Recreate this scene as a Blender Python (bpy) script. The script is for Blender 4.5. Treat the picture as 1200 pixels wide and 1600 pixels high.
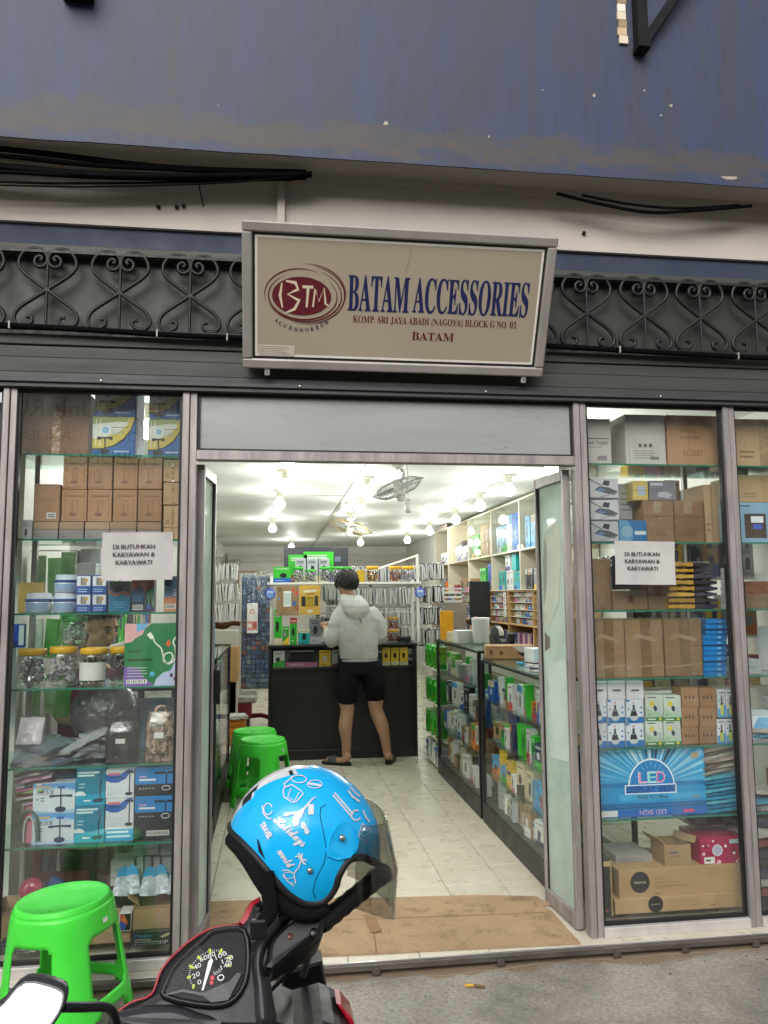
import bpy, math, random
from mathutils import Vector, Matrix
for o in list(bpy.data.objects): bpy.data.objects.remove(o)
SC = bpy.context.scene
COL = SC.collection
R = math.radians
random.seed(7)
# ------------------------------------------------------------------ camera
cam = bpy.data.cameras.new('camera'); co = bpy.data.objects.new('camera', cam); COL.objects.link(co)
cam.sensor_fit = 'HORIZONTAL'; cam.sensor_width = 36.0; cam.lens = 36.0*1230/1200
cam.clip_start = 0.05; cam.clip_end = 600
def cam_basis(yaw, pitch, roll):
    cy, sy, cp, sp = math.cos(yaw), math.sin(yaw), math.cos(pitch), math.sin(pitch)
    f = Vector((sy*cp, cy*cp, sp)); r = Vector((cy, -sy, 0)); u = r.cross(f)
    cr, sr = math.cos(roll), math.sin(roll)
    return r*cr+u*sr, u*cr-r*sr, f
_r, _u, _f = cam_basis(R(7.826), R(6.099), R(-0.459))
co.matrix_world = Matrix(((_r.x, _u.x, -_f.x, 0), (_r.y, _u.y, -_f.y, -3.5), (_r.z, _u.z, -_f.z, 1.5), (0, 0, 0, 1)))
SC.camera = co
# ------------------------------------------------------------------ sky, sun, exposure
SUN_EL, SUN_AZ = 34.0, 200.0          # azimuth clockwise from +Y (into the shop)
w = bpy.data.worlds.new('World'); SC.world = w; w.use_nodes = True
nt = w.node_tree; nt.nodes.clear()
sky = nt.nodes.new('ShaderNodeTexSky'); sky.sky_type = 'NISHITA'; sky.sun_disc = False
sky.sun_elevation = R(SUN_EL); sky.sun_rotation = R(SUN_AZ); sky.air_density = 1.0; sky.dust_density = 4.0; sky.ozone_density = 1.0
hs = nt.nodes.new('ShaderNodeHueSaturation'); hs.inputs['Saturation'].default_value = 0.22
bg = nt.nodes.new('ShaderNodeBackground'); bg.inputs['Strength'].default_value = 0.15
wo = nt.nodes.new('ShaderNodeOutputWorld')
nt.links.new(sky.outputs[0], hs.inputs['Color']); nt.links.new(hs.outputs[0], bg.inputs[0]); nt.links.new(bg.outputs[0], wo.inputs[0])
sl = bpy.data.lights.new('sun', 'SUN'); sl.energy = 1.5; sl.angle = R(50); sl.color = (1, .96, .9)
so = bpy.data.objects.new('sun', sl); COL.objects.link(so)
_d = Vector((math.sin(R(SUN_AZ))*math.cos(R(SUN_EL)), math.cos(R(SUN_AZ))*math.cos(R(SUN_EL)), math.sin(R(SUN_EL))))
so.rotation_euler = _d.to_track_quat('Z', 'Y').to_euler(); so.location = (0, -8, 12)
vs = SC.view_settings; vs.view_transform = 'Standard'; vs.look = 'None'; vs.exposure = 0.55; vs.gamma = 1.0; vs.use_curve_mapping = False
LAMP_W = 10.5
SC.render.engine = 'CYCLES'
cy = SC.cycles; cy.use_denoising = True; cy.denoising_prefilter = 'ACCURATE'; cy.max_bounces = 10; cy.transparent_max_bounces = 24; cy.glossy_bounces = 4
cy.diffuse_bounces = 4; cy.transmission_bounces = 6; cy.caustics_reflective = False; cy.caustics_refractive = False; cy.sample_clamp_indirect = 4.0
# ------------------------------------------------------------------ helpers
def lin(c):
    c = c/255.0
    return c/12.92 if c <= .04045 else ((c+.055)/1.055)**2.4
def H(h): return (lin(int(h[0:2], 16)), lin(int(h[2:4], 16)), lin(int(h[4:6], 16)), 1.0)
def tag(o, label, cat, group=None):
    o['label'] = label; o['category'] = cat
    if group: o['group'] = group
    return o
def struct(o, label=None):
    o['kind'] = 'structure'
    if label: o['label'] = label
    return o
_lay = {}
def catmull(pts, n=6, closed=False):
    P = [Vector(p) for p in pts]; out = []
    m = len(P)
    rng = m if closed else m-1
    for i in range(rng):
        if closed: a, b, c, d = P[(i-1) % m], P[i], P[(i+1) % m], P[(i+2) % m]
        else: a, b, c, d = P[max(i-1, 0)], P[i], P[i+1], P[min(i+2, m-1)]
        for k in range(n):
            t = k/n
            out.append(.5*((2*b)+(c-a)*t+(2*a-5*b+4*c-d)*t*t+(3*b-a-3*c+d)*t**3))
    if not closed: out.append(P[-1])
    return out
_TX = {}
def text_geo(s):
    """outline geometry of a string: verts scaled to a unit box, faces, aspect (width / height)"""
    if s not in _TX:
        cu = bpy.data.curves.new('lettering', 'FONT'); cu.body = s; cu.resolution_u = 3; cu.align_x = 'CENTER'
        ob = bpy.data.objects.new('lettering', cu); me = bpy.data.meshes.new_from_object(ob)
        xs = [v.co.x for v in me.vertices]; ys = [v.co.y for v in me.vertices]
        x0, x1, y0, y1 = min(xs), max(xs), min(ys), max(ys)
        V = [((v.co.x-x0)/(x1-x0), (v.co.y-y0)/(y1-y0)) for v in me.vertices]
        Fc = [tuple(p.vertices) for p in me.polygons]
        nz = me.polygons[0].normal.z
        if nz < 0: Fc = [f[::-1] for f in Fc]
        _TX[s] = (V, Fc, (x1-x0)/(y1-y0))
        bpy.data.objects.remove(ob); bpy.data.curves.remove(cu); bpy.data.meshes.remove(me)
    return _TX[s]
class Fr:
    """a flat face to print on: origin o, right vector r, up vector u (metres), normal n"""
    def __init__(s, o, r, u):
        s.o, s.r, s.u = Vector(o), Vector(r), Vector(u); s.n = s.r.cross(s.u).normalized(); s.k = 0
    def p(s, a, b, k): return s.o+s.r*a+s.u*b+s.n*(.0005+.00006*k)
class MB:
    def __init__(s): s.v = []; s.f = []; s.c = []; s.m = []; s.s = []
    def add(s, V, Fc, col, mat='card', smooth=False):
        b = len(s.v); s.v += [tuple(q) for q in V]
        for f in Fc:
            s.f.append(tuple(b+i for i in f)); s.c.append(col); s.m.append(mat); s.s.append(smooth)
        return s
    def box(s, x0, x1, y0, y1, z0, z1, col, mat='card', bev=0.0, M=None):
        if bev <= 0:
            V = [(x0,y0,z0),(x1,y0,z0),(x1,y1,z0),(x0,y1,z0),(x0,y0,z1),(x1,y0,z1),(x1,y1,z1),(x0,y1,z1)]
            Fc = [(0,3,2,1),(4,5,6,7),(0,1,5,4),(1,2,6,5),(2,3,7,6),(3,0,4,7)]
        else:
            V = []; Fc = []
            X, Y, Z = (x0, x1), (y0, y1), (z0, z1); bv = min(bev, (x1-x0)*.45, (y1-y0)*.45, (z1-z0)*.45)
            idx = {}
            for i in (0, 1):
                for j in (0, 1):
                    for k in (0, 1):
                        sx, sy, sz = (1, -1)[i], (1, -1)[j], (1, -1)[k]
                        for ax in range(3):
                            p = [X[i]+sx*bv, Y[j]+sy*bv, Z[k]+sz*bv]; p[ax] = (X[i], Y[j], Z[k])[ax]
                            idx[i,j,k,ax] = len(V); V.append(tuple(p))
            g = lambda i,j,k,a: idx[i,j,k,a]
            for a in range(3):
                for e in (0, 1):
                    q = [(0,0),(1,0),(1,1),(0,1)]
                    def at(m, n, ax=a, ee=e):
                        t = [0,0,0]; t[ax] = ee; o_ = [i for i in range(3) if i != ax]; t[o_[0]] = m; t[o_[1]] = n
                        return g(t[0],t[1],t[2],ax)
                    Fc.append([at(*z) for z in q])
            for a in range(3):
                o_ = [i for i in range(3) if i != a]
                for m in (0, 1):
                    for n in (0, 1):
                        t0 = [0,0,0]; t1 = [0,0,0]; t0[o_[0]] = t1[o_[0]] = m; t0[o_[1]] = t1[o_[1]] = n; t1[a] = 1
                        Fc.append([g(*t0,o_[0]), g(*t1,o_[0]), g(*t1,o_[1]), g(*t0,o_[1])])
            for i in (0, 1):
                for j in (0, 1):
                    for k in (0, 1): Fc.append([g(i,j,k,0), g(i,j,k,1), g(i,j,k,2)])
            ctr = Vector(((x0+x1)/2, (y0+y1)/2, (z0+z1)/2)); F2 = []
            for f in Fc:
                a, b, c = Vector(V[f[0]]), Vector(V[f[1]]), Vector(V[f[2]])
                if (b-a).cross(c-a).dot((a+b+c)/3-ctr) < 0: f = f[::-1]
                F2.append(tuple(f))
            Fc = F2
        if M is not None: V = [M @ Vector(q) for q in V]
        return s.add(V, Fc, col, mat)
    def beam(s, a, b, wd, ht, col, mat='card', up=(0,0,1)):
        a, b = Vector(a), Vector(b); d = (b-a).normalized(); up = Vector(up)
        if abs(d.dot(up)) > .98: up = Vector((0,1,0))
        sx = d.cross(up).normalized(); uz = sx.cross(d)
        V = [p+sx*(wd/2*i)+uz*(ht/2*j) for p in (a, b) for i, j in ((-1,-1),(1,-1),(1,1),(-1,1))]
        return s.add(V, [(0,1,2,3),(7,6,5,4),(0,4,5,1),(1,5,6,2),(2,6,7,3),(3,7,4,0)], col, mat)
    def tube(s, pts, r, col, mat='plastic', n=8, caps=True, flat=1.0):
        P = [Vector(p) for p in pts]; m = len(P); V = []; Fc = []
        rs = r if isinstance(r, (list, tuple)) else [r]*m
        t = (P[1]-P[0]).normalized(); up = Vector((0,0,1)) if abs(t.z) < .9 else Vector((0,1,0))
        sx = t.cross(up).normalized()
        for i in range(m):
            t = (P[min(i+1,m-1)]-P[max(i-1,0)]).normalized()
            sx = (sx-t*sx.dot(t)).normalized(); sy = t.cross(sx)
            for k in range(n):
                a = 2*math.pi*k/n; V.append(P[i]+sx*(math.cos(a)*rs[i])+sy*(math.sin(a)*rs[i]*flat))
        for i in range(m-1):
            for k in range(n):
                k2 = (k+1) % n; Fc.append((i*n+k, i*n+k2, (i+1)*n+k2, (i+1)*n+k))
        s.add(V, Fc, col, mat, True)
        if caps: s.add(V[:n], [tuple(range(n))[::-1]], col, mat); s.add(V[-n:], [tuple(range(n))], col, mat)
        return s
    def lathe(s, prof, col, mat='plastic', n=20, c=(0,0,0), M=None, smooth=True):
        V = []; Fc = []
        for r, z in prof:
            for k in range(n):
                a = 2*math.pi*k/n; V.append(Vector((r*math.cos(a), r*math.sin(a), z)))
        for i in range(len(prof)-1):
            for k in range(n):
                k2 = (k+1) % n; Fc.append((i*n+k, i*n+k2, (i+1)*n+k2, (i+1)*n+k))
        Fc.append(tuple(range(n))[::-1]); Fc.append(tuple(range((len(prof)-1)*n, len(prof)*n)))
        C = Vector(c); V = [(M @ q if M is not None else q)+C for q in V]
        return s.add(V, Fc, col, mat, smooth)
    def grid(s, rows, col, mat='plastic', smooth=True, closed=False, flip=False):
        nu = len(rows[0]); V = [q for r_ in rows for q in r_]; Fc = []
        for i in range(len(rows)-1):
            for k in range(nu if closed else nu-1):
                k2 = (k+1) % nu; f = (i*nu+k, i*nu+k2, (i+1)*nu+k2, (i+1)*nu+k); Fc.append(f[::-1] if flip else f)
        return s.add(V, Fc, col, mat, smooth)
    # ---- flat print on a face frame, fractions of the face
    def prect(s, F, a0, b0, a1, b1, col, mat='print'):
        F.k += 1; s.add([F.p(a0,b0,F.k), F.p(a1,b0,F.k), F.p(a1,b1,F.k), F.p(a0,b1,F.k)], [(0,1,2,3)], col, mat); return s
    def ppoly(s, F, pts, col, mat='print'):
        F.k += 1; s.add([F.p(a,b,F.k) for a, b in pts], [tuple(range(len(pts)))], col, mat); return s
    def pdisc(s, F, a, b, ra, col, mat='print', rb=None, n=20, a0=0, a1=360):
        if rb is None: rb = ra*F.r.length/F.u.length
        return s.ppoly(F, [(a+ra*math.cos(R(a0+(a1-a0)*k/n)), b+rb*math.sin(R(a0+(a1-a0)*k/n))) for k in range(n+(a1-a0 < 360))], col, mat)
    def pring(s, F, a, b, ra, rb, wd, col, mat='print', n=32, a0=0, a1=360, taper=None):
        F.k += 1; V = []; Fc = []
        for k in range(n+1):
            t = k/n; an = R(a0+(a1-a0)*t); ww = wd*(taper(t) if taper else 1)
            ca, sa = math.cos(an), math.sin(an)
            nx, ny = ca, sa
            dx, dy = ww/2/F.r.length, ww/2/F.u.length
            V.append(F.p(a+ra*ca+nx*dx, b+rb*sa+ny*dy, F.k)); V.append(F.p(a+ra*ca-nx*dx, b+rb*sa-ny*dy, F.k))
        for k in range(n): Fc.append((2*k+1, 2*k, 2*k+2, 2*k+3))
        s.add(V, Fc, col, mat); return s
    def pline(s, F, pts, wd, col, mat='print'):
        F.k += 1; Q = [F.o+F.r*a+F.u*b for a, b in pts]; V = []
        for i, q in enumerate(Q):
            t = (Q[min(i+1, len(Q)-1)]-Q[max(i-1, 0)]).normalized(); sd = F.n.cross(t)
            ww = wd[i] if isinstance(wd, (list, tuple)) else wd
            V += [q+sd*ww/2+F.n*(.0005+.00006*F.k), q-sd*ww/2+F.n*(.0005+.00006*F.k)]
        s.add(V, [(2*i, 2*i+1, 2*i+3, 2*i+2) for i in range(len(Q)-1)], col, mat); return s
    def ptext(s, F, a0, b0, a1, b1, st, col, mat='print', slant=0.0, keep=False, rot=0.0):
        V, Fc, asp = text_geo(st); F.k += 1
        if keep:                                   # keep proportions inside the given box
            W_, H_ = (a1-a0)*F.r.length, (b1-b0)*F.u.length; w_ = min(W_, H_*asp); h_ = w_/asp
            da, db = (W_-w_)/2/F.r.length, (H_-h_)/2/F.u.length; a0 += da; a1 -= da; b0 += db; b1 -= db
        ca, cb = (a0+a1)/2, (b0+b1)/2; rc, rs = math.cos(R(rot)), math.sin(R(rot)); kk = F.u.length/F.r.length
        out = []
        for x, y in V:
            a = (x+slant*y-.5)*(a1-a0); b = (y-.5)*(b1-b0)
            out.append(F.p(ca+a*rc-b*kk*rs, cb+b*rc+a/kk*rs, F.k))
        s.add(out, Fc, col, mat); return s
    def mesh(s, name):
        me = bpy.data.meshes.new(name); me.from_pydata(s.v, [], s.f)
        keys = []
        for k in s.m:
            if k not in keys: keys.append(k)
        for k in keys: me.materials.append(MAT[k])
        me.polygons.foreach_set('material_index', [keys.index(k) for k in s.m])
        me.polygons.foreach_set('use_smooth', s.s)
        at = me.attributes.new('Col', 'FLOAT_COLOR', 'FACE')
        at.data.foreach_set('color', [x for c in s.c for x in c])
        me.update(); return me
    def build(s, name, parent=None, loc=None, rot=None):
        o = bpy.data.objects.new(name, s.mesh(name)); COL.objects.link(o)
        if parent is not None: o.parent = parent
        if loc is not None: o.location = loc
        if rot is not None: o.rotation_euler = rot
        return o
def empty(name, loc=(0,0,0), rot=(0,0,0)):
    o = bpy.data.objects.new(name, None); o.empty_display_size = .05; COL.objects.link(o); o.location = loc; o.rotation_euler = rot; return o
def dup(o, loc=None, rot=None, label=None, parent=None):
    c = o.copy(); COL.objects.link(c); c.parent = parent
    if loc is not None: c.location = loc
    if rot is not None: c.rotation_euler = rot
    if label: c['label'] = label
    for ch in o.children: dup(ch, parent=c)
    return c
ORD = ['first','second','third','fourth','fifth','sixth','seventh','eighth','ninth','tenth','eleventh','twelfth','thirteenth','fourteenth']
ORD += ['fifteenth','sixteenth','seventeenth','eighteenth','nineteenth','twentieth']+['%s-%s' % (t_, o_) for t_ in ('twenty','thirty','forty','fifty') for o_ in ORD[:9]]
# ------------------------------------------------------------------ materials
MAT = {}
def nodes(name):
    m = bpy.data.materials.new(name); m.use_nodes = True; MAT[name] = m
    t = m.node_tree; b = t.nodes['Principled BSDF']
    return m, t, b
def NN(t, typ, **k):
    n = t.nodes.new(typ)
    for a, v in k.items():
        if a in n.inputs: n.inputs[a].default_value = v
        else: setattr(n, a, v)
    return n
def coords(t, rnd=True, scale=(1,1,1)):
    tc = NN(t, 'ShaderNodeTexCoord'); mp = NN(t, 'ShaderNodeMapping'); mp.inputs['Scale'].default_value = scale
    t.links.new(tc.outputs['Object'], mp.inputs['Vector'])
    if rnd:
        oi = NN(t, 'ShaderNodeObjectInfo'); ml = NN(t, 'ShaderNodeMath', operation='MULTIPLY'); ml.inputs[1].default_value = 37.0
        t.links.new(oi.outputs['Random'], ml.inputs[0]); t.links.new(ml.outputs[0], mp.inputs['Location'])
    return mp.outputs[0]
def noise(t, vec, scale, detail=3.0, rough=.55, dist=0.0):
    n = NN(t, 'ShaderNodeTexNoise'); n.inputs['Scale'].default_value = scale; n.inputs['Detail'].default_value = detail
    n.inputs['Roughness'].default_value = rough; n.inputs['Distortion'].default_value = dist
    t.links.new(vec, n.inputs['Vector']); return n.outputs['Fac']
def ramp(t, fac, stops):
    n = NN(t, 'ShaderNodeValToRGB'); e = n.color_ramp.elements
    while len(e) < len(stops): e.new(.5)
    for i, (p, c) in enumerate(stops):
        e[i].position = p; e[i].color = c if isinstance(c, tuple) else (c, c, c, 1)
    t.links.new(fac, n.inputs[0]); return n.outputs[0]
def mixc(t, fac, a, b, blend='MIX'):
    n = NN(t, 'ShaderNodeMix', data_type='RGBA', blend_type=blend)
    for sock, v in ((0, fac), (6, a), (7, b)):
        if hasattr(v, 'node'): t.links.new(v, n.inputs[sock])
        else: n.inputs[sock].default_value = v
    return n.outputs[2]
def bump(t, b, h, strength=.2, dist=.01):
    n = NN(t, 'ShaderNodeBump'); n.inputs['Strength'].default_value = strength; n.inputs['Distance'].default_value = dist
    t.links.new(h, n.inputs['Height']); t.links.new(n.outputs[0], b.inputs['Normal'])
def basic(name, col=None, rough=.5, metal=0.0, var=(.85, 1.08), nscale=6.0, bm=None, rvar=.08, spec=.5, coat=0.0, scale=(1,1,1)):
    """plain coloured material (or the per-face colour of the mesh) broken up by noise"""
    m, t, b = nodes(name); vec = coords(t, scale=scale)
    if col is None:
        a = NN(t, 'ShaderNodeAttribute', attribute_name='Col'); src = a.outputs['Color']
    else: src = NN(t, 'ShaderNodeRGB').outputs[0]; src.default_value = col
    f = noise(t, vec, nscale, 4.0, .6)
    if name in ('card', 'print', 'plastic', 'wrap'):        # no two boxes quite alike
        oi = NN(t, 'ShaderNodeObjectInfo'); src = mixc(t, 1.0, src, ramp(t, oi.outputs['Random'], [(0.0, .80), (1.0, 1.08)]), 'MULTIPLY')
    t.links.new(mixc(t, 1.0, src, ramp(t, f, [(.3, var[0]), (.7, var[1])]), 'MULTIPLY'), b.inputs['Base Color'])
    t.links.new(ramp(t, noise(t, vec, nscale*2.3, 3.0), [(.3, max(0, rough-rvar)), (.7, min(1, rough+rvar))]), b.inputs['Roughness'])
    b.inputs['Metallic'].default_value = metal; b.inputs['Specular IOR Level'].default_value = spec; b.inputs['Coat Weight'].default_value = coat
    if bm: bump(t, b, noise(t, vec, bm[0], 3.0), bm[1], bm[2] if len(bm) > 2 else .004)
    return m
basic('card', rough=.72, var=(.86, 1.06), nscale=7, bm=(60, .15, .001), spec=.3)
basic('print', rough=.42, var=(.9, 1.05), nscale=9, spec=.45)
basic('plastic', rough=.36, var=(.94, 1.04), nscale=5)
basic('gloss', rough=.16, var=(.95, 1.03), nscale=5, coat=.4)
basic('matte', rough=.85, var=(.85, 1.08), nscale=8, bm=(120, .2, .001), spec=.2)
basic('wrap', rough=.14, var=(.8, 1.1), nscale=14, bm=(26, .9, .012), spec=.6)
basic('fabric', rough=.92, var=(.86, 1.1), nscale=30, bm=(300, .35, .001), spec=.15)
basic('fleece', rough=.95, var=(.82, 1.1), nscale=55, bm=(240, .5, .0015), spec=.1)
basic('skin', rough=.5, var=(.92, 1.05), nscale=20, bm=(150, .1, .001)); MAT['skin'].node_tree.nodes['Principled BSDF'].inputs['Subsurface Weight'].default_value = .08
basic('man_skin', H('a68066'), rough=.5, var=(.92, 1.05), nscale=20); basic('woman_skin', H('c79a7a'), rough=.5, var=(.92, 1.05), nscale=20); basic('grey_fleece', H('b3b5b3'), rough=.95, var=(.95, 1.03), nscale=60, bm=(260, .2, .001), spec=.1)
basic('black_cloth', H('14151b'), rough=.9, var=(.85, 1.15), nscale=30, bm=(250, .3, .001), spec=.15); basic('maroon_cloth', H('7a3038'), rough=.9, var=(.85, 1.15), nscale=30, spec=.15)
basic('hair', H('0b0a0a'), rough=.5, var=(.6, 1.5), nscale=20, bm=(70, .8, .006), scale=(6, 6, 1))
basic('alu', H('9c9593'), rough=.45, metal=.25, var=(.6, 1.08), nscale=8, bm=(40, .15, .001), scale=(3, 3, .35))
basic('alu_bright', H('c9c4c0'), rough=.38, metal=.3, var=(.86, 1.05), nscale=5, scale=(3, 3, .7))
basic('sign_frame', H('9a9490'), rough=.4, metal=.3, var=(.84, 1.05), nscale=5)
basic('darkmetal', H('3a3b3b'), rough=.5, metal=.2, var=(.7, 1.15), nscale=8, scale=(.5, 2, 2))
basic('chrome', H('c8c8c8'), rough=.15, metal=1.0, var=(.95, 1.0))
basic('rubber', H('0c0c0d'), rough=.6, var=(.8, 1.2))
basic('stool_green', H('45d63f'), rough=.34, var=(.84, 1.05), nscale=5, bm=(160, .05, .0006)); basic('rail_steel', H('6b645d'), rough=.45, metal=.5, var=(.5, 1.1), nscale=14, scale=(.4, 2, 2))
basic('cardboard', H('b08d66'), rough=.85, var=(.84, 1.08), nscale=4, bm=(30, .2, .002), spec=.2)
basic('cream', H('cfc8b4'), rough=.55, var=(.93, 1.04), nscale=3)
basic('white_paint', H('dedcd6'), rough=.6, var=(.93, 1.03), nscale=2.5, bm=(25, .06, .002))
basic('ceiling_paint', H('dadfd9'), rough=.55, var=(.95, 1.03), nscale=1.2, bm=(2.0, .08, .02))
basic('black_counter', H('161517'), rough=.42, var=(.8, 1.25), nscale=3, bm=(90, .05, .001))
basic('wood', H('b8925c'), rough=.5, var=(.8, 1.1), nscale=4, scale=(1, 8, 1))
def make_glass(name, tint, rough=0.0, extra=0.0, graze=.75):
    m, t, b = nodes(name); t.nodes.remove(b)
    out = t.nodes['Material Output']; tr = NN(t, 'ShaderNodeBsdfTransparent'); tr.inputs[0].default_value = tint
    gl = NN(t, 'ShaderNodeBsdfGlossy'); gl.inputs['Roughness'].default_value = rough; gl.inputs['Color'].default_value = (1,1,1,1)
    lw = NN(t, 'ShaderNodeLayerWeight'); lw.inputs['Blend'].default_value = .5
    fr = NN(t, 'ShaderNodeMath', operation='POWER'); fr.inputs[1].default_value = 4.0; t.links.new(lw.outputs['Facing'], fr.inputs[0])
    ad = NN(t, 'ShaderNodeMath', operation='MULTIPLY_ADD', use_clamp=True); ad.inputs[1].default_value = graze; ad.inputs[2].default_value = .04+extra
    mx = NN(t, 'ShaderNodeMixShader')
    t.links.new(fr.outputs[0], ad.inputs[0]); t.links.new(ad.outputs[0], mx.inputs[0]); t.links.new(tr.outputs[0], mx.inputs[1]); t.links.new(gl.outputs[0], mx.inputs[2])
    t.links.new(mx.outputs[0], out.inputs[0])
    return m, t
make_glass('glass', (.95, .97, .96, 1)); make_glass('case_glass', (.96, .98, .97, 1), 0.0, -.01, .28); make_glass('clear', (.93, .94, .94, 1), .12, .03); make_glass('smoke', (.70, .70, .67, 1), .04, .02); make_glass('lens_glass', (.97, .97, .97, 1), .02, -.032)
make_glass('shelf_glass', (.80, .93, .88, 1), .02, .03); make_glass('jar_glass', (.92, .93, .93, 1), .08, .03)
# cut edge of the shelf glass: green
m, t, b = nodes('glass_edge'); b.inputs['Base Color'].default_value = H('2f8f76'); b.inputs['Roughness'].default_value = .1; b.inputs['Transmission Weight'].default_value = .4
# film: crinkled clear plastic wrap
m, t = make_glass('film', (.9, .9, .9, 1), .1, .08)
vec = coords(t); nz = noise(t, vec, 22, 3, .6, 1.5); bn = NN(t, 'ShaderNodeBump'); bn.inputs['Strength'].default_value = .7; bn.inputs['Distance'].default_value = .006
t.links.new(nz, bn.inputs['Height'])
for n in t.nodes:
    if n.type in ('BSDF_GLOSSY', 'LAYER_WEIGHT'): t.links.new(bn.outputs[0], n.inputs['Normal'])
# window pane with a little dust and smear on it
m, t = make_glass('window_glass', (.95, .97, .96, 1), 0.0, .012)
out = t.nodes['Material Output']; df = NN(t, 'ShaderNodeBsdfDiffuse'); df.inputs[0].default_value = H('c8c4bc'); mx = NN(t, 'ShaderNodeMixShader')
va = coords(t, False, (1, 1, .35)); t.links.new(ramp(t, noise(t, va, 5, 7, .7, .6), [(.45, .004), (.8, .07)]), mx.inputs[0])
old = out.inputs[0].links[0].from_socket; t.links.new(old, mx.inputs[1]); t.links.new(df.outputs[0], mx.inputs[2]); t.links.new(mx.outputs[0], out.inputs[0])
# frosted, dusty door glass
m, t = make_glass('dusty_glass', (.95, .98, .96, 1), .05, .02)
out = t.nodes['Material Output']; df = NN(t, 'ShaderNodeBsdfDiffuse'); df.inputs[0].default_value = H('dfeee6'); tl = NN(t, 'ShaderNodeBsdfTranslucent'); tl.inputs[0].default_value = H('e4f2ea')
ad = NN(t, 'ShaderNodeAddShader'); mx = NN(t, 'ShaderNodeMixShader'); vec = coords(t)
t.links.new(ramp(t, noise(t, vec, 3.0, 4.0, .6, 1.0), [(.35, .68), (.7, .92)]), mx.inputs[0])
old = out.inputs[0].links[0].from_socket; mh = NN(t, 'ShaderNodeMixShader'); mh.inputs[0].default_value = .5
t.links.new(df.outputs[0], mh.inputs[1]); t.links.new(tl.outputs[0], mh.inputs[2]); t.links.new(old, mx.inputs[1]); t.links.new(mh.outputs[0], mx.inputs[2]); t.links.new(mx.outputs[0], out.inputs[0])
# lamp glass
m, t, b = nodes('lamp_glow'); b.inputs['Base Color'].default_value = (1,1,1,1); b.inputs['Emission Color'].default_value = (1, .98, .92, 1); b.inputs['Emission Strength'].default_value = 9.0
m, t, b = nodes('tube_glow'); b.inputs['Emission Color'].default_value = (.95, 1, .97, 1); b.inputs['Emission Strength'].default_value = 4.0
# blue fascia paint: streaks running down, bare brown render along the lower edge
m, t, b = nodes('fascia'); v1 = coords(t, False, (5, 5, .55)); v2 = coords(t, False); v3 = coords(t, False, (1, 1, 2.2))
blue = mixc(t, ramp(t, noise(t, v1, 2.2, 6, .65), [(.38, 0.0), (.66, 1.0)]), H('1f2f52'), H('272d3d'))
blue = mixc(t, ramp(t, noise(t, v1, 9, 4, .7), [(.5, 0.0), (.75, .55)]), blue, H('181b24'))
blue = mixc(t, ramp(t, noise(t, v2, 1.3, 4, .6), [(.45, 0.0), (.7, .6)]), blue, H('2a2d38'))
sx = NN(t, 'ShaderNodeSeparateXYZ'); t.links.new(v2, sx.inputs[0])
hz = NN(t, 'ShaderNodeMapRange'); hz.inputs[1].default_value = 3.40; hz.inputs[2].default_value = 3.66; t.links.new(sx.outputs[2], hz.inputs[0])
wb = NN(t, 'ShaderNodeMath', operation='ADD'); t.links.new(hz.outputs[0], wb.inputs[0])
nb = NN(t, 'ShaderNodeMath', operation='MULTIPLY_ADD'); t.links.new(noise(t, v3, 4.5, 5, .65), nb.inputs[0]); nb.inputs[1].default_value = 1.3; nb.inputs[2].default_value = -.65; t.links.new(nb.outputs[0], wb.inputs[1])
band = ramp(t, wb.outputs[0], [(.08, 0.0), (.28, .8), (.4, .75), (.75, 0.0)])
brown = mixc(t, noise(t, v2, 14, 5, .7), H('332d26'), H('4a4036'))
t.links.new(mixc(t, band, blue, brown), b.inputs['Base Color']); b.inputs['Roughness'].default_value = .6
bump(t, b, noise(t, v2, 5, 5, .55), .25, .012)
# street concrete
m, t, b = nodes('street'); v = coords(t, False)
c = mixc(t, ramp(t, noise(t, v, .9, 5, .6), [(.4, 0.0), (.6, 1.0)]), H('77726a'), H('a29c92'))
c = mixc(t, ramp(t, noise(t, v, 2.6, 7, .7, .8), [(.45, 0.0), (.68, .5)]), c, H('544c42'))
c = mixc(t, ramp(t, noise(t, v, 7, 6, .75, .5), [(.58, 0.0), (.72, .6)]), c, H('a89e90'))
c = mixc(t, ramp(t, noise(t, v, 60, 3, .7), [(.35, .45), (.6, 0.0)]), c, H('4a453e'))
sx = NN(t, 'ShaderNodeSeparateXYZ'); t.links.new(v, sx.inputs[0])
wa = NN(t, 'ShaderNodeMath', operation='MULTIPLY_ADD'); t.links.new(noise(t, v, 4, 5, .6), wa.inputs[0]); wa.inputs[1].default_value = .3; t.links.new(sx.outputs[1], wa.inputs[2])
c = mixc(t, ramp(t, wa.outputs[0], [(.0, 0.0), (.03, .75)]), c, H('7a6349'))
t.links.new(c, b.inputs['Base Color']); b.inputs['Roughness'].default_value = .8
bump(t, b, noise(t, v, 35, 8, .7), .5, .012)
# floor tile
m, t, b = nodes('tile'); v = coords(t)
c = mixc(t, ramp(t, noise(t, v, 6, 5, .6), [(.3, 0.0), (.7, 1.0)]), H('bdb5a4'), H('cbc4b4'))
c = mixc(t, ramp(t, noise(t, v, 3.5, 8, .8), [(.45, 0.0), (.8, .14)]), c, H('a09380'))
t.links.new(c, b.inputs['Base Color']); t.links.new(ramp(t, noise(t, v, 9, 4), [(.3, .22), (.7, .42)]), b.inputs['Roughness'])
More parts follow.
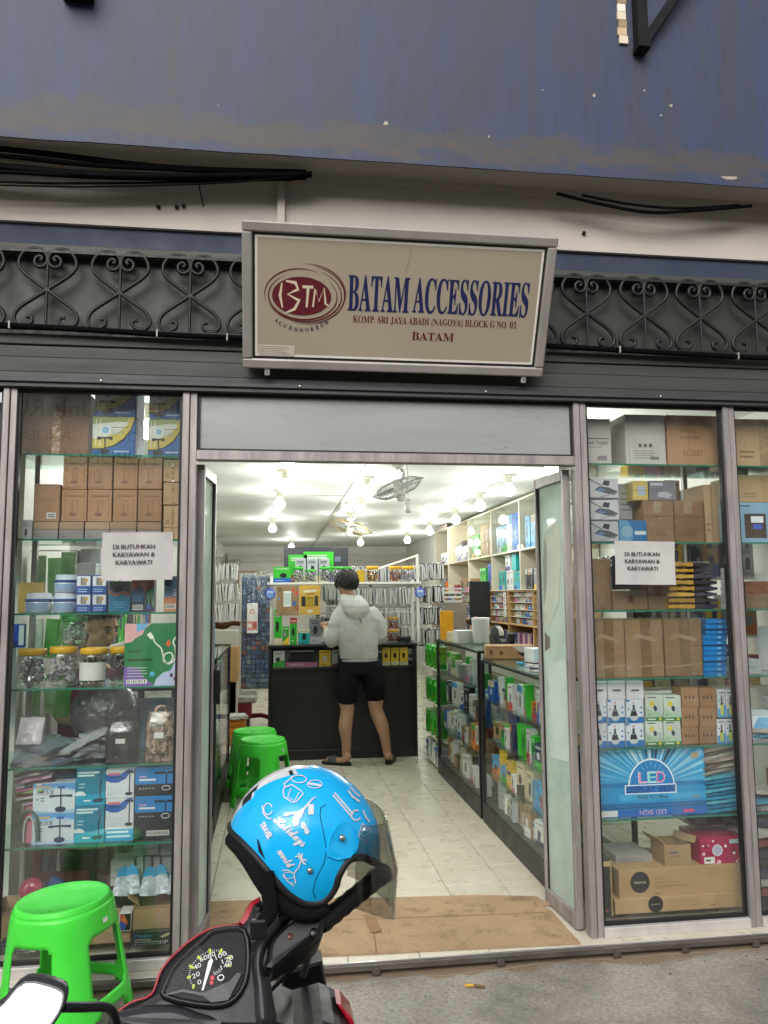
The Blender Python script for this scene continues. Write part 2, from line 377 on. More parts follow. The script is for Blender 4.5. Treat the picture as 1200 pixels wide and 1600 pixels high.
# flattened carton on the floor
m, t, b = nodes('mat_card'); v = coords(t, False); v2 = coords(t, False, (80, 1, 1))
c = mixc(t, ramp(t, noise(t, v, 2.0, 5, .65), [(.35, 0.0), (.7, 1.0)]), H('a48a6a'), H('8f775a'))
c = mixc(t, ramp(t, noise(t, v, 7, 6, .75), [(.5, 0.0), (.68, .7)]), c, H('62503a'))
t.links.new(c, b.inputs['Base Color']); b.inputs['Roughness'].default_value = .9; bump(t, b, noise(t, v2, 2, 3), .3, .003)
# dark olive board of the grille, grey acrylic transom, sign face
basic('olive', H('22251f'), rough=.6, var=(.7, 1.15), nscale=5, bm=(40, .2, .003))
basic('olive_board', H('32352f'), rough=.6, var=(.7, 1.15), nscale=3, bm=(40, .2, .003), scale=(.3, 1, 4))
basic('transom_panel', H('8f918f'), rough=.3, var=(.86, 1.06), nscale=2.5, scale=(.4, 1, 2))
basic('sign_face', H('9c9180'), rough=.35, var=(.93, 1.04), nscale=1.5)
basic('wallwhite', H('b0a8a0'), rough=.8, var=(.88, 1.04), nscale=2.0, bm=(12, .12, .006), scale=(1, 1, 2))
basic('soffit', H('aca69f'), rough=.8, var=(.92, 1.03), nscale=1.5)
basic('wallblue', H('222c42'), rough=.7, var=(.8, 1.1), nscale=4)
basic('iron', H('141512'), rough=.5, metal=.3, var=(.7, 1.3), nscale=20)
basic('cable', H('040405'), rough=.9, var=(.8, 1.2), spec=.1)
# ================================================================== setting
CEIL = 2.64
b = MB(); n = 24
V = []
for j in range(n+1):
    for i in range(n+1):
        V.append((-60+120*i/n, -80+79.93*j/n if j < n else -.07, -.05))
b.add(V, [(j*(n+1)+i, j*(n+1)+i+1, (j+1)*(n+1)+i+1, (j+1)*(n+1)+i) for j in range(n) for i in range(n)], H('777777'), 'street')
struct(b.build('ground'))
# floor slab, tiles laid on it as pieces
fl = MB().box(-6, 7, -.085, 14.6, -.3, -.012, H('5a5248'), 'matte').build('shop_floor'); struct(fl)
tw, td = .30, .27
tm = None
def tile_at(x0, y0, x1, y1):
    global tm
    if abs(x1-x0-tw) < 1e-4 and abs(y1-y0-td) < 1e-4:
        if tm is None: tm = MB().box(0, tw-.003, 0, td-.003, -.012, 0, H('cccccc'), 'tile', .0012).mesh('tile')
        o = bpy.data.objects.new('tile', tm); COL.objects.link(o); o.location = (x0, y0, random.uniform(-.0006, .0004)); o.parent = fl
    else:
        MB().box(0, x1-x0-.003, 0, y1-y0-.003, -.012, 0, H('cccccc'), 'tile', .0012).build('tile', fl, (x0, y0, random.uniform(-.0006, .0004)))
for i in range(-4, 9):
    x0 = -.015+tw*i
    for j in range(0, 16):
        y0 = .16+td*j
        if x0 < -.5 and y0 > 2.5: continue
        if x0 > 1.4 and y0 > 1.6: continue
        tile_at(x0, y0, x0+tw, y0+td)
for i in range(-7, 11): tile_at(.01+tw*i, -.085, .01+tw*(i+1), .16)
# far part of the floor, too distant or hidden to tell tiles
bk = MB().box(-1.2, 3.0, 4.48, 14.5, -.02, -.001, H('c4b9a6'), 'tile').build('far_floor'); struct(bk)
struct(MB().box(-1.25, 3.05, .03, 14.55, CEIL, CEIL+.1, H('ffffff'), 'ceiling_paint').build('ceiling'))
struct(MB().box(-1.32, -1.2, .45, 14.6, -.1, CEIL, H('ffffff'), 'white_paint').build('wall_left'))
struct(MB().box(3.0, 3.1, .08, 14.6, -.1, CEIL, H('ffffff'), 'white_paint').build('wall_right'))
wb_ = MB().box(-1.3, 3.1, 14.5, 14.6, -.1, CEIL, H('ffffff'), 'white_paint').build('wall_back'); struct(wb_)
b = MB()
for z in (2.42, 2.30): b.tube([(-1.15, 14.44, z), (2.98, 14.44, z)], .03, H('cfccc4'), 'plastic', 6)
b.build('pipe', wb_)
# ceiling joints (thin battens)
for a, c in (((.79, .1, CEIL-.008), (.79, 14.4, CEIL-.008)),):
    tag(MB().beam(a, c, .05, .016, H('a8a69a'), 'plastic').build('ceiling_batten'), 'grey batten running along the shop ceiling towards the back', 'batten')
tag(MB().beam((-1.2, 5.35, CEIL-.004), (.76, 5.35, CEIL-.004), .012, .008, H('b6b4a8'), 'plastic').build('ceiling_batten'), 'thin joint strip across the left half of the shop ceiling', 'batten')
# ------------------------------------------------------------------ upper facade
bm = MB(); nx = 60; V = []; x0, x1 = -5.0, 6.5
random.seed(3)
lo = [3.40+random.uniform(-.002, .002) for i in range(nx+1)]
for i in range(nx+1):
    x = x0+(x1-x0)*i/nx; V += [(x, -.25, lo[i]), (x, -.25, 6.2), (x, -.236, lo[i]+.004), (x, -.236, 6.2)]
Fc = []
for i in range(nx):
    a, c = 4*i, 4*i+4; Fc += [(a, c, c+1, a+1), (a, a+2, c+2, c), (a+2, a+3, c+3, c+2)]
bm.add(V, Fc, H('444a60'), 'fascia'); fascia = bm.build('fascia_beam')
tag(fascia, 'stained dark blue concrete beam across the top of the shopfront', 'beam')
ch = MB(); F = Fr((0, -.25, 1.5-1.5*1.3), (1.3, 0, 0), (0, 0, 1.3)); random.seed(5)
for (cx, cz, r_) in ((.36, 3.1, .010), (.92, 3.27, .004), (1.11, 3.265, .007), (1.36, 3.21, .006), (1.3, 3.30, .005), (1.61, 2.99, .022), (-.2, 3.12, .003), (1.4, 3.25, .008), (.72, 3.08, .005)):
    ch.ppoly(F, [(cx+r_*random.uniform(.6, 1.1)*math.cos(k*.9)*(2.0 if r_ > .02 else 1), cz+r_*random.uniform(.4, 1.0)*math.sin(k*.9)*(.35 if r_ > .02 else 1)) for k in range(7)], H('9d948a'), 'matte')
ch.build('paint_chip', fascia)
# steel bracket and strut of the awning fixed to the beam
br = empty('awning_bracket', (1.67, -.25, 4.01))
MB().box(-.025, .025, -.06, -.002, .02, 1.2, H('16171a'), 'matte', .003).box(-.03, .03, -.07, -.002, .0, .03, H('1a1a1c'), 'matte', .003).build('upright', br)
MB().beam((.005, -.03, .03), (.62, -.12, .95), .04, .04, H('17181b'), 'matte').build('strut', br)
tag(br, 'black steel awning bracket with slanting strut on the blue beam', 'bracket')
b = MB(); random.seed(2)
for k in range(9): b.box(1.57+random.uniform(-.004, .004), 1.612+random.uniform(-.004, .004), -.262, -.251, 4.06+.04*k, 4.098+.04*k, H(random.choice(('c9bda8', 'b59f83', '8d7a63', 'd8d0c2'))), 'matte')
tag(b.build('rusty_strip'), 'flaking white strip beside the awning bracket on the blue beam', 'strip')
tag(MB().box(-.91, -.785, -.31, -.251, 4.02, 4.1, H('121214'), 'matte', .004).box(-.9, -.795, -.37, -.30, 4.04, 5.0, H('121214'), 'matte', .004).build('awning_post'), 'black foot of an awning post at the top edge of the beam', 'post')
# wall over the shop window, soffit
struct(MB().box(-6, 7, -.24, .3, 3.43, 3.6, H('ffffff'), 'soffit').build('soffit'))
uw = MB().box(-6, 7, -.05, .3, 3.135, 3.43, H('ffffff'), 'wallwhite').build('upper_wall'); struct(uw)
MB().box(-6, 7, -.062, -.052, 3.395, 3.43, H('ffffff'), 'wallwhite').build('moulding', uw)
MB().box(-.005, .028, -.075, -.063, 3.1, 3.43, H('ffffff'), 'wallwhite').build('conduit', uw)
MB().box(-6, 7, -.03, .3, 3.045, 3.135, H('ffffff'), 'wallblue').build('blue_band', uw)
b = MB(); F = Fr((0, -.05, 0), (1, 0, 0), (0, 0, 1))
for x, z in ((-.53, 3.23), (-.45, 3.235), (1.45, 3.22), (-.42, 3.24)):
    b.lathe([(.008, 0), (.01, .01), (.004, .02)], H('2a2622'), 'matte', 7, (x, -.052, z), Matrix.Rotation(R(90), 4, 'X'))
b.build('anchor_hole', uw)
# dark timber boards between header and grille
bd = MB().box(-6, 7, .0, .25, 2.45, 3.045, H('333333'), 'olive').build('panel_backing'); struct(bd)
for z0, z1, y in ((2.468, 2.535, -.035), (2.538, 2.59, -.02), (2.593, 2.64, -.028)):
    MB().box(-6, 7, y, -.001, z0, z1, H('333333'), 'olive_board', .003).build('board', bd)
MB().box(-6, 7, -.035, -.001, 2.995, 3.044, H('333333'), 'olive_board', .003).build('board', bd)
# ornamental grille
mot = None
def motif():
    sc_ = .34/250.0
    half = [(-22,-15),(-14,-6),(-22,6),(-38,4),(-48,-14),(-38,-34),(-14,-44),(14,-50)][0:0]
    P = [(-24,-8),(-16,-18),(-28,-26),(-42,-14),(-40,8),(-22,18),(-4,8),(-2,-18),(-14,-40),(-42,-52),(-72,-42),(-88,-12),(-80,18),(-50,52),(-18,72),(4,86),(40,108),(78,138),(96,166),(92,196),(72,206),(60,196)]
    P = [(-24,-6),(-17,-14),(-26,-22),(-40,-10),(-36,10),(-18,14),(-3,0),(-4,-24),(-22,-42),(-50,-46),(-76,-30),(-88,0),(-78,28),(-44,58),(0,90),(44,122),(82,152),(96,182),(84,206),(58,208),(42,196),(44,180),(58,180)]
    m_ = MB()
    for sg in (-1, 1):
        pts = [(sg*px*sc_, 0, (90-py)*sc_) for px, py in P]
        m_.tube(catmull(pts, 4), .0085, H('222222'), 'iron', 6)
    m_.tube([(0, 0, .17), (0, 0, -.17)], .0065, H('222222'), 'iron', 6)
    m_.box(-.012, .012, -.007, .007, -.008, .008, H('222222'), 'iron')
    return m_
mg = motif().mesh('scroll')
def grille(xs, xa, xb, label):
    g = empty('window_grille', ((xa+xb)/2, -.05, 2.65))
    cx = (xa+xb)/2
    MB().box(xa-cx, xb-cx, -.008, .008, .0, .012, H('222222'), 'iron').build('rail', g)
    MB().box(xa-cx, xb-cx, -.008, .008, .345, .357, H('222222'), 'iron').build('rail', g)
    for x in xs:
        o = bpy.data.objects.new('scroll', mg); COL.objects.link(o); o.parent = g; o.location = (x-cx, 0, .178)
    tag(g, label, 'grille', 'wrought iron grilles over the shop window')
grille([-1.9, -1.595, -1.29, -.99, -.685, -.385, -.09], -2.1, .0, 'black wrought iron scroll grille left of the shop sign')
grille([1.17, 1.455, 1.745, 2.03, 2.32, 2.61], 1.0, 2.9, 'black wrought iron scroll grille right of the shop sign')
def cable(pts, r, label, ties=(), group=None):
    o = MB().tube(catmull(pts, 6), r, H('101012'), 'cable', 6).build('cable')
    for (x, y, z) in ties:
        MB().box(x-.003, x+.003, y-.014, y+.014, z-.016, z+.016, H('8f8f8a'), 'plastic').build('cable_tie', o)
    tag(o, label, 'cable', group); return o
cable([(-2.2, -.065, 2.668), (-1.4, -.065, 2.662), (-.9, -.065, 2.655), (-.4, -.065, 2.642), (.1, -.065, 2.64)], .013, 'thick black cable tied along the grille left of the sign', [(-1.13, -.065, 2.66), (-.52, -.065, 2.646), (-.22, -.065, 2.64)])
cable([(1.0, -.065, 2.66), (1.5, -.065, 2.65), (2.0, -.065, 2.64), (2.4, -.065, 2.636), (2.9, -.065, 2.65)], .013, 'thick black cable tied along the grille right of the sign', [(1.6, -.065, 2.648), (2.2, -.065, 2.638)])
# cable bundle slung behind the beam
random.seed(11)
cb = [([(-2.0,3.02),(-1.0,3.0),(-.62,2.985),(.05,3.0)],.010),([(-2.0,2.985),(-1.0,2.965),(-.7,2.955),(-.3,2.97),(.1,3.0)],.016),([(-2.0,3.0),(-1.0,2.955),(-.6,2.945),(-.1,2.98),(.12,3.0)],.012),
      ([(-2.0,2.93),(-1.0,2.945),(-.5,2.952),(0,2.985)],.008),([(-2.0,2.88),(-1.0,2.905),(-.55,2.93),(-.05,2.975),(.12,3.0)],.005),([(-2.0,2.86),(-1.0,2.885),(-.6,2.905),(-.2,2.945),(.12,2.995)],.004),
      ([(-2.0,3.04),(-1.0,3.025),(-.4,2.995),(.1,3.01)],.012),([(-2.0,2.97),(-.9,2.95),(-.45,2.958),(.05,2.99)],.014),([(-2.0,2.95),(-.95,2.935),(-.3,2.962),(.1,2.995)],.009)]
for k, (pp, r_) in enumerate(cb):
    cable([(x*1.217, -.17+.012*math.sin(k*2.1), 1.5+(z+.03-1.5)*1.217) for x, z in pp], r_, '%s black cable from the top in the bundle slung under the beam' % ORD[k], group='cables slung under the beam')
cable([(x*1.217, -.17, 1.5+(z-1.5)*1.217) for x, z in ((1.05, 3.02), (1.25, 2.985), (1.42, 2.968), (1.6, 2.985), (1.85, 3.02))], .008, 'black cable drooping below the beam right of the sign')
cable([(x*1.217, -.17, 1.5+(z-1.5)*1.217) for x, z in ((1.15, 3.02), (1.35, 2.995), (1.55, 2.992), (1.8, 3.02))], .006, 'thinner black cable looping under the right end of the beam')
cable([(x*1.217, -.17, 1.5+(z-1.5)*1.217) for x, z in ((-.285, 3.03), (-.28, 2.96), (-.265, 2.885))], .003, 'loose black cable end dangling below the bundle')
# ------------------------------------------------------------------ shop window frame of aluminium with its panes
sf = empty('shopfront', (.5, 0, 0)); tag(sf, 'grey aluminium shopfront frame with tall glass panes and door opening', 'shopfront')
OX = .5
def sbox(nm, x0, x1, y0, y1, z0, z1, mat, bev=.002): return MB().box(x0-OX, x1-OX, y0, y1, z0, z1, H('888888'), mat, bev).build(nm, sf)
ZT = 2.40
for (x0, x1) in ((-1.155, -1.10), (-.41, -.348), (1.378, 1.44), (2.132, 2.19), (2.86, 2.92), (-1.9, -1.84)):
    xm = (x0+x1)/2
    sbox('mullion', x0, xm-.002, -.032, .03, .0, ZT, 'alu'); sbox('mullion', xm+.002, x1, -.028, .03, .0, ZT, 'alu'); sbox('mullion_groove', xm-.002, xm+.002, -.02, .02, .0, ZT, 'rubber', 0)
sbox('header', -6, 7, -.05, .04, ZT, 2.465, 'darkmetal')
sbox('header_lip', -6, 7, -.062, -.051, ZT+.02, 2.44, 'darkmetal')
sbox('door_header', -.348, 1.378, -.03, .03, 2.10, 2.142, 'alu')
panes = ((-1.84, -1.155), (-1.10, -.41), (1.44, 2.132), (2.19, 2.86))
for x0, x1 in panes:
    sbox('sill', x0, x1, -.035, .03, .0, .042, 'alu_bright')
    g = MB(); q = .013
    for a in ((x0, x0+q, .042, ZT), (x1-q, x1, .042, ZT), (x0+q, x1-q, .042, .055), (x0+q, x1-q, ZT-.014, ZT)): g.box(a[0]-OX, a[1]-OX, -.012, .012, a[2], a[3], H('111111'), 'rubber')
    g.build('gasket', sf)
    MB().box(x0+.004-OX, x1-.004-OX, -.003, .003, .046, ZT-.004, H('ffffff'), 'window_glass').build('pane', sf)
tr = MB().box(-.345-OX, 1.375-OX, -.006, .004, 2.145, 2.392, H('aaaaaa'), 'transom_panel').build('transom_panel', sf)
g = MB()
for a in ((-.348, -.336, 2.142, ZT), (1.366, 1.378, 2.142, ZT), (-.336, 1.366, 2.142, 2.152), (-.336, 1.366, 2.388, ZT)): g.box(a[0]-OX, a[1]-OX, -.016, .01, a[2], a[3], H('111111'), 'rubber')
g.build('gasket', sf)
q = MB(); F = Fr((-.345-OX, -.006, 2.145), (1.72, 0, 0), (0, 0, .247)); random.seed(14)
for k in range(26):
    a, c = random.uniform(.68, .97), random.uniform(.12, .85); P = [(a, c)]
    for j in range(5): a += random.uniform(-.018, .024); c += random.uniform(-.09, .09); P.append((min(.99, a), max(.03, min(.95, c))))
    q.pline(F, P, random.uniform(.0006, .0018), H('b4b4b8'), 'matte')
q.build('scuff_mark', sf)['kind'] = 'stuff'
for x in (-1.6, -.75, .1, .95, 1.8, 2.6): MB().lathe([(.006, 0), (.006, .003), (.002, .004)], H('55534f'), 'chrome', 8, (x-OX, -.063, 2.43), Matrix.Rotation(R(90), 4, 'X')).build('screw', sf)
# neighbouring shutters beyond the glass
for nm, x0, x1, lb in (('roller_shutter', -6, -1.9, 'closed grey roller shutter beyond the left window'), ('roller_shutter', 2.92, 7, 'closed grey roller shutter beyond the right window')):
    e = empty(nm, ((x0+x1)/2, .02, 0)); wd = (x1-x0)/2; sm = MB().box(-wd, wd, -.012, .012, 0, .098, H('8b8d8f'), 'plastic', .008).mesh('slat')
    for k in range(24):
        o = bpy.data.objects.new('slat', sm); COL.objects.link(o); o.parent = e; o.location = (0, 0, k*.1)
    tag(e, lb, 'shutter')
# door leaves folded inwards
def leaf(a, c, z1, label, stick):
    a, c = Vector(a), Vector(c); L = (c-a).length; ang = math.atan2(c.y-a.y, c.x-a.x)
    e = empty('glass_door', a, (0, 0, ang)); st = .024
    for nm, x0, x1, za, zb in (('stile', 0, st, .01, z1), ('stile', L-st, L, .01, z1), ('rail', st, L-st, .01, .075), ('rail', st, L-st, z1-.05, z1)):
        MB().box(x0, x1, -.018, .018, za, zb, H('888888'), 'alu', .003).build(nm, e)
    g = MB()
    for q in ((st, st+.008, .075, z1-.05), (L-st-.008, L-st, .075, z1-.05)): g.box(q[0], q[1], -.009, .009, q[2], q[3], H('111111'), 'rubber')
    g.build('gasket', e)
    MB().box(st-.004, L-st+.004, -.003, .003, .07, z1-.045, H('ffffff'), 'dusty_glass').build('pane', e)
    MB().box(L-st+.004, L-.006, -.05, -.019, 1.0, 1.16, H('151515'), 'plastic', .005).build('handle', e)
    if stick:
        F = Fr((L-st, .0035, .1), (-(L-2*st), 0, 0), (0, 0, 1.9)); q = MB()
        q.ppoly(F, [(.08,.62),(.7,.72),(.86,.86),(.78,.93),(.2,.9)], H('b9c4b4'), 'card'); q.ppoly(F, [(.12,.70),(.25,.76),(.3,.86),(.2,.89),(.12,.82)], H('8f9489'), 'card')
        q.ppoly(F, [(.1,.59),(.3,.6),(.32,.625),(.12,.64)], H('6f665a'), 'card'); q.ppoly(F, [(.34,.43),(.5,.38),(.66,.48),(.62,.55),(.42,.56)], H('6c7270'), 'card')
        q.ppoly(F, [(.2,.32),(.9,.33),(.9,.58),(.22,.56)], H('c3d3cc'), 'card'); q.build('torn_sticker', e)
    tag(e, label, 'door'); return e
leaf((1.36, .045, 0), (1.336, .40, 0), 2.09, 'dusty glass door leaf with torn stickers folded against the right post', True)
leaf((-.335, .045, 0), (-.305, .36, 0), 2.09, 'narrow glass door leaf folded inwards at the left post', False)
# paper notices taped outside the glass
def notice(cx, cz, wd, hg, tilt, label):
    rows = []
    for j in range(9):
        r_ = []
        for i in range(9):
            u, v = i/8-.5, j/8-.5
            r_.append((u*wd, -.004-.006*(u*u*1.2)-.01*max(0, v-.42)*3-.002*math.sin(u*9+v*5), v*hg))
        rows.append(r_)
    o = MB().grid(rows, H('bdbab8'), 'card', True).build('paper_notice', None, (cx, -.0045, cz), (0, R(tilt), 0))
    F = Fr((-wd/2, -.0078, -hg/2), (wd, 0, 0), (0, 0, hg)); q = MB(); col = H('3b2a2a')
    for k, s_ in enumerate(('DI BUTUHKAN', 'KARYAWAN &', 'KARYAWATI')):
        y = .70-.165*k; q.ptext(F, .13, y-.045, .77, y+.045, s_, col, 'print', keep=True)
        for d in (-.0022, .0022): q.ptext(F, .13+d, y-.045, .77+d, y+.045, s_, col, 'print', keep=True)
    q.build('lettering', o); tag(o, label, 'notice', 'job notices on the windows'); return o
notice(-.589, 1.679, .293, .205, -.6, 'white paper job notice taped to the left window pane')
notice(1.712, 1.645, .297, .203, .8, 'white paper job notice taped to the right window pane')
# threshold rail and floor edge
rl = MB(); rl.box(-6, 7, -.112, -.087, -.03, -.004, H('4a4644'), 'rail_steel', .003).box(-6, 7, -.104, -.096, -.004, .004, H('777777'), 'chrome', .001)
tag(rl.build('threshold_rail'), 'worn steel gate rail along the edge of the tiled step', 'rail')
for k in range(10): MB().box(0, .035, -.122, -.1125, -.046, -.016, H('4b443f'), 'matte', .004).build('rail_clip', bpy.data.objects['threshold_rail'], (-1.6+.42*k+.1*math.sin(k*4.7), 0, 0))
# flattened carton used as doormat
pts = [(-.335,.66),(.2,.62),(.55,.575),(1.0,.53),(1.30,.475),(1.325,.37),(1.29,.34),(1.31,.30),(1.31,.05),(1.312,-.075),(.9,-.055),(.55,-.04),(.14,-.02),(-.14,.09),(-.345,.10)]
b = MB(); top = [(x, y, .006+.002*math.sin(7*x+3*y)) for x, y in pts]; bot = [(x, y, .001) for x, y in pts]; k = len(pts)
b.add(top+bot, [tuple(range(k))[::-1], tuple(range(k, 2*k))]+[(i, (i+1) % k, k+(i+1) % k, k+i) for i in range(k)], H('a98a62'), 'mat_card')
mt = b.build('cardboard_mat'); tag(mt, 'flattened brown carton laid as a doormat inside the entrance', 'doormat')
F = Fr((0, 0, .009), (1, 0, 0), (0, 1, 0)); q = MB()
for ln in (((.47,.58),(.43,-.035)), ((-.3,.37),(.4,.32),(1.3,.26)), ((-.02,.36),(-.05,.1))): q.pline(F, ln, .004, H('86694a'), 'matte')
q.ppoly(F, [(.42,.37),(.47,.37),(.48,.17),(.43,.16)], H('937351'), 'card'); q.build('crease', mt)
mt2 = MB().box(1.26, 1.345, .345, .385, .004, .012, H('a98a62'), 'mat_card'); mt2.build('torn_flap', mt)
# litter and cracks on the ground
b = MB(); b.tube([(.755, -.255, -.044), (.79, -.262, -.043)], .006, H('c99a4a'), 'matte', 7); b.tube([(.79, -.262, -.043), (.83, -.28, -.044)], .006, H('6d563f'), 'matte', 7)
tag(b.build('cigarette_butt'), 'small crushed cigarette butt on the concrete ground', 'litter')
b = MB(); F = Fr((0, 0, -.05), (1, 0, 0), (0, 1, 0)); random.seed(8)
for st in ((-.1, -.17, 2.4), (1.4, -.22, 1.4)):
    x, y = st[0], st[1]; P = []
    while x < st[0]+st[2]: P.append((x, y)); x += random.uniform(.03, .07); y += random.uniform(-.009, .010)
    b.pline(F, P, [random.uniform(.002, .006) for _ in P], H('a39a8c'), 'matte')
cr = b.build('ground_crack', bpy.data.objects['ground'])
b = MB(); rg = random.Random(44)
for k in range(420):
    x, y = rg.uniform(-1.6, 2.9), -.13-abs(rg.gauss(0, .16)); r_ = rg.uniform(.0015, .005)*(2.0 if rg.random() < .04 else 1)
    b.add([(x+r_*math.cos(a*1.57+k)*rg.uniform(.6, 1.2), y+r_*math.sin(a*1.57+k)*rg.uniform(.6, 1.2), -.0495) for a in range(4)]+[(x, y, -.0495+r_*.9)], [(0, 1, 4), (1, 2, 4), (2, 3, 4), (3, 0, 4)], H(rg.choice(('6a6156', '8d8375', '4c463e', 'a59c8e'))), 'matte')
gr_ = b.build('grit'); gr_['kind'] = 'stuff'; tag(gr_, 'loose grit scattered on the concrete along the step', 'grit')
# building across the street, which the glass mirrors
ob = empty('opposite_building', (0, -17, -.05))
MB().box(-16, 16, -6, 0, 0, 9, H('8f8a84'), 'matte').build('wall', ob)
for k in range(9):
    x = -14+3.4*k
    MB().box(x, x+2.2, .0, .05, 4.6, 6.2, H('2b3138'), 'gloss').build('window', ob)
    MB().box(x-.4, x+2.6, .0, .08, .1, 3.0, H(('5b6066', '6b4436', '47505c')[k % 3]), 'plastic').build('shutter', ob)
MB().box(-16, 16, 0, 1.6, 3.3, 3.55, H('5a5f66'), 'matte').build('canopy', ob)
tag(ob, 'grey shophouse row across the street mirrored in the glass', 'building')
bn = MB().box(-2.55, 2.55, -.02, .02, 0, 2.2, H('e4e0d8'), 'print').build('banner', None, (-4.55, -15.2, 4.05)); F = Fr((2.55, .022, 0), (-5.1, 0, 0), (0, 0, 2.2)); q = MB()
for a0, b0, a1, b1, s_ in ((.04,.66,.96,.94,'JUAL 2 Unit RUKO'), (.04,.45,.96,.6,'(HOOK)+(GANDENG)'), (.06,.24,.9,.39,'HUBUNGI: HAN'), (.06,.04,.9,.19,'0812')): q.ptext(F, a0, b0, a1, b1, s_, H('1d1d22'), 'print', keep=True)
q.build('lettering', bn); tag(bn, 'white for-sale banner across the street, seen mirrored in the left pane', 'banner')
# ================================================================== shop sign, tilted forward
SW, SH = 1.351, .604
th = math.atan2(.26, .545)
sg = empty('shop_sign', (-.149, -.10, 2.498), (th, 0, 0))     # local x right, z up along the face, -y outwards
tag(sg, 'cream light-box sign reading BATAM ACCESSORIES tilted over the door', 'sign')
MB().box(.01, SW-.01, .0, .13, .01, SH-.01, H('7a7674'), 'alu').build('box', sg)
fw = .042
for a in ((0, SW, 0, fw), (0, SW, SH-fw, SH), (0, fw, fw, SH-fw), (SW-fw, SW, fw, SH-fw)):
    MB().box(a[0], a[1], -.022, .004, a[2], a[3], H('c9c4c0'), 'sign_frame', .006).build('frame', sg)
pn = MB().box(fw-.002, SW-fw+.002, -.006, .002, fw-.002, SH-fw+.002, H('b7a78c'), 'sign_face').build('panel', sg)
F = Fr((0, -.006, 0), (SW, 0, 0), (0, 0, SH)); q = MB()
def frame_line(d, wd, col):
    for a in ((d, SW-d, d, d+wd), (d, SW-d, SH-d-wd, SH-d), (d, d+wd, d+wd, SH-d-wd), (SW-d-wd, SW-d, d+wd, SH-d-wd)): q.prect(F, a[0]/SW, a[2]/SH, a[1]/SW, a[3]/SH, col)
frame_line(.043, .010, H('14181d')); frame_line(.053, .010, H('d4cfc6'))
BL, MR = H('151f4c'), H('561420')
def SX(px): return (px-25)/1135.0
bold = lambda s_: ''.join(chr(0x1D400+ord(c)-65) if 'A' <= c <= 'Z' else (chr(0x1D7CE+ord(c)-48) if c.isdigit() else c) for c in s_)
# lettering box fractions measured along the face
for d in (-.001, .001): q.ptext(F, .332+d, .43, .528+d, .68, bold('BATAM'), BL)
for d in (-.001, .001): q.ptext(F, .542+d, .43, .925+d, .68, bold('ACCESSORIES'), BL)
q.ptext(F, .35, .335, .893, .40, bold('KOMP. SRI JAYA ABADI (NAGOYA) BLOCK G NO. 01'), MR)
q.ptext(F, .545, .24, .685, .298, bold('BATAM'), MR)
# oval emblem
cx, cy = .185, .515
q.pdisc(F, cx, cy, .093, MR, rb=.132, n=40)
WH = H('c9bba3')
q.pline(F, [(cx-.062, cy+.085), (cx-.068, cy), (cx-.06, cy-.085)], [.006, .012, .005], WH)
q.pline(F, [(cx-.05, cy+.1), (cx-.02, cy+.09), (cx-.012, cy+.045), (cx-.044, cy+.01), (cx-.008, cy-.03), (cx-.022, cy-.09), (cx-.055, cy-.125)], [.007, .014, .013, .006, .014, .013, .004], WH)
q.prect(F, cx+.002, cy+.055, cx+.036, cy+.075, WH); q.pline(F, [(cx+.02, cy+.06), (cx+.016, cy-.075)], [.012, .008], WH)
q.pline(F, [(cx+.036, cy-.07), (cx+.042, cy+.055), (cx+.054, cy-.03), (cx+.070, cy+.06), (cx+.076, cy-.045), (cx+.086, cy-.06)], [.008, .009, .008, .01, .009, .005], WH)
for (dx, dy, ra, rb_, w_, a0, a1) in ((.004,.0,.108,.162,.006,120,400),(.008,.006,.118,.182,.005,200,425),(.012,.01,.124,.2,.004,250,440),(-.004,.006,.112,.18,.004,60,200),(.018,.02,.12,.20,.004,-50,95)):
    q.pring(F, cx+dx, cy+dy, ra, rb_, w_, MR, a0=a0, a1=a1, taper=lambda t: .2+1.0*math.sin(math.pi*t))
for k, c in enumerate('ACCESSORIES'):
    t_ = k/10; an = R(228+84*t_); q.ptext(F, cx+.118*math.cos(an)-.005, cy+.232*math.sin(an)-.014, cx+.118*math.cos(an)+.006, cy+.232*math.sin(an)+.014, bold(c), H('2c2c40'), rot=-26+52*t_)
# worn sticker in the lower corner
q.prect(F, .05, .095, .165, .17, H('bdb4a6'))
for k in range(5): q.prect(F, .053, .105+.012*k, .15-.01*(k % 3), .109+.012*k, H('77706a'))
q.pline(F, [(.525, .90), (.522, .80), (.508, .70)], .002, H('9a8b70'))
q.build('lettering', sg)
for x in (.105, SW-.085):
    t_ = MB().box(x-.011, x+.011, -.012, .004, -.03, .0, H('cccccc'), 'alu_bright', .002); t_.lathe([(.003, 0), (.003, .004)], H('141414'), 'rubber', 8, (x, -.0125, -.016), Matrix.Rotation(R(90), 4, 'X')); t_.build('bracket', sg)
for x in (.12, SW-.12): MB().beam((x, .1, .3), (x, .16, .25), .02, .02, H('333333'), 'darkmetal').build('wall_arm', sg)
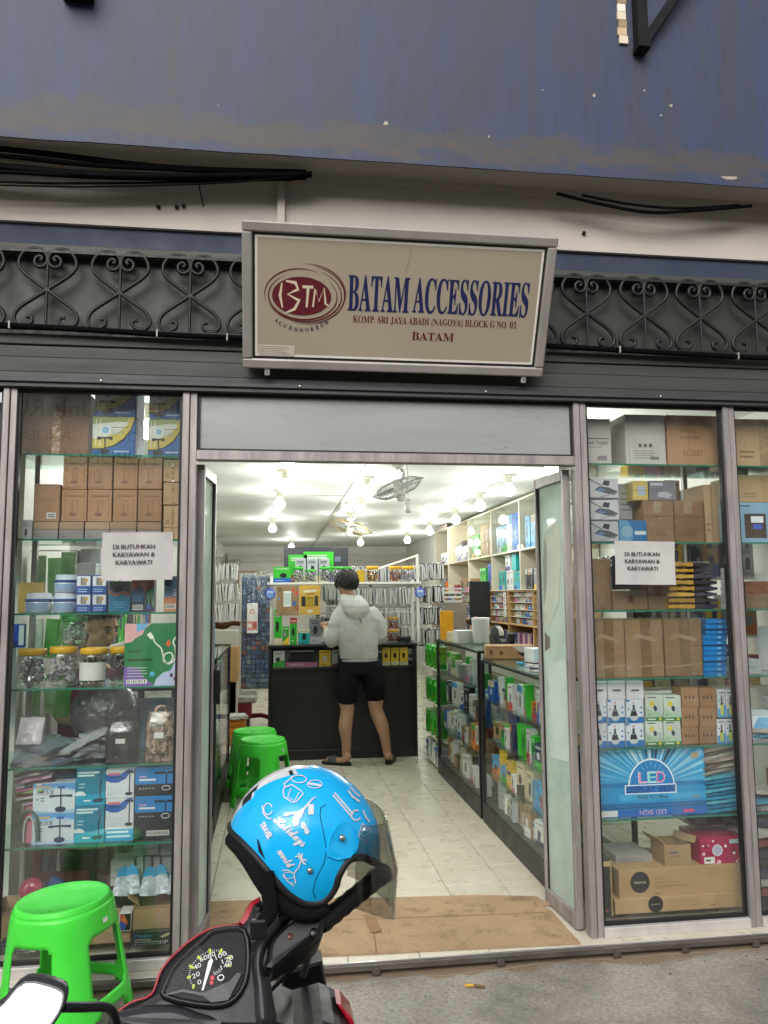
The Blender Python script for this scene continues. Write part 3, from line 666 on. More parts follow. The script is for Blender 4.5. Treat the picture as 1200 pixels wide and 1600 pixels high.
# ================================================================== ceiling lamps
lamp_mesh = None
def lamp(x, y, label, drop=0.0, lit=True, group='bare bulbs on the shop ceiling'):
    global lamp_mesh
    if lamp_mesh is None:
        h = MB().lathe([(.062, 0), (.06, -.008), (.03, -.014), (.026, -.03), (.024, -.055), (.028, -.07)], H('d8d2be'), 'plastic', 16).mesh('socket')
        g = MB().lathe([(.02, -.07), (.03, -.085), (.044, -.105), (.05, -.13), (.044, -.155), (.028, -.172), (.006, -.178)], H('ffffff'), 'lamp_glow', 16).mesh('bulb')
        lamp_mesh = (h, g)
    e = empty('ceiling_lamp', (x, y, CEIL-drop))
    for nm, me in zip(('socket', 'bulb'), lamp_mesh):
        o = bpy.data.objects.new(nm, me); COL.objects.link(o); o.parent = e; o.scale = (1.2, 1.2, 1.15)
    tag(e, label, 'lamp', group)
    l = bpy.data.lights.new('bulb_light', 'POINT'); l.energy = LAMP_W; l.color = (.98, 1, .94); l.shadow_soft_size = .05
    lo_ = bpy.data.objects.new('bulb_light', l); COL.objects.link(lo_); lo_.parent = e; lo_.location = (0, 0, -.33)
    return e
LP = [(.073,3.61,'front bulb of the left row of bare ceiling bulbs'),(.033,4.95,'second bulb of the left row, just below the front one'),(-.054,8.05,'third bulb of the left row, over the card racks'),(.30,12.3,'small unlit-looking far bulb near the back wall'),
      (.985,5.55,'bare bulb beside the far fan on the ceiling batten'),(2.19,3.7,'nearest bulb of the right row above the door leaf'),(2.25,5.0,'second nearest bulb of the right row of ceiling bulbs'),(2.34,6.6,'third bulb of the right row of ceiling bulbs'),
      (2.34,8.4,'fourth bulb of the right row, by the shelf sign'),(2.33,10.4,'farthest bulb of the right row of ceiling bulbs'),(.86,3.95,'bare bulb close beside the nearer cage fan'),(1.0,7.2,'bulb partly behind the far fan'),(1.55,11.0,'far bulb right of the fan near the back')]
for x, y, lb in LP: lamp(x, y, lb)
for rows_, lb in (([(.08, 2.15), (.073, 3.61), (.033, 4.95), (-.054, 8.05), (.3, 12.3)], 'thin white cable linking the left row of ceiling bulbs'), ([(2.15, 2.4), (2.19, 3.7), (2.25, 5.0), (2.34, 6.6), (2.34, 8.4), (2.33, 10.4)], 'thin white cable linking the right row of ceiling bulbs')):
    tag(MB().tube([(x+.03*math.sin(k*2), y, CEIL-.006) for k, (x, y) in enumerate(rows_)], .005, H('b8b6aa'), 'plastic', 6).build('ceiling_cable'), lb, 'cable')
lamp(-.75, 1.25, 'bulb above the left counter seen through the left window'); lamp(1.9, 1.3, 'bulb above the right counter hidden by the door head'); lamp(.08, 2.15, 'added unseen bulb brightening the stools, above the door head'); lamp(2.15, 2.4, 'added bulb over the far right counter, brightening the shop front')  # last two bulbs are added to brighten the stools and shop front
# ================================================================== goods behind the window glass
STY = {}
def sty(name, base, mat='card', obj='carton', cat='box'):
    def deco(fn):
        STY[name] = (H(base), mat, obj, cat, fn); return fn
    return deco
def bars(q, F, a0, a1, b0, n, dh, h, col, jag=.25):
    rr = random.Random(int(a0*1000)+n)
    for k in range(n): q.prect(F, a0, b0-k*dh, a1-(a1-a0)*jag*rr.random(), b0-k*dh+h, col)
def tripod(q, F, cx, b0, b1, wd, col, arms=True):
    kx = 1.0/F.r.length
    q.pline(F, [(cx, b0), (cx+.01, (b0+b1)/2), (cx, b1)], .006, col)
    if arms: q.pline(F, [(cx-wd, b1-.02), (cx-wd*.45, b1), (cx+wd*.45, b1), (cx+wd, b1-.03)], .008, col); q.prect(F, cx-wd, b1-.05, cx-wd*.55, b1+.03, col); q.prect(F, cx+wd*.55, b1-.05, cx+wd, b1+.03, col)
    q.pdisc(F, cx, b0, .016*kx*1.4, col, rb=.012/F.u.length)
def lampsketch(q, F, col):
    q.pline(F, [(.12, .07), (.88, .07), (.88, .93), (.12, .93), (.12, .07)], .0015, col); q.prect(F, .14, .78, .86, .82, col)
    q.pline(F, [(.40, .24), (.44, .45), (.40, .62), (.62, .66)], .004, col); q.pdisc(F, .45, .22, .15, col, rb=.05); q.pline(F, [(.40, .30), (.62, .28), (.62, .66)], .002, col)
@sty('plaincarton', '8a6a55')
def _(q, F): q.prect(F, .44, 0, .56, 1, H('9a7b62'), 'wrap')
@sty('ringbox', '2a5d9c', 'print', 'tripod_box')
def _(q, F):
    q.ppoly(F, [(0,1),(0,.16),(.25,.17),(.5,.24),(.75,.42),(.92,.68),(1,.93),(1,1)], H('14181c')); q.ppoly(F, [(0,1),(0,.19),(.25,.2),(.48,.27),(.72,.44),(.89,.69),(.97,.95),(.97,1)], H('c3b04a'))
    q.ppoly(F, [(0,1),(0,.45),(.3,.47),(.6,.6),(.8,.78),(.86,1)], H('d3d7c8')); q.ppoly(F, [(0,1),(0,.8),(.3,.84),(.6,.88),(.8,.86),(.85,1)], H('8fa05a'))
    for x in (.08, .18): q.pline(F, [(x,.25),(x,.95)], .003, H('e8e8e0'))
    for y in (.45,.62,.78): q.pline(F, [(0,y),(.24,y)], .002, H('e8e8e0'))
    q.pdisc(F, .3, .66, .11, H('e4ecee')); q.pdisc(F, .3, .66, .085, H('7fb2d0')); q.prect(F, .45, .72, .85, .735, H('4a4038')); bars(q, F, .44, .75, .65, 3, .05, .015, H('9aa8b0'))
    tripod(q, F, .29, .12, .46, .18, H('131417')); bars(q, F, .5, .86, .1, 1, .04, .035, H('b9cce0'), 0)
@sty('lampcarton', 'a67f60')
def _(q, F): lampsketch(q, F, H('7c5c44'))
@sty('flatgrey', '8f8a86')
def _(q, F): q.prect(F, 0, .55, 1, .6, H('6b625b')); q.prect(F, 0, .6, 1, 1, H('a3866a')); bars(q, F, .05, .3, .25, 2, .12, .05, H('6d6a68'))
@sty('stickercarton', '9a775a')
def _(q, F): q.prect(F, .5, .08, .86, .24, H('d9d9d6')); bars(q, F, .55, .82, .17, 2, .05, .025, H('555555')); q.prect(F, 0, .94, 1, .97, H('7a5c45')); q.pline(F, [(.2,.55),(.5,.6),(.8,.57)], .003, H('7d5f48'))
@sty('kraft', 'b39673')
def _(q, F): q.prect(F, .42, 0, .58, 1, H('a98b67'), 'wrap'); bars(q, F, .1, .34, .3, 2, .1, .04, H('8a6d4f'))
@sty('smallwhite', 'c9cbca', 'print')
def _(q, F): q.pdisc(F, .5, .35, .13, H('3b3b40'), rb=.2); bars(q, F, .2, .8, .8, 2, .12, .05, H('8890a0'))
@sty('tan', 'b49a55', 'card', 'cardboard_sheet', 'sheet')
def _(q, F): pass
@sty('bluebulb', '2455a0', 'print')
def _(q, F): q.prect(F, .05, .42, .95, .95, H('dfe3ea')); q.prect(F, .3, .45, .7, .85, H('9a8f86')); q.pline(F, [(.35,.9),(.35,.5)], .003, H('3d4a60')); q.prect(F, .55, .65, .8, .8, H('c9a24a')); bars(q, F, .12, .85, .22, 2, .12, .05, H('a8c0e4'))
@sty('teal', '2f6f8f', 'print')
def _(q, F): q.ppoly(F, [(0,1),(0,.75),(.3,.62),(.7,.7),(1,.6),(1,1)], H('3a3436')); q.ppoly(F, [(0,.72),(.3,.6),(.7,.68),(1,.58),(1,.5),(.6,.58),(.3,.5),(0,.6)], H('8d5a48')); bars(q, F, .2, .8, .3, 3, .08, .03, H('5fa0b8'))
@sty('forest', '22304a', 'print')
def _(q, F):
    q.ppoly(F, [(0,1),(0,.6),(.35,.78),(.6,.62),(1,.8),(1,1)], H('a45a42')); q.ppoly(F, [(.55,.15),(1,.15),(1,.78),(.7,.6)], H('5f9a72')); q.ppoly(F, [(0,.62),(.4,.75),(.6,.5),(.45,.3),(0,.35)], H('2b6d96'))
    for x in (.55,.68,.85): q.ppoly(F, [(x-.07,.15),(x+.07,.15),(x,.52)], H('10161f'))
    q.prect(F, .06, .06, .52, .22, H('d8d8d4')); [q.prect(F, .1+.045*k, .09, .1+.045*k+.02, .2, H('222222')) for k in range(9)]; q.prect(F, .68, .09, .86, .24, H('3a5fb8'))
@sty('blueorange', '6f9ec4', 'print')
def _(q, F): q.prect(F, 0, .0, 1, .42, H('d08a66')); q.ppoly(F, [(0,.9),(.25,1),(.5,.8),(.3,.68),(0,.75)], H('33465e')); q.prect(F, .08, .08, .72, .22, H('dcdcd8')); [q.prect(F, .12+.06*k, .1, .12+.06*k+.03, .2, H('222222')) for k in range(9)]; bars(q, F, .55, .95, .6, 3, .07, .03, H('e6eef4'))
@sty('cablebox', '2f8a57', 'print', 'cable_box')
def _(q, F):
    q.ppoly(F, [(0,1),(0,.68),(.12,.7),(.22,.78),(.32,.82),(.36,.92),(.48,1)], H('d9a6a8')); q.ppoly(F, [(.2,1),(.22,.86),(.34,.9),(.44,1)], H('6aa6d0'))
    q.ppoly(F, [(0,0),(0,.3),(.12,.31),(.28,.26),(.34,.14),(.5,.04),(.55,0)], H('7d5aa8')); q.ppoly(F, [(.55,0),(.58,.1),(.7,.2),(.85,.24),(.93,.4),(1,.5),(1,0)], H('b9c0e0'))
    cab = catmull([(.5,.78,0),(.56,.68,0),(.66,.6,0),(.7,.48,0),(.72,.38,0),(.82,.36,0),(.88,.44,0),(.84,.52,0),(.74,.5,0),(.72,.42,0),(.8,.34,0),(.92,.42,0),(.92,.6,0),(.88,.7,0),(.95,.8,0)], 5)
    q.pline(F, [(p.x, p.y) for p in cab], .006, H('e4e6dc')); q.pline(F, [(.43,.84),(.5,.76)], .018, H('eceee6')); q.pline(F, [(.95,.74),(.98,.86)], .018, H('eceee6'))
    q.ppoly(F, [(.74,.66),(.78,.72),(.82,.74),(.84,.66),(.8,.61)], H('d0683a'))
    for x in range(5): q.pdisc(F, .08+.05*x, .55, .016, H('1b2a20'))
    bars(q, F, .06, .5, .40, 1, .05, .03, H('1d3326'), .02); bars(q, F, .06, .46, .28, 4, .045, .01, H('c6d8cc')); q.prect(F, .05, .035, .42, .10, H('e6e6e2')); [q.prect(F, .07+.033*k, .045, .07+.033*k+(.012 if k % 3 else .02), .09, H('1a1a1a')) for k in range(10)]
    q.prect(F, .47, .15, .55, .22, H('58b4d6')); [q.pdisc(F, x, y, .03, H('6a3038'), rb=.035) for x, y in ((.86,.16),(.93,.1),(.96,.18))]
@sty('thinblue', '2448b0', 'gloss', 'folder', 'folder')
def _(q, F): q.prect(F, .55, .1, .98, .95, H('d8dde6'))
@sty('standwhite', 'd3dbe4', 'print', 'phone_stand_box')
def _(q, F):
    q.ppoly(F, [(0,1),(0,.86),(.3,.8),(.6,.9),(1,.78),(1,1)], H('5f9fd8')); q.ppoly(F, [(0,.86),(.3,.8),(.6,.9),(1,.78),(1,.7),(.6,.83),(.3,.74),(0,.8)], H('a9c9e8')); q.ppoly(F, [(0,0),(0,.12),(.5,.05),(1,.14),(1,0)], H('a7c6e2'))
    q.prect(F, .06, .84, .42, .91, H('c8b48c')); q.ptext(F, .07, .62, .5, .78, '手机支架', H('20304a')); q.ptext(F, .08, .44, .14, .52, '×', H('303848')); bars(q, F, .18, .28, .5, 2, .09, .03, H('505a6c'))
    tripod(q, F, .66, .13, .58, .27, H('24375f')); q.pline(F, [(.66,.58),(.66,.84)], .005, H('24375f')); q.prect(F, .58, .82, .76, .9, H('2f63b0')); q.pdisc(F, .66, .13, .12, H('1d2d4c'), rb=.07)
@sty('standteal', '1d7f9e', 'print', 'microphone_stand_box')
def _(q, F):
    bars(q, F, .06, .78, .86, 1, .08, .05, H('d8ecf2'), 0); bars(q, F, .06, .62, .78, 1, .08, .05, H('d8ecf2'), 0); bars(q, F, .1, .32, .56, 2, .09, .03, H('a8d4e0'))
    q.ppoly(F, [(0,.3),(.25,.33),(.6,.26),(1,.36),(1,.0),(0,0)], H('16a0c4')); q.pdisc(F, .15, .26, .2, H('dfe9ec'), rb=.12, a0=0, a1=180); q.prect(F, .28, .1, .52, .14, H('e6f0f2'))
    q.pline(F, [(.84,.16),(.82,.5),(.9,.88)], .005, H('152c3c')); q.ppoly(F, [(.58,.12),(.7,.17),(.97,.17),(.92,.08),(.66,.06)], H('17324a')); q.prect(F, .76, .72, .9, .84, H('2d6c8c'))
def arc_print(q, F, band):
    q.ppoly(F, [(0,.62),(0,.84),(.2,.8),(.5,.82),(.72,.96),(.8,1),(1,1),(.85,.9),(.7,.66),(.45,.54),(.2,.54)], H('1f5fb0')); q.prect(F, .08, .8, .5, .88, H('d9737e')); bars(q, F, .1, .6, .7, 1, .05, .04, H('2a3a58'), 0)
    q.pline(F, [(.84,.16),(.84,.92)], .005, H('131c30')); q.pdisc(F, .82, .14, .14, H('1a2640'), rb=.06); q.prect(F, .7, .86, .98, .94, H('1b2a4a')); bars(q, F, .05, .6, .16, 2, .06, .012, H('a0aab8'))
    for k in range(3): q.pline(F, [(0,.42-.07*k),(.3,.36-.07*k),(.6,.28-.06*k)], .0012, H('9fb4cc'))
@sty('standarc', 'dde1e6', 'print', 'phone_stand_box')
def _(q, F): q.prect(F, 0, 0, 1, .28, H('1d8fd0')); bars(q, F, .06, .9, .18, 2, .1, .05, H('cfe8f6'), .1); G = Fr(F.o+F.u*.28, F.r, F.u*.72); G.k = F.k; arc_print(q, G, True)
@sty('standarc2', 'dde1e6', 'print', 'phone_stand_box')
def _(q, F): arc_print(q, F, False)
def blackprint(q, F, lo):
    q.prect(F, 0, lo, 1, 1, H('1583cc')); sp = 1-lo
    q.prect(F, .1, lo+sp*.4, .28, lo+sp*.5, H('c9a0d0')); q.prect(F, .1, lo+sp*.2, .5, lo+sp*.32, H('e4ecf2'))
    q.pline(F, [(.76,lo-.22*sp),(.76,lo+sp*.6)], .006, H('0d1118')); q.prect(F, .48, lo+sp*.58, .72, lo+sp*.72, H('0d1118')); q.prect(F, .8, lo+sp*.58, .99, lo+sp*.72, H('0d1118')); q.pline(F, [(.5,lo+sp*.62),(.99,lo+sp*.64)], .005, H('0d1118'))
    q.pring(F, .76, lo-.24*sp, .1, .09*sp+.02, .004, H('c8ccd0')); [q.prect(F, .1+.08*k, lo-.28*sp, .15+.08*k, lo-.2*sp, H('9aa0a4')) for k in range(5)]
@sty('standblack', '20242a', 'print', 'tripod_box')
def _(q, F): blackprint(q, F, .62); q.prect(F, .3, .08, .86, .2, H('d9d9d4')); [q.prect(F, .32+.033*k, .1, .335+.033*k, .18, H('222222')) for k in range(16)]
@sty('standblack2', '20242a', 'print', 'tripod_box')
def _(q, F): blackprint(q, F, .4)
@sty('flatnavy', '33506f', 'print', 'flat_box')
def _(q, F): q.prect(F, 0, .0, 1, .3, H('8fa8c4'))
@sty('meetoo', '23282b', 'print')
def _(q, F):
    q.ptext(F, .05, .62, .5, .86, 'Meetoo', H('3fa6bf')); q.ptext(F, .05, .38, .5, .52, 'ORIGINAL', H('dcdcd8')); bars(q, F, .05, .72, .26, 1, .1, .05, H('b8bcbc'), 0); [q.prect(F, .05+.09*k, .08, .1+.09*k, .18, H('8d9494')) for k in range(8)]
    q.ptext(F, .74, .1, .95, .34, '10P', H('e2e2de')); q.ppoly(F, [(.72,.62),(.98,.88),(.98,.7),(.8,.5)], H('c9b98a'))
@sty('kraftopen', 'a98a66', 'card', 'open_carton')
def _(q, F): q.prect(F, 0, .9, 1, 1.0, H('8b6d4d'))
@sty('phonebox', 'e4e2e0', 'print', 'phone_box')
def _(q, F): q.prect(F, .06, .06, .94, .94, H('14151a')); q.ppoly(F, [(.1,.1),(.5,.1),(.7,.5),(.4,.9),(.1,.9)], H('d85a3a')); q.ppoly(F, [(.1,.1),(.5,.1),(.6,.3),(.3,.6),(.1,.5)], H('3a4fc0')); q.ppoly(F, [(.2,.6),(.45,.4),(.6,.6),(.4,.85)], H('e08a4a'))
@sty('palebox', 'a9b0ae', 'print')
def _(q, F): bars(q, F, .2, .8, .5, 2, .12, .05, H('7f8886'))
@sty('whitecarton2', 'b9b2ae')
def _(q, F): bars(q, F, .1, .95, .56, 1, .1, .02, H('4a4a50'), 0); q.ptext(F, .15, .42, .9, .53, bold('Power Supply'.upper()).lower() if 0 else 'Power Supply', H('26262c')); bars(q, F, .1, .8, .38, 1, .05, .012, H('66666c')); q.prect(F, .55, .1, .85, .2, H('8c8c90'))
@sty('whitecarton', 'c4bdb9')
def _(q, F):
    for k in range(3): q.prect(F, .32+.13*k, .36, .4+.13*k, .43, H('5d5d64'))
    bars(q, F, .2, .75, .28, 4, .045, .014, H('8d8a8c')); q.prect(F, .6, .12, .82, .18, H('7a787c')); q.pline(F, [(.08,.02),(.08,.98)], .003, H('a8a19d'))
@sty('modelcarton', 'a6805f')
def _(q, F): q.ptext(F, .27, .66, .6, .73, 'MODEL:', H('6b4c38')); q.ptext(F, .27, .53, .66, .6, 'P-3000BA', H('6b4c38')); [q.pline(F, [(x,.22),(x,.31),(x+.06,.31),(x+.06,.22),(x,.22)], .003, H('5b4030')) for x in (.33,.42,.52,.6)]; q.pline(F, [(.42,0),(.42,1)], .003, H('8a674a')); q.prect(F, .78, 0, .785, 1, H('86644a'))
@sty('scanner', 'c3c2c6', 'print', 'scanner_box')
def _(q, F):
    q.prect(F, .02, .02, .98, .07, H('5d6066')); q.prect(F, .0, .88, .14, .98, H('3c4048')); bars(q, F, .0, .16, .2, 2, .1, .04, H('5a5f68'))
    q.ppoly(F, [(.25,.42),(.52,.3),(.86,.2),(.98,.36),(.7,.56),(.4,.6)], H('565b62')); q.ppoly(F, [(.3,.4),(.5,.32),(.62,.42),(.42,.52)], H('6b86b0')); q.ppoly(F, [(.5,.68),(.56,.9),(.74,.86),(.7,.62)], H('3a3f46')); q.pline(F, [(.1,.95),(.5,.62)], .004, H('4a4f56')); q.pline(F, [(.42,.1),(.9,.3)], .004, H('8a8f96'))
@sty('kraftmark', 'a47e5c')
def _(q, F): [q.pline(F, [(x,.18),(x,.28),(x+.1,.28),(x+.1,.18),(x,.18)], .003, H('4f3a2a')) for x in (.2,.4,.6)]; q.prect(F, .0, .62, 1, .64, H('84633f')); q.ppoly(F, [(.3,.7),(.6,.72),(.62,.98),(.35,.98)], H('c4a888'), 'wrap')
@sty('router', '2d6a9c', 'print', 'router_box')
def _(q, F): q.ppoly(F, [(0,0),(0,1),(.3,1),(.5,.6),(.5,.2),(.3,0)], H('5f9ec8')); q.pdisc(F, .28, .5, .2, H('8fb6cc')); q.prect(F, .56, .36, .96, .52, H('dce8f0'))
@sty('yellowbox', 'c8ae62', 'print')
def _(q, F): q.prect(F, .3, .25, .8, .7, H('9db0c8')); q.pline(F, [(.0,.5),(1,.5)], .003, H('9a8446'))
@sty('violetbox', '86848e', 'print')
def _(q, F): q.prect(F, .05, .75, .5, .9, H('b8b8c4')); q.ppoly(F, [(.3,.2),(.7,.1),(.85,.3),(.6,.45),(.35,.4)], H('a7abb4')); bars(q, F, .1, .5, .55, 2, .1, .04, H('5a5a66'))
@sty('greywhite', '9a9694', 'print')
def _(q, F): bars(q, F, .1, .9, .7, 4, .15, .04, H('777575'))
@sty('wrapcarton', 'a5825f', 'wrap')
def _(q, F): pass
@sty('blackcarton', '2a2a30', 'wrap')
def _(q, F): bars(q, F, .05, .5, .06, 1, .1, .04, H('5a5a60'))
@sty('logocarton', 'a98a68')
def _(q, F):
    for k in range(5): q.pline(F, [(.52,.55),(.52+.12*math.cos(1.26*k+.3),.55+.3*math.sin(1.26*k+.3))], .006, H('8f2f34'))
    q.pring(F, .52, .55, .06, .14, .004, H('8f2f34')); q.prect(F, .36, 0, .66, .02, H('8a6a48'))
@sty('orangecarton', '9a6a44')
def _(q, F): q.prect(F, 0, .55, 1, 1, H('8f5228'), 'wrap'); q.prect(F, .0, .0, .5, .5, H('94775a'))
@sty('tapecarton', 'ad8a64')
def _(q, F): q.prect(F, .4, .0, .68, 1, H('9b7850'), 'wrap'); q.prect(F, 0, .36, 1, .365, H('94744f')); q.ppoly(F, [(.05,.62),(.4,.68),(.8,.6),(.9,.66),(.3,.76)], H('c9ab86'), 'wrap'); q.ppoly(F, [(.0,.14),(1,.2),(1,.23),(.0,.18)], H('c4a680'), 'wrap')
@sty('bluefolder', '1680cc', 'print', 'flat_box')
def _(q, F): q.prect(F, .0, .0, 1, .12, H('0f5c98')); q.prect(F, .6, .3, .75, .7, H('8fc4ea'))
@sty('bulbblue', 'd9dee6', 'print', 'light_bulb_box')
def _(q, F):
    q.prect(F, 0, 0, 1, .26, H('1b76bc')); q.ppoly(F, [(0,1),(0,.9),(.25,.94),(.1,1)], H('1b76bc')); q.pdisc(F, .42, .26, .24, H('cfd6da'), rb=.16); q.ppoly(F, [(.2,.3),(.62,.3),(.56,.5),(.48,.62),(.48,.78),(.36,.78),(.36,.62),(.26,.5)], H('262b33'))
    q.ppoly(F, [(.28,.5),(.56,.5),(.5,.58),(.34,.58)], H('7d8892')); q.ppoly(F, [(.42,.93),(.36,.84),(.48,.84)], H('c43a3a')); [q.pdisc(F, .84, y, .06, H('2f7fc0')) for y in (.66,.44)]; q.pdisc(F, .12, .6, .05, H('2f7fc0'))
@sty('whitetop', 'd6d6da', 'print')
def _(q, F): q.ptext(F, .26, .42, .74, .54, 'HILIFE' if 0 else 'SMILE', H('2a2c34')) if 0 else bars(q, F, .26, .74, .44, 1, .1, .1, H('3a3c44'), 0)
@sty('bulbgreen', 'cfd8cc', 'print', 'light_bulb_box')
def _(q, F):
    q.prect(F, 0, 0, 1, .15, H('2f7a3c')); q.ppoly(F, [(0,.15),(0,.55),(.4,.35),(1,.3),(1,.15)], H('a9c4a8')); q.pdisc(F, .36, .68, .14, H('d9c63a')); q.ppoly(F, [(.42,.55),(.55,.62),(.66,.5),(.58,.36),(.46,.42)], H('33384a')); q.ppoly(F, [(.6,.4),(.95,.2),(.9,.55),(.68,.55)], H('b6c0c8'))
    bars(q, F, .12, .6, .9, 1, .05, .04, H('4a5a50'), 0); bars(q, F, .08, .55, .05, 1, .05, .05, H('d8e4d4'), 0); q.pdisc(F, .8, .08, .08, H('d9c63a')); bars(q, F, .08, .3, .28, 2, .06, .02, H('5a8a60'))
@sty('kraftbolt', '9d7654')
def _(q, F): [q.prect(F, .2+.22*k, .42, .28+.22*k, .58, H('31241a')) for k in range(3)]
@sty('bottle', 'd8dee2', 'print', 'glue_box')
def _(q, F):
    q.ppoly(F, [(0,0),(1,0),(1,.45),(0,.3)], H('4fa6d8')); q.prect(F, .3, .08, .72, .46, H('c9cf5a')); q.ppoly(F, [(.3,.46),(.72,.46),(.6,.56),(.6,.74),(.5,.84),(.42,.74),(.42,.56)], H('22282c')); bars(q, F, .15, .85, .88, 1, .05, .04, H('46505a'), 0); q.pdisc(F, .2, .62, .11, H('2f8fd0'))
@sty('ledbox', '1c8ec8', 'print', 'sign_box')
def _(q, F):
    q.prect(F, 0, .12, 1, 1, H('0f4f86')); lo, hi = .50, .99; cx, cy = .5, .45
    q.prect(F, .005, lo, .995, hi, H('2d9fd6')); random.seed(21)
    for k in range(26):
        an = R(8+164*k/25+random.uniform(-2, 2)); w_ = R(random.uniform(.8, 3.0)); col = H(random.choice(('8fd0ec', 'c9e8f4', '12324e', '5fbce6', 'a8dcf0', '0f2a44') if 50 < math.degrees(an) < 130 else ('5fbce6', '8fd0ec', '49aede', '7cc8ea')))
        P = [(cx+.12*math.cos(an), cy+.2*math.sin(an))]
        for sgn in (-1, 1):
            a2 = an+sgn*w_; t_ = min((hi-cy)/max(math.sin(a2)*1.05, .01), .49/max(abs(math.cos(a2))*.62, .01)); x, y = cx+.62*t_*math.cos(a2), cy+1.05*t_*math.sin(a2)
            if y < lo: y = lo
            P.append((min(max(x, .006), .994), min(y, hi)))
        if P[0][1] < lo: P[0] = (P[0][0], lo)
        q.ppoly(F, P if (P[1][0]-P[0][0])*(P[2][1]-P[0][1])-(P[1][1]-P[0][1])*(P[2][0]-P[0][0]) > 0 else P[::-1], col)
    q.prect(F, .005, .13, .995, lo, H('1f93cc')); q.prect(F, .005, .13, .995, .2, H('156aa4')); q.prect(F, .005, lo-.06, .995, lo, H('1679b4')); q.prect(F, .2, .24, .995, .33, H('3aa6da'))
    q.pdisc(F, .5, .44, .212, H('e8f4fa'), rb=.42, a0=0, a1=180, n=30); q.pdisc(F, .5, .44, .2, H('1583c8'), rb=.395, a0=0, a1=180, n=30)
    q.prect(F, .255, .33, .725, .47, H('e8f4fa')); q.prect(F, .265, .345, .715, .455, H('1a6fc0'))
    for k, (c, col) in enumerate((('L', 'f0a0c4'), ('E', '8fe4dc'), ('D', 'e84a9a'))):
        q.ptext(F, .385+.083*k-.004, .49, .455+.083*k+.004, .66, c, H('f4f4f4')); q.ptext(F, .385+.083*k, .50, .455+.083*k, .65, c, H(col))
    for k in range(9): an = R(20+140*k/8); q.pline(F, [(.5+.11*math.cos(an), .5+.22*math.sin(an)), (.5+.16*math.cos(an), .5+.31*math.sin(an))], .002, H('8fd0ec'))
    q.ptext(F, .275, .355, .705, .445, 'DISPLAY SIGN', H('0c2f6c')); q.ptext(F, .365, .255, .645, .31, 'MADE IN CHINA', H('16202c')); q.prect(F, .87, .84, .94, .93, H('b0a58c')); q.prect(F, .87, .24, .94, .29, H('6f9aa8'))
    q.prect(F, .02, .0, 1, .105, H('1767b8')); q.prect(F, .03, .01, .18, .1, H('dcdcd8')); q.ptext(F, .38, .02, .62, .09, 'LED SIGN', H('e0b8dc'), rot=180); q.prect(F, .78, .03, .88, .08, H('d05a8a'))
def deerma(q, F, cx, r_, lines, tx):
    q.pdisc(F, cx, .56, r_, H('1b1b1f')); q.ptext(F, cx-r_*.62, .51, cx+r_*.62, .62, 'deerma', H('c9b79c')); y = .72
    for s_ in lines: q.ptext(F, tx, y-.1, tx+.035*len(s_)*.42, y, s_, H('8a6f52')); y -= .15
    q.prect(F, tx, .38, tx+.24, .395, H('6f583f')); q.prect(F, tx, .33, tx+.14, .34, H('8a6f52')); q.prect(F, tx, .13, tx+.05, .155, H('5a4634'))
@sty('doormiller', 'b7966d', 'card', 'long_carton')
def _(q, F): deerma(q, F, .31, .058, ['Deerma Spray Mop'], .4); q.pline(F, [(.81,.95),(.77,.3),(.75,.28)], .002, H('7a5f44')); q.pline(F, [(.74,.3),(.78,.25)], .005, H('7a5f44'))
@sty('doormiller2', 'b7966d', 'card', 'long_carton')
def _(q, F): deerma(q, F, .165, .077, ['Deerma', 'Vacuum Cleaner'], .28)
@sty('pinkbox', 'a8214e', 'print', 'gift_box')
def _(q, F):
    q.pdisc(F, .42, .55, .13, H('d4d4e0')); q.pdisc(F, .42, .55, .1, H('b8b4cc')); random.seed(5)
    for k in range(26):
        a, c = random.uniform(.05, .97), random.uniform(.05, .9)
        if abs(a-.42) < .16 and abs(c-.55) < .3: continue
        q.pdisc(F, a, c, random.uniform(.015, .04), H(random.choice(('e8c8d4', 'f0e0e4', '5a1430', 'd8688e', 'f4e8ea'))), n=7)
    q.prect(F, .08, .12, .34, .34, H('e4e0d8')); q.prect(F, .12, .2, .24, .26, H('444444')); q.prect(F, .72, .76, .94, .9, H('b8d4dc'))
@sty('smallopen', 'b0916c', 'card', 'open_carton')
def _(q, F): q.prect(F, .2, .6, .5, .7, H('6f6a78')); q.prect(F, .2, .46, .62, .5, H('8a7458'))
@sty('darkspeaker', '2a2a2c', 'plastic', 'speaker_box')
def _(q, F): q.prect(F, .0, .88, 1, .97, H('c8b078')); q.prect(F, .88, 0, 1, 1, H('b69768')); q.pdisc(F, .5, .1, .2, H('3b3b3f')); q.pdisc(F, .5, .1, .08, H('c83a2a'))
@sty('devicebox', '8fb4d0', 'print', 'device_box')
def _(q, F): q.prect(F, .2, .12, .72, .72, H('4a3a34')); q.prect(F, .36, .5, .66, .66, H('d8dce0')); q.prect(F, .4, .34, .62, .46, H('3f5fc0')); q.ptext(F, .42, .36, .6, .44, '2.4', H('c8d8f8')) if 0 else None; bars(q, F, .1, .4, .9, 1, .1, .03, H('3a4a5c'))
@sty('smallwhitebox', 'c9c9cb', 'print', 'flat_box')
def _(q, F): q.prect(F, 0, 0, 1, .15, H('77777a'))
@sty('lightbluebox', 'd8e2ea', 'print', 'flat_box')
def _(q, F): q.ppoly(F, [(.15,.1),(.9,.1),(1,.6),(1,.9),(.3,.9)], H('6fb0dc')); q.pline(F, [(.4,.5),(.6,.6),(.8,.5)], .003, H('c8d8e4'))
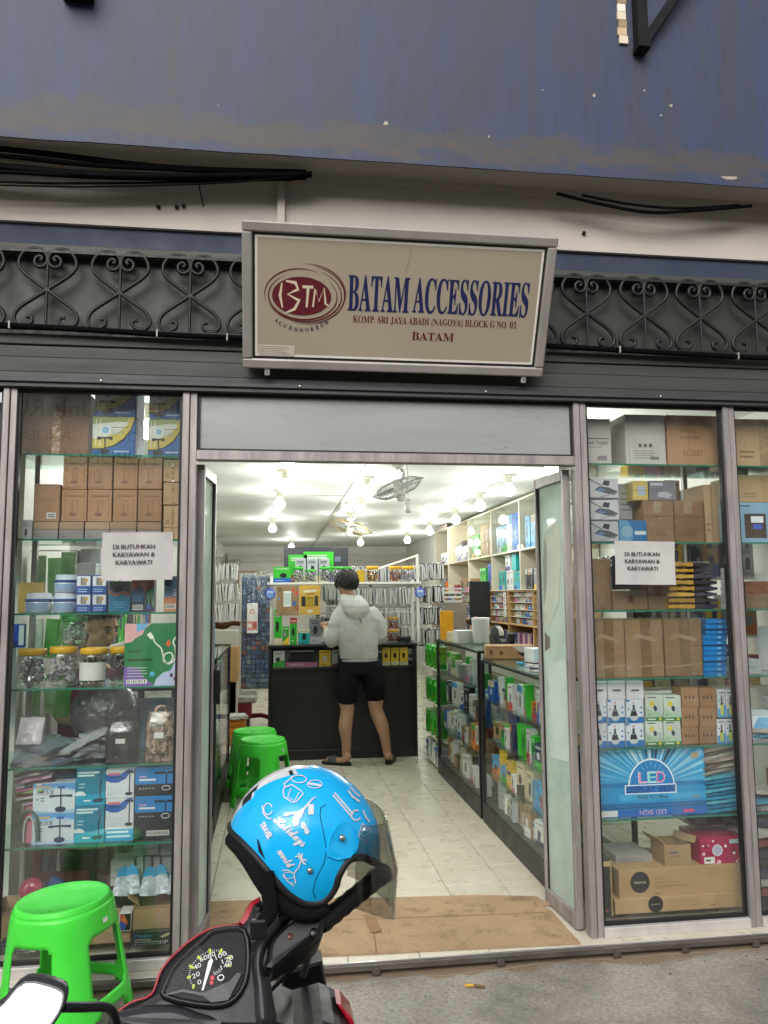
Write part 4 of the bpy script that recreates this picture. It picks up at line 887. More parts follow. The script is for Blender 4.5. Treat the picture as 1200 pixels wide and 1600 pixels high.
@sty('redbox', '23232a', 'print')
def _(q, F): q.prect(F, 0, .86, 1, 1, H('7a2428')); [q.pdisc(F, random.random(), random.random()*.8, .03, H('8a8a90')) for _ in range(14)]
GOODS = [
 ('plaincarton', 'large brown carton at the left end of the top shelf, left window', -0.976, 0.12, 2.129, 0.282, 0.25, 0.288, ''),
 ('ringbox', 'lower blue and yellow tripod box, first from the brown carton', -0.721, 0.09, 2.129, 0.185, 0.2, 0.179, 'ring light boxes on the top shelf'),
 ('ringbox', 'lower blue and yellow tripod box nearest the left door post', -0.496, 0.09, 2.129, 0.155, 0.2, 0.172, 'ring light boxes on the top shelf'),
 ('ringbox', 'upper blue and yellow tripod box, first from the brown carton', -0.717, 0.09, 2.309, 0.181, 0.2, 0.148, 'ring light boxes on the top shelf'),
 ('ringbox', 'upper blue and yellow tripod box nearest the left door post', -0.495, 0.09, 2.302, 0.153, 0.2, 0.153, 'ring light boxes on the top shelf'),
 ('flatgrey', 'grey flat box under the brown cartons, first from the left', -0.996, 0.09, 1.757, 0.102, 0.2, 0.077, 'grey flat boxes under the brown cartons'),
 ('flatgrey', 'grey flat box under the brown cartons, second from the left', -0.889, 0.09, 1.757, 0.103, 0.2, 0.078, 'grey flat boxes under the brown cartons'),
 ('flatgrey', 'grey flat box under the brown cartons, third from the left', -0.781, 0.09, 1.757, 0.098, 0.2, 0.078, 'grey flat boxes under the brown cartons'),
 ('flatgrey', 'grey flat box under the brown cartons, fourth from the left', -0.671, 0.09, 1.757, 0.113, 0.2, 0.079, 'grey flat boxes under the brown cartons'),
 ('flatgrey', 'grey flat box under the brown cartons, fifth from the left', -0.559, 0.09, 1.757, 0.103, 0.2, 0.079, 'grey flat boxes under the brown cartons'),
 ('lampcarton', 'brown lamp carton in the lower row, first from the left', -0.883, 0.1, 1.837, 0.106, 0.19, 0.141, 'brown lamp cartons stacked in the left window'),
 ('lampcarton', 'brown lamp carton in the lower row, second from the left', -0.775, 0.1, 1.837, 0.102, 0.19, 0.142, 'brown lamp cartons stacked in the left window'),
 ('lampcarton', 'brown lamp carton in the lower row, third from the left', -0.667, 0.1, 1.838, 0.104, 0.19, 0.142, 'brown lamp cartons stacked in the left window'),
 ('lampcarton', 'brown lamp carton in the lower row, fourth from the left', -0.56, 0.1, 1.838, 0.098, 0.19, 0.143, 'brown lamp cartons stacked in the left window'),
 ('lampcarton', 'brown lamp carton in the upper row, first from the left', -0.884, 0.1, 1.98, 0.102, 0.19, 0.141, 'brown lamp cartons stacked in the left window'),
 ('lampcarton', 'brown lamp carton in the upper row, second from the left', -0.777, 0.1, 1.981, 0.105, 0.19, 0.141, 'brown lamp cartons stacked in the left window'),
 ('lampcarton', 'brown lamp carton in the upper row, third from the left', -0.667, 0.1, 1.983, 0.101, 0.19, 0.142, 'brown lamp cartons stacked in the left window'),
 ('lampcarton', 'brown lamp carton in the upper row, fourth from the left', -0.561, 0.1, 1.984, 0.098, 0.19, 0.143, 'brown lamp cartons stacked in the left window'),
 ('stickercarton', 'brown carton with raised flap and small white sticker', -0.998, 0.1, 1.836, 0.108, 0.17, 0.166, ''),
 ('kraft', 'pale brown carton by the door post, bottom of its stack', -0.459, 0.1, 1.81, 0.082, 0.2, 0.1, 'pale cartons stacked by the left door post'),
 ('kraft', 'pale brown carton by the door post, middle of its stack', -0.461, 0.1, 1.914, 0.082, 0.2, 0.1, 'pale cartons stacked by the left door post'),
 ('kraft', 'pale brown carton by the door post, top of its stack', -0.463, 0.1, 2.018, 0.082, 0.2, 0.101, 'pale cartons stacked by the left door post'),
 ('smallwhite', 'little white box with a dark figure at the left end', -1.075, 0.08, 1.757, 0.048, 0.08, 0.084, ''),
 ('kraft', 'grey-brown box below the stack of pale cartons', -0.459, 0.1, 1.757, 0.079, 0.2, 0.052, ''),
 ('tan', 'tan cardboard sheet leaning behind the white tubs', -1.08, 0.2, 1.439, 0.106, 0.02, 0.133, ''),
 ('tub', 'white and blue tub, lower one by the tan sheet', -1.037, 0.12, 1.439, 0.115, 0.1, 0.087, 'white and blue tubs'),
 ('tub', 'white and blue tub, lower one beside the blue boxes', -0.924, 0.12, 1.439, 0.102, 0.1, 0.086, 'white and blue tubs'),
 ('tub', 'white and blue tub stacked on top of two others', -0.921, 0.12, 1.526, 0.103, 0.1, 0.08, 'white and blue tubs'),
 ('bluebulb', 'small blue and white box, lower left of the block of four', -0.833, 0.11, 1.439, 0.062, 0.09, 0.081, 'small blue boxes in the left window'),
 ('bluebulb', 'small blue and white box, upper left of the block of four', -0.835, 0.11, 1.52, 0.063, 0.09, 0.076, 'small blue boxes in the left window'),
 ('bluebulb', 'small blue and white box, lower right of the block of four', -0.767, 0.11, 1.439, 0.063, 0.09, 0.081, 'small blue boxes in the left window'),
 ('bluebulb', 'small blue and white box, upper right of the block of four', -0.769, 0.11, 1.52, 0.063, 0.09, 0.076, 'small blue boxes in the left window'),
 ('teal', 'teal box with a dark top under the left notice', -0.681, 0.11, 1.439, 0.09, 0.07, 0.135, ''),
 ('forest', 'dark box with green hills and barcode under the left notice', -0.581, 0.1, 1.439, 0.096, 0.07, 0.143, ''),
 ('blueorange', 'light blue and orange box nearest the left door post', -0.454, 0.1, 1.439, 0.073, 0.07, 0.156, ''),
 ('jar_screws', 'yellow-lidded jar full of silver screws', -1.056, 0.12, 1.123, 0.121, 0.1, 0.159, 'yellow-lidded jars in the left window'),
 ('jar_white', 'yellow-lidded jar full of white plastic clips', -0.925, 0.12, 1.123, 0.123, 0.1, 0.167, 'yellow-lidded jars in the left window'),
 ('jar_label', 'yellow-lidded jar of black parts with a blank white label', -0.796, 0.12, 1.123, 0.121, 0.1, 0.16, 'yellow-lidded jars in the left window'),
 ('jar_black', 'yellow-lidded jar of black parts beside the green cable box', -0.684, 0.14, 1.123, 0.096, 0.1, 0.162, 'yellow-lidded jars in the left window'),
 ('jar_green', 'green-lidded clear jar standing on the yellow lids', -0.887, 0.14, 1.287, 0.108, 0.1, 0.135, ''),
 ('cablebox', 'large green box with a looping white cable printed on it', -0.532, 0.075, 1.123, 0.233, 0.04, 0.266, ''),
 ('thinblue', 'blue folder standing at the left end of the jar shelf', -1.141, 0.25, 1.284, 0.05, 0.03, 0.104, ''),
 ('standwhite', 'white phone stand box, lower one', -0.921, 0.085, 0.478, 0.17, 0.2, 0.123, 'phone stand boxes in the left window'),
 ('standwhite', 'white phone stand box, upper one', -0.921, 0.085, 0.602, 0.167, 0.2, 0.119, 'phone stand boxes in the left window'),
 ('standteal', 'teal microphone stand box, lower one', -0.775, 0.085, 0.478, 0.12, 0.2, 0.151, 'phone stand boxes in the left window'),
 ('standteal', 'teal microphone stand box, upper one', -0.774, 0.085, 0.63, 0.121, 0.2, 0.149, 'phone stand boxes in the left window'),
 ('standarc', 'white box with a blue swoosh, lower one', -0.652, 0.085, 0.478, 0.116, 0.2, 0.175, 'phone stand boxes in the left window'),
 ('standarc2', 'white box with a blue swoosh, upper one', -0.654, 0.085, 0.654, 0.117, 0.2, 0.118, 'phone stand boxes in the left window'),
 ('standblack', 'blue and black tripod box, lower one with a barcode', -0.506, 0.085, 0.478, 0.168, 0.2, 0.179, 'phone stand boxes in the left window'),
 ('standblack2', 'blue and black tripod box, upper one', -0.506, 0.085, 0.658, 0.17, 0.2, 0.119, 'phone stand boxes in the left window'),
 ('flatnavy', 'flat navy box, first on the white phone stand boxes', -0.929, 0.14, 0.71, 0.158, 0.12, 0.012, 'flat navy boxes on the phone stand boxes'),
 ('flatnavy', 'flat navy box, second on the white phone stand boxes', -0.929, 0.16, 0.719, 0.149, 0.12, 0.012, 'flat navy boxes on the phone stand boxes'),
 ('flatnavy', 'flat navy box, third on the white phone stand boxes', -0.93, 0.18000000000000002, 0.729, 0.139, 0.12, 0.013, 'flat navy boxes on the phone stand boxes'),
 ('flatnavy', 'flat navy box, fourth on the white phone stand boxes', -0.93, 0.2, 0.739, 0.129, 0.12, 0.013, 'flat navy boxes on the phone stand boxes'),
 ('meetoo', 'black printed carton on the floor beside the left door post', -0.51, 0.09, 0.045, 0.152, 0.2, 0.057, ''),
 ('meetoo', 'black printed carton on the floor at the left edge', -1.035, 0.09, 0.045, 0.154, 0.2, 0.055, ''),
 ('kraftopen', 'open brown carton of packets on the black printed carton', -0.515, 0.12, 0.091, 0.152, 0.2, 0.103, ''),
 ('kraftopen', 'open brown carton of packets above the left-edge carton', -1.07, 0.12, 0.093, 0.211, 0.2, 0.108, ''),
 ('kraft', 'plain brown carton on the floor behind the green stool', -0.782, 0.14, 0.045, 0.357, 0.25, 0.052, ''),
 ('phonebox', 'white phone box with an orange and blue picture', -0.623, 0.12, 0.098, 0.05, 0.08, 0.074, ''),
 ('palebox', 'pale grey box one in the dim pile under the phone stand boxes', -0.673, 0.3, 0.256, 0.103, 0.12, 0.073, 'pale boxes in the dim left corner'),
 ('palebox', 'pale grey box lowest left in the dim pile under the phone stand boxes', -0.672, 0.3, 0.223, 0.103, 0.12, 0.032, 'pale boxes in the dim left corner'),
 ('palebox', 'pale grey box third upright in the dim pile under the phone stand boxes', -0.597, 0.3, 0.23, 0.029, 0.12, 0.115, 'pale boxes in the dim left corner'),
 ('palebox', 'pale grey box second upright in the dim pile under the phone stand boxes', -0.563, 0.3, 0.228, 0.029, 0.12, 0.115, 'pale boxes in the dim left corner'),
 ('palebox', 'pale grey box centre upright in the dim pile under the phone stand boxes', -0.524, 0.3, 0.226, 0.034, 0.12, 0.115, 'pale boxes in the dim left corner'),
 ('palebox', 'pale grey box last upright in the dim pile under the phone stand boxes', -0.481, 0.3, 0.223, 0.043, 0.12, 0.115, 'pale boxes in the dim left corner'),
 ('palebox', 'pale grey box lying flat on top in the dim pile under the phone stand boxes', -0.575, 0.3, 0.347, 0.115, 0.12, 0.032, 'pale boxes in the dim left corner'),
 ('palebox', 'pale grey box topmost by the post in the dim pile under the phone stand boxes', -0.476, 0.3, 0.342, 0.068, 0.12, 0.052, 'pale boxes in the dim left corner'),
 ('whitecarton2', 'pale carton cut off by the right door post on the top shelf', 1.536, 0.1, 2.124, 0.161, 0.3, 0.229, ''),
 ('whitecarton', 'big white carton with printed marks on the top shelf', 1.795, 0.1, 2.124, 0.208, 0.3, 0.255, ''),
 ('modelcarton', 'big brown carton marked with a model number, top shelf', 2.042, 0.1, 2.124, 0.269, 0.3, 0.257, ''),
 ('scanner', 'white scanner box, bottom of the stack of three', 1.548, 0.085, 1.746, 0.165, 0.22, 0.102, 'scanner boxes in the right window'),
 ('scanner', 'white scanner box, middle of the stack of three', 1.552, 0.085, 1.85, 0.166, 0.22, 0.104, 'scanner boxes in the right window'),
 ('scanner', 'white scanner box, top of the stack of three', 1.556, 0.085, 1.956, 0.166, 0.22, 0.105, 'scanner boxes in the right window'),
 ('kraftmark', 'brown carton right of the blue router box, first of the pair', 1.856, 0.12, 1.746, 0.154, 0.25, 0.209, ''),
 ('kraftmark', 'brown carton right of the blue router box, second of the pair', 2.015, 0.12, 1.746, 0.153, 0.25, 0.211, ''),
 ('router', 'small blue router box leaning on the brown cartons', 1.706, 0.09, 1.746, 0.141, 0.03, 0.108, ''),
 ('yellowbox', 'small yellow box on top of the brown cartons', 1.768, 0.12, 1.956, 0.078, 0.12, 0.097, ''),
 ('violetbox', 'grey-violet printer box on top of the brown cartons', 1.894, 0.14, 1.959, 0.143, 0.16, 0.098, ''),
 ('kraft', 'tall narrow brown carton by the right mullion', 2.142, 0.13, 1.746, 0.076, 0.2, 0.293, ''),
 ('greywhite', 'grey box behind the scanner boxes', 1.727, 0.2, 1.869, 0.065, 0.15, 0.179, ''),
 ('wrapcarton', 'film-wrapped brown carton left of the right notice', 1.533, 0.1, 1.425, 0.11, 0.2, 0.244, ''),
 ('blackcarton', 'black carton mostly hidden by the right notice', 1.805, 0.18, 1.522, 0.342, 0.18, 0.166, ''),
 ('logocarton', 'brown carton with a small red emblem under the right notice', 1.683, 0.1, 1.425, 0.173, 0.2, 0.093, ''),
 ('orangecarton', 'orange-brown carton under the right notice', 1.851, 0.1, 1.425, 0.152, 0.2, 0.12, ''),
 ('tapecarton', 'large taped brown carton, first of three beside the blue stack', 1.554, 0.09, 1.109, 0.169, 0.25, 0.271, 'taped brown cartons in the right window'),
 ('tapecarton', 'large taped brown carton, second of three beside the blue stack', 1.739, 0.09, 1.109, 0.191, 0.25, 0.269, 'taped brown cartons in the right window'),
 ('tapecarton', 'large taped brown carton, third of three beside the blue stack', 1.937, 0.09, 1.109, 0.187, 0.25, 0.267, 'taped brown cartons in the right window'),
 ('bluefolder', 'flat blue box, first from the bottom of the blue stack', 2.098, 0.1, 1.1, 0.12, 0.24, 0.023, 'flat blue boxes stacked in the right window'),
 ('bluefolder', 'flat blue box, second from the bottom of the blue stack', 2.101, 0.10400000000000001, 1.125, 0.12, 0.24, 0.023, 'flat blue boxes stacked in the right window'),
 ('bluefolder', 'flat blue box, third from the bottom of the blue stack', 2.105, 0.10800000000000001, 1.149, 0.12, 0.24, 0.023, 'flat blue boxes stacked in the right window'),
 ('bluefolder', 'flat blue box, fourth from the bottom of the blue stack', 2.102, 0.1, 1.175, 0.12, 0.24, 0.023, 'flat blue boxes stacked in the right window'),
 ('bluefolder', 'flat blue box, fifth from the bottom of the blue stack', 2.106, 0.10400000000000001, 1.2, 0.12, 0.24, 0.023, 'flat blue boxes stacked in the right window'),
 ('bluefolder', 'flat blue box, sixth from the bottom of the blue stack', 2.109, 0.10800000000000001, 1.225, 0.121, 0.24, 0.023, 'flat blue boxes stacked in the right window'),
 ('bluefolder', 'flat blue box, seventh from the bottom of the blue stack', 2.106, 0.1, 1.251, 0.121, 0.24, 0.023, 'flat blue boxes stacked in the right window'),
 ('bluefolder', 'flat blue box, eighth from the bottom of the blue stack', 2.11, 0.10400000000000001, 1.276, 0.121, 0.24, 0.023, 'flat blue boxes stacked in the right window'),
 ('bluefolder', 'flat blue box, ninth from the bottom of the blue stack', 2.12, 0.10800000000000001, 1.301, 0.108, 0.24, 0.023, 'flat blue boxes stacked in the right window'),
 ('bluefolder', 'flat blue box, tenth from the bottom of the blue stack', 2.117, 0.1, 1.327, 0.108, 0.24, 0.023, 'flat blue boxes stacked in the right window'),
 ('bluefolder', 'flat blue box, eleventh from the bottom of the blue stack', 2.121, 0.10400000000000001, 1.353, 0.108, 0.24, 0.023, 'flat blue boxes stacked in the right window'),
 ('bulbblue', 'blue and white bulb box, lower row, first from the door post', 1.499, 0.085, 0.792, 0.068, 0.1, 0.11, 'bulb boxes in the right window'),
 ('bulbblue', 'blue and white bulb box, lower row, second from the door post', 1.58, 0.085, 0.792, 0.084, 0.1, 0.107, 'bulb boxes in the right window'),
 ('bulbblue', 'blue and white bulb box, lower row, third from the door post', 1.672, 0.085, 0.792, 0.09, 0.1, 0.105, 'bulb boxes in the right window'),
 ('bulbblue', 'blue and white bulb box, upper row, first from the door post', 1.503, 0.085, 0.903, 0.068, 0.1, 0.107, 'bulb boxes in the right window'),
 ('bulbblue', 'blue and white bulb box, upper row, second from the door post', 1.585, 0.085, 0.9, 0.085, 0.1, 0.108, 'bulb boxes in the right window'),
 ('bulbblue', 'blue and white bulb box, upper row, third from the door post', 1.677, 0.085, 0.898, 0.09, 0.1, 0.108, 'bulb boxes in the right window'),
 ('whitetop', 'plain white box on the bulb boxes, first from the door post', 1.507, 0.085, 1.011, 0.069, 0.1, 0.084, 'plain white boxes on the bulb boxes'),
 ('whitetop', 'plain white box on the bulb boxes, second from the door post', 1.589, 0.085, 1.009, 0.085, 0.1, 0.085, 'plain white boxes on the bulb boxes'),
 ('whitetop', 'plain white box on the bulb boxes, third from the door post', 1.681, 0.085, 1.007, 0.09, 0.1, 0.085, 'plain white boxes on the bulb boxes'),
 ('bulbgreen', 'green-banded lamp box, lower row, first of two', 1.768, 0.085, 0.792, 0.086, 0.1, 0.112, 'green-banded lamp boxes'),
 ('bulbgreen', 'green-banded lamp box, lower row, second of two', 1.858, 0.085, 0.792, 0.086, 0.1, 0.11, 'green-banded lamp boxes'),
 ('bulbgreen', 'green-banded lamp box, upper row, first of two', 1.774, 0.085, 0.904, 0.086, 0.1, 0.119, 'green-banded lamp boxes'),
 ('bulbgreen', 'green-banded lamp box, upper row, second of two', 1.864, 0.085, 0.901, 0.086, 0.1, 0.119, 'green-banded lamp boxes'),
 ('kraftbolt', 'small brown box, bottom row, first of two', 1.946, 0.085, 0.792, 0.085, 0.1, 0.079, 'small brown boxes in a block of six'),
 ('kraftbolt', 'small brown box, bottom row, second of two', 2.037, 0.085, 0.792, 0.086, 0.1, 0.076, 'small brown boxes in a block of six'),
 ('kraftbolt', 'small brown box, middle row, first of two', 1.951, 0.085, 0.872, 0.085, 0.1, 0.091, 'small brown boxes in a block of six'),
 ('kraftbolt', 'small brown box, middle row, second of two', 2.042, 0.085, 0.869, 0.086, 0.1, 0.091, 'small brown boxes in a block of six'),
 ('kraftbolt', 'small brown box, top row, first of two', 1.956, 0.085, 0.964, 0.086, 0.1, 0.091, 'small brown boxes in a block of six'),
 ('kraftbolt', 'small brown box, top row, second of two', 2.047, 0.085, 0.961, 0.086, 0.1, 0.092, 'small brown boxes in a block of six'),
 ('bottle', 'white box with a yellow bottle, lower row, first of three', 2.106, 0.085, 0.792, 0.04, 0.1, 0.11, 'glue bottle boxes'),
 ('bottle', 'white box with a yellow bottle, lower row, second of three', 2.15, 0.085, 0.792, 0.04, 0.1, 0.109, 'glue bottle boxes'),
 ('bottle', 'white box with a yellow bottle, lower row, third of three', 2.194, 0.085, 0.792, 0.04, 0.1, 0.107, 'glue bottle boxes'),
 ('bottle', 'white box with a yellow bottle, upper row, first of three', 2.114, 0.085, 0.912, 0.04, 0.1, 0.128, 'glue bottle boxes'),
 ('bottle', 'white box with a yellow bottle, upper row, second of three', 2.158, 0.085, 0.911, 0.04, 0.1, 0.128, 'glue bottle boxes'),
 ('bottle', 'white box with a yellow bottle, upper row, third of three', 2.202, 0.085, 0.909, 0.04, 0.1, 0.128, 'glue bottle boxes'),
 ('ledbox', 'large blue LED DISPLAY SIGN box in the right window', 1.74, 0.08, 0.477, 0.54, 0.07, 0.301, ''),
 ('doormiller', 'long brown carton with a round black mark, lower one', 1.86, 0.09, 0.045, 0.631, 0.3, 0.064, ''),
 ('doormiller2', 'long brown carton with a round black mark, upper one', 1.879, 0.1, 0.106, 0.614, 0.3, 0.127, ''),
 ('pinkbox', 'crimson flowered gift box on the long brown cartons', 2.091, 0.12, 0.219, 0.205, 0.2, 0.135, ''),
 ('smallopen', 'small brown carton with open flaps on the long cartons', 1.875, 0.12, 0.23, 0.132, 0.14, 0.097, ''),
 ('darkspeaker', 'tall narrow black box standing by the right door post', 1.501, 0.08, 0.045, 0.056, 0.25, 0.247, ''),
 ('greywhite', 'grey box lying on the long carton by the door post', 1.696, 0.2, 0.211, 0.184, 0.2, 0.054, ''),
 ('kraft', 'brown carton with pale sheet taped on, beyond the right mullion', 2.423, 0.1, 2.124, 0.325, 0.3, 0.246, ''),
 ('kraft', 'brown carton on the second shelf beyond the right mullion', 2.431, 0.12, 1.951, 0.304, 0.25, 0.138, ''),
 ('devicebox', 'light blue device box beyond the right mullion', 2.354, 0.09, 1.746, 0.22, 0.25, 0.2, ''),
 ('orangecarton', 'orange-brown carton beyond the right mullion on the third shelf', 2.406, 0.1, 1.425, 0.253, 0.2, 0.132, ''),
 ('smallwhitebox', 'thin white box, first from the bottom of a stack beyond the mullion', 2.248, 0.1, 1.422, 0.032, 0.15, 0.027, 'thin white boxes beyond the right mullion'),
 ('smallwhitebox', 'thin white box, second from the bottom of a stack beyond the mullion', 2.25, 0.1, 1.452, 0.032, 0.15, 0.027, 'thin white boxes beyond the right mullion'),
 ('smallwhitebox', 'thin white box, third from the bottom of a stack beyond the mullion', 2.252, 0.1, 1.481, 0.032, 0.15, 0.027, 'thin white boxes beyond the right mullion'),
 ('smallwhitebox', 'thin white box, fourth from the bottom of a stack beyond the mullion', 2.253, 0.1, 1.511, 0.032, 0.15, 0.027, 'thin white boxes beyond the right mullion'),
 ('smallwhitebox', 'thin white box, fifth from the bottom of a stack beyond the mullion', 2.255, 0.1, 1.54, 0.032, 0.15, 0.027, 'thin white boxes beyond the right mullion'),
 ('smallwhitebox', 'thin white box, sixth from the bottom of a stack beyond the mullion', 2.257, 0.1, 1.57, 0.032, 0.15, 0.027, 'thin white boxes beyond the right mullion'),
 ('smallwhitebox', 'thin white box, seventh from the bottom of a stack beyond the mullion', 2.259, 0.1, 1.6, 0.032, 0.15, 0.027, 'thin white boxes beyond the right mullion'),
 ('palebox', 'white box with a teal top beyond the right mullion', 2.294, 0.1, 1.109, 0.092, 0.2, 0.071, ''),
 ('lightbluebox', 'white and sky blue box beyond the mullion, lower one', 2.345, 0.09, 0.792, 0.233, 0.2, 0.045, ''),
 ('lightbluebox', 'white and sky blue box beyond the mullion, upper one', 2.348, 0.09, 0.841, 0.237, 0.2, 0.071, ''),
 ('kraft', 'brown carton beyond the left mullion', -1.263, 0.1, 1.757, 0.171, 0.2, 0.301, ''),
 ('redbox', 'dark box with a red lid beyond the left mullion', -1.272, 0.1, 2.129, 0.186, 0.2, 0.234, ''),
 ('palebox', 'white carton beyond the left mullion', -1.238, 0.1, 1.123, 0.16, 0.2, 0.203, ''),
]
CACHE = {}
FILMED = ('tapecarton', 'wrapcarton', 'orangecarton', 'logocarton', 'blackcarton', 'kraftmark')
def jar(r_, h, fill, lid, lidh=.17, ridged=True, label=None):
    e = empty('jar'); hh = h*(1-lidh)
    MB().lathe([(r_*.82, 0), (r_*.97, h*.03), (r_, h*.1), (r_, hh*.85), (r_*.93, hh*.96), (r_*.9, hh)], H('ffffff'), 'jar_glass', 24).build('glass_body', e)
    MB().lathe([(r_*.92, hh-.001), (r_*.98, hh+.002), (r_*.98, h-.006), (r_*.93, h), (r_*.2, h+.0005)], lid, 'plastic', 28).build('lid', e)
    rr = random.Random(len(fill)*7+int(h*1000)); q = MB(); f0 = fill[0]
    for k in range(150):
        a, d, z = rr.uniform(0, 6.28), r_*.86*math.sqrt(rr.uniform(.25, 1)), rr.uniform(.06, .86 if f0 != 'green' else .5)*hh
        c = Vector((d*math.cos(a), d*math.sin(a), z)); t_ = Vector((rr.uniform(-1,1), rr.uniform(-1,1), rr.uniform(-1,1))).normalized()*(r_*.3)
        if (c+t_*.5).xy.length > r_*.9 or (c-t_*.5).xy.length > r_*.9 or not (.01 < (c-t_*.5).z < hh and .01 < (c+t_*.5).z < hh*.93): continue
        q.beam(c-t_*.5, c+t_*.5, r_*rr.uniform(.05, .13), r_*rr.uniform(.05, .22), H(rr.choice(fill[1])), f0 if f0 in MAT else 'plastic')
    o = q.build('contents', e); o['kind'] = 'stuff'
    if label:
        rows = [[(r_*1.012*math.cos(R(a)), r_*1.012*math.sin(R(a)), z) for a in range(205, 336, 10)] for z in (hh*.16, hh*.74)]
        MB().grid(rows, H('d8d8d4'), 'card').build('label', e)
    return e
FILL = {'jar_screws': ('chrome', ['c0c0c0', '8a8a8a']), 'jar_white': ('plastic', ['e4e2e0', 'd0cccc', 'c8c8cc', '8a8480']), 'jar_label': ('plastic', ['121214', '1c1c20']), 'jar_black': ('plastic', ['131316', '24242a', '3a3a40']), 'jar_green': ('plastic', ['d8dcd8', 'a8d0b0', 'c4c8c8'])}
def place_good(st, label, x, y, z, wd, dp, ht, grp):
    key = (st, round(wd, 2), round(dp, 2), round(ht, 2))
    if st.startswith('jar_'):
        o = jar(wd/2, ht, FILL[st], H('dba81c') if st != 'jar_green' else H('2f8f3a'), label=(st == 'jar_label')); o.location = (x, y+wd/2, z+.0005)
        tag(o, label, 'jar', grp or None); return o
    if st == 'tub':
        o = MB().lathe([(wd*.46, 0), (wd*.49, ht*.05), (wd*.5, ht*.7), (wd*.47, ht*.72), (wd*.45, ht*.99), (wd*.3, ht)], H('c9d2dc'), 'gloss', 24).build('plastic_tub', None, (x, y+wd/2, z))
        MB().lathe([(wd*.503, ht*.55), (wd*.508, ht*.7), (wd*.505, ht*.71)], H('3d5f9c'), 'gloss', 24).build('rim', o)
        rows = [[(wd*.5*math.cos(R(a)), wd*.5*math.sin(R(a)), ht*zz) for a in range(215, 326, 12)] for zz in (.1, .5)]
        MB().grid([[(p[0]*1.004, p[1]*1.004, p[2]) for p in r_] for r_ in rows], H('8fa8c8'), 'print').build('label', o)
        tag(o, label, 'tub', grp or None); return o
    base, mat, nm, cat, fn = STY[st]
    q_ = 0.0
    if st in ('lampcarton', 'palebox', 'bluefolder', 'kraftbolt', 'bulbblue', 'bulbgreen', 'scanner', 'ringbox', 'tapecarton', 'whitetop', 'bottle', 'flatgrey', 'kraft'): q_ = R(random.uniform(-1.6, 1.6))
    if key in CACHE:
        o = dup(CACHE[key], (x, y, z+.0004), (0, 0, q_))
    else:
        mb = MB()
        if 'open' in nm:
            tk = .004; mb.box(-wd/2, wd/2, 0, tk, 0, ht, base, mat).box(-wd/2, wd/2, dp-tk, dp, 0, ht, base, mat).box(-wd/2, -wd/2+tk, tk, dp-tk, 0, ht, base, mat).box(wd/2-tk, wd/2, tk, dp-tk, 0, ht, base, mat).box(-wd/2+tk, wd/2-tk, tk, dp-tk, 0, tk, base, mat)
        else: mb.box(-wd/2, wd/2, 0, dp, 0, ht, base, mat, min(.002, ht*.1))
        o = mb.build(nm, None, (x, y, z+.0004), (0, 0, q_))
        if 'open' in nm:
            for k, (a, c_) in enumerate((((-wd/2, dp*.5, ht), (-wd*.78, dp*.45, ht*1.35)), ((wd/2, dp*.5, ht), (wd*.62, dp*.55, ht*1.3)))): MB().beam(a, c_, dp*.9, .004, base, mat, (0, 0, 1)).build('flap', o)
        q = MB(); F = Fr((-wd/2, 0, 0), (wd, 0, 0), (0, 0, ht)); fn(q, F)
        if q.v: q.build('print', o)
        if st in FILMED:
            rows = [[(-wd/2-.003+(wd+.006)*i/8, -.004-.003*abs(math.sin(i*2.7+j*1.9)), -.0+(ht+.002)*j/8) for i in range(9)] for j in range(9)]; MB().grid(rows, H('ffffff'), 'film', True).build('film', o)
        CACHE[key] = o
    tag(o, label, cat, grp or None)
    if not grp and 'group' in o: del o['group']
    return o
random.seed(31)
for g_ in GOODS: place_good(*g_)
# glass shelves
def shelf(x0, x1, z, label):
    o = MB().box(x0, x1, .05, .43, -.008, 0, H('ffffff'), 'shelf_glass').build('glass_shelf', None, (0, 0, z))
    MB().box(x0, x1, .046, .0495, -.008, 0, H('ffffff'), 'glass_edge').build('edge', o)
    b_ = MB()
    tag(o, label, 'shelf', 'glass display shelves'); return o
for k, z in enumerate([2.129, 1.757, 1.439, 1.123, .799, .478]):
    shelf(-1.84, -.40, z, '%s glass shelf from the top behind the left window' % ORD[k])
for k, z in enumerate([2.124, 1.746, 1.425, 1.109, .792, .477]):
    shelf(1.43, 2.86, z, '%s glass shelf from the top behind the right window' % ORD[k])
for x, lb in ((-1.13, 'left'), (2.16, 'right')):
    tag(MB().box(x-.012, x+.012, .40, .43, 0, 2.4, H('aaaaaa'), 'alu', .003).build('shelf_upright'), 'slotted metal upright carrying the glass shelves, %s window' % lb, 'upright')
random.seed(61)
for side, x0, zs in (('far right', 2.47, [2.124, 1.746, 1.425, 1.109, .792, .477]), ('far left', -1.80, [2.129, 1.757, 1.439, 1.123, .799, .478])):
    for li, z in enumerate(zs):
        x = x0; k = 0
        while x < x0+.30:
            w_ = random.choice((.11, .14)); st = random.choice(('kraft', 'palebox', 'whitetop', 'bulbgreen', 'kraftmark', 'scanner', 'tapecarton', 'lightbluebox'))
            place_good(st, '%s box on the %s shelf of the %s pane' % (ORD[k], ORD[li], side), x+w_/2, .12, z, w_, .2, random.choice((.14, .18, .22)), 'boxes in the %s pane' % side); x += w_+.01; k += 1
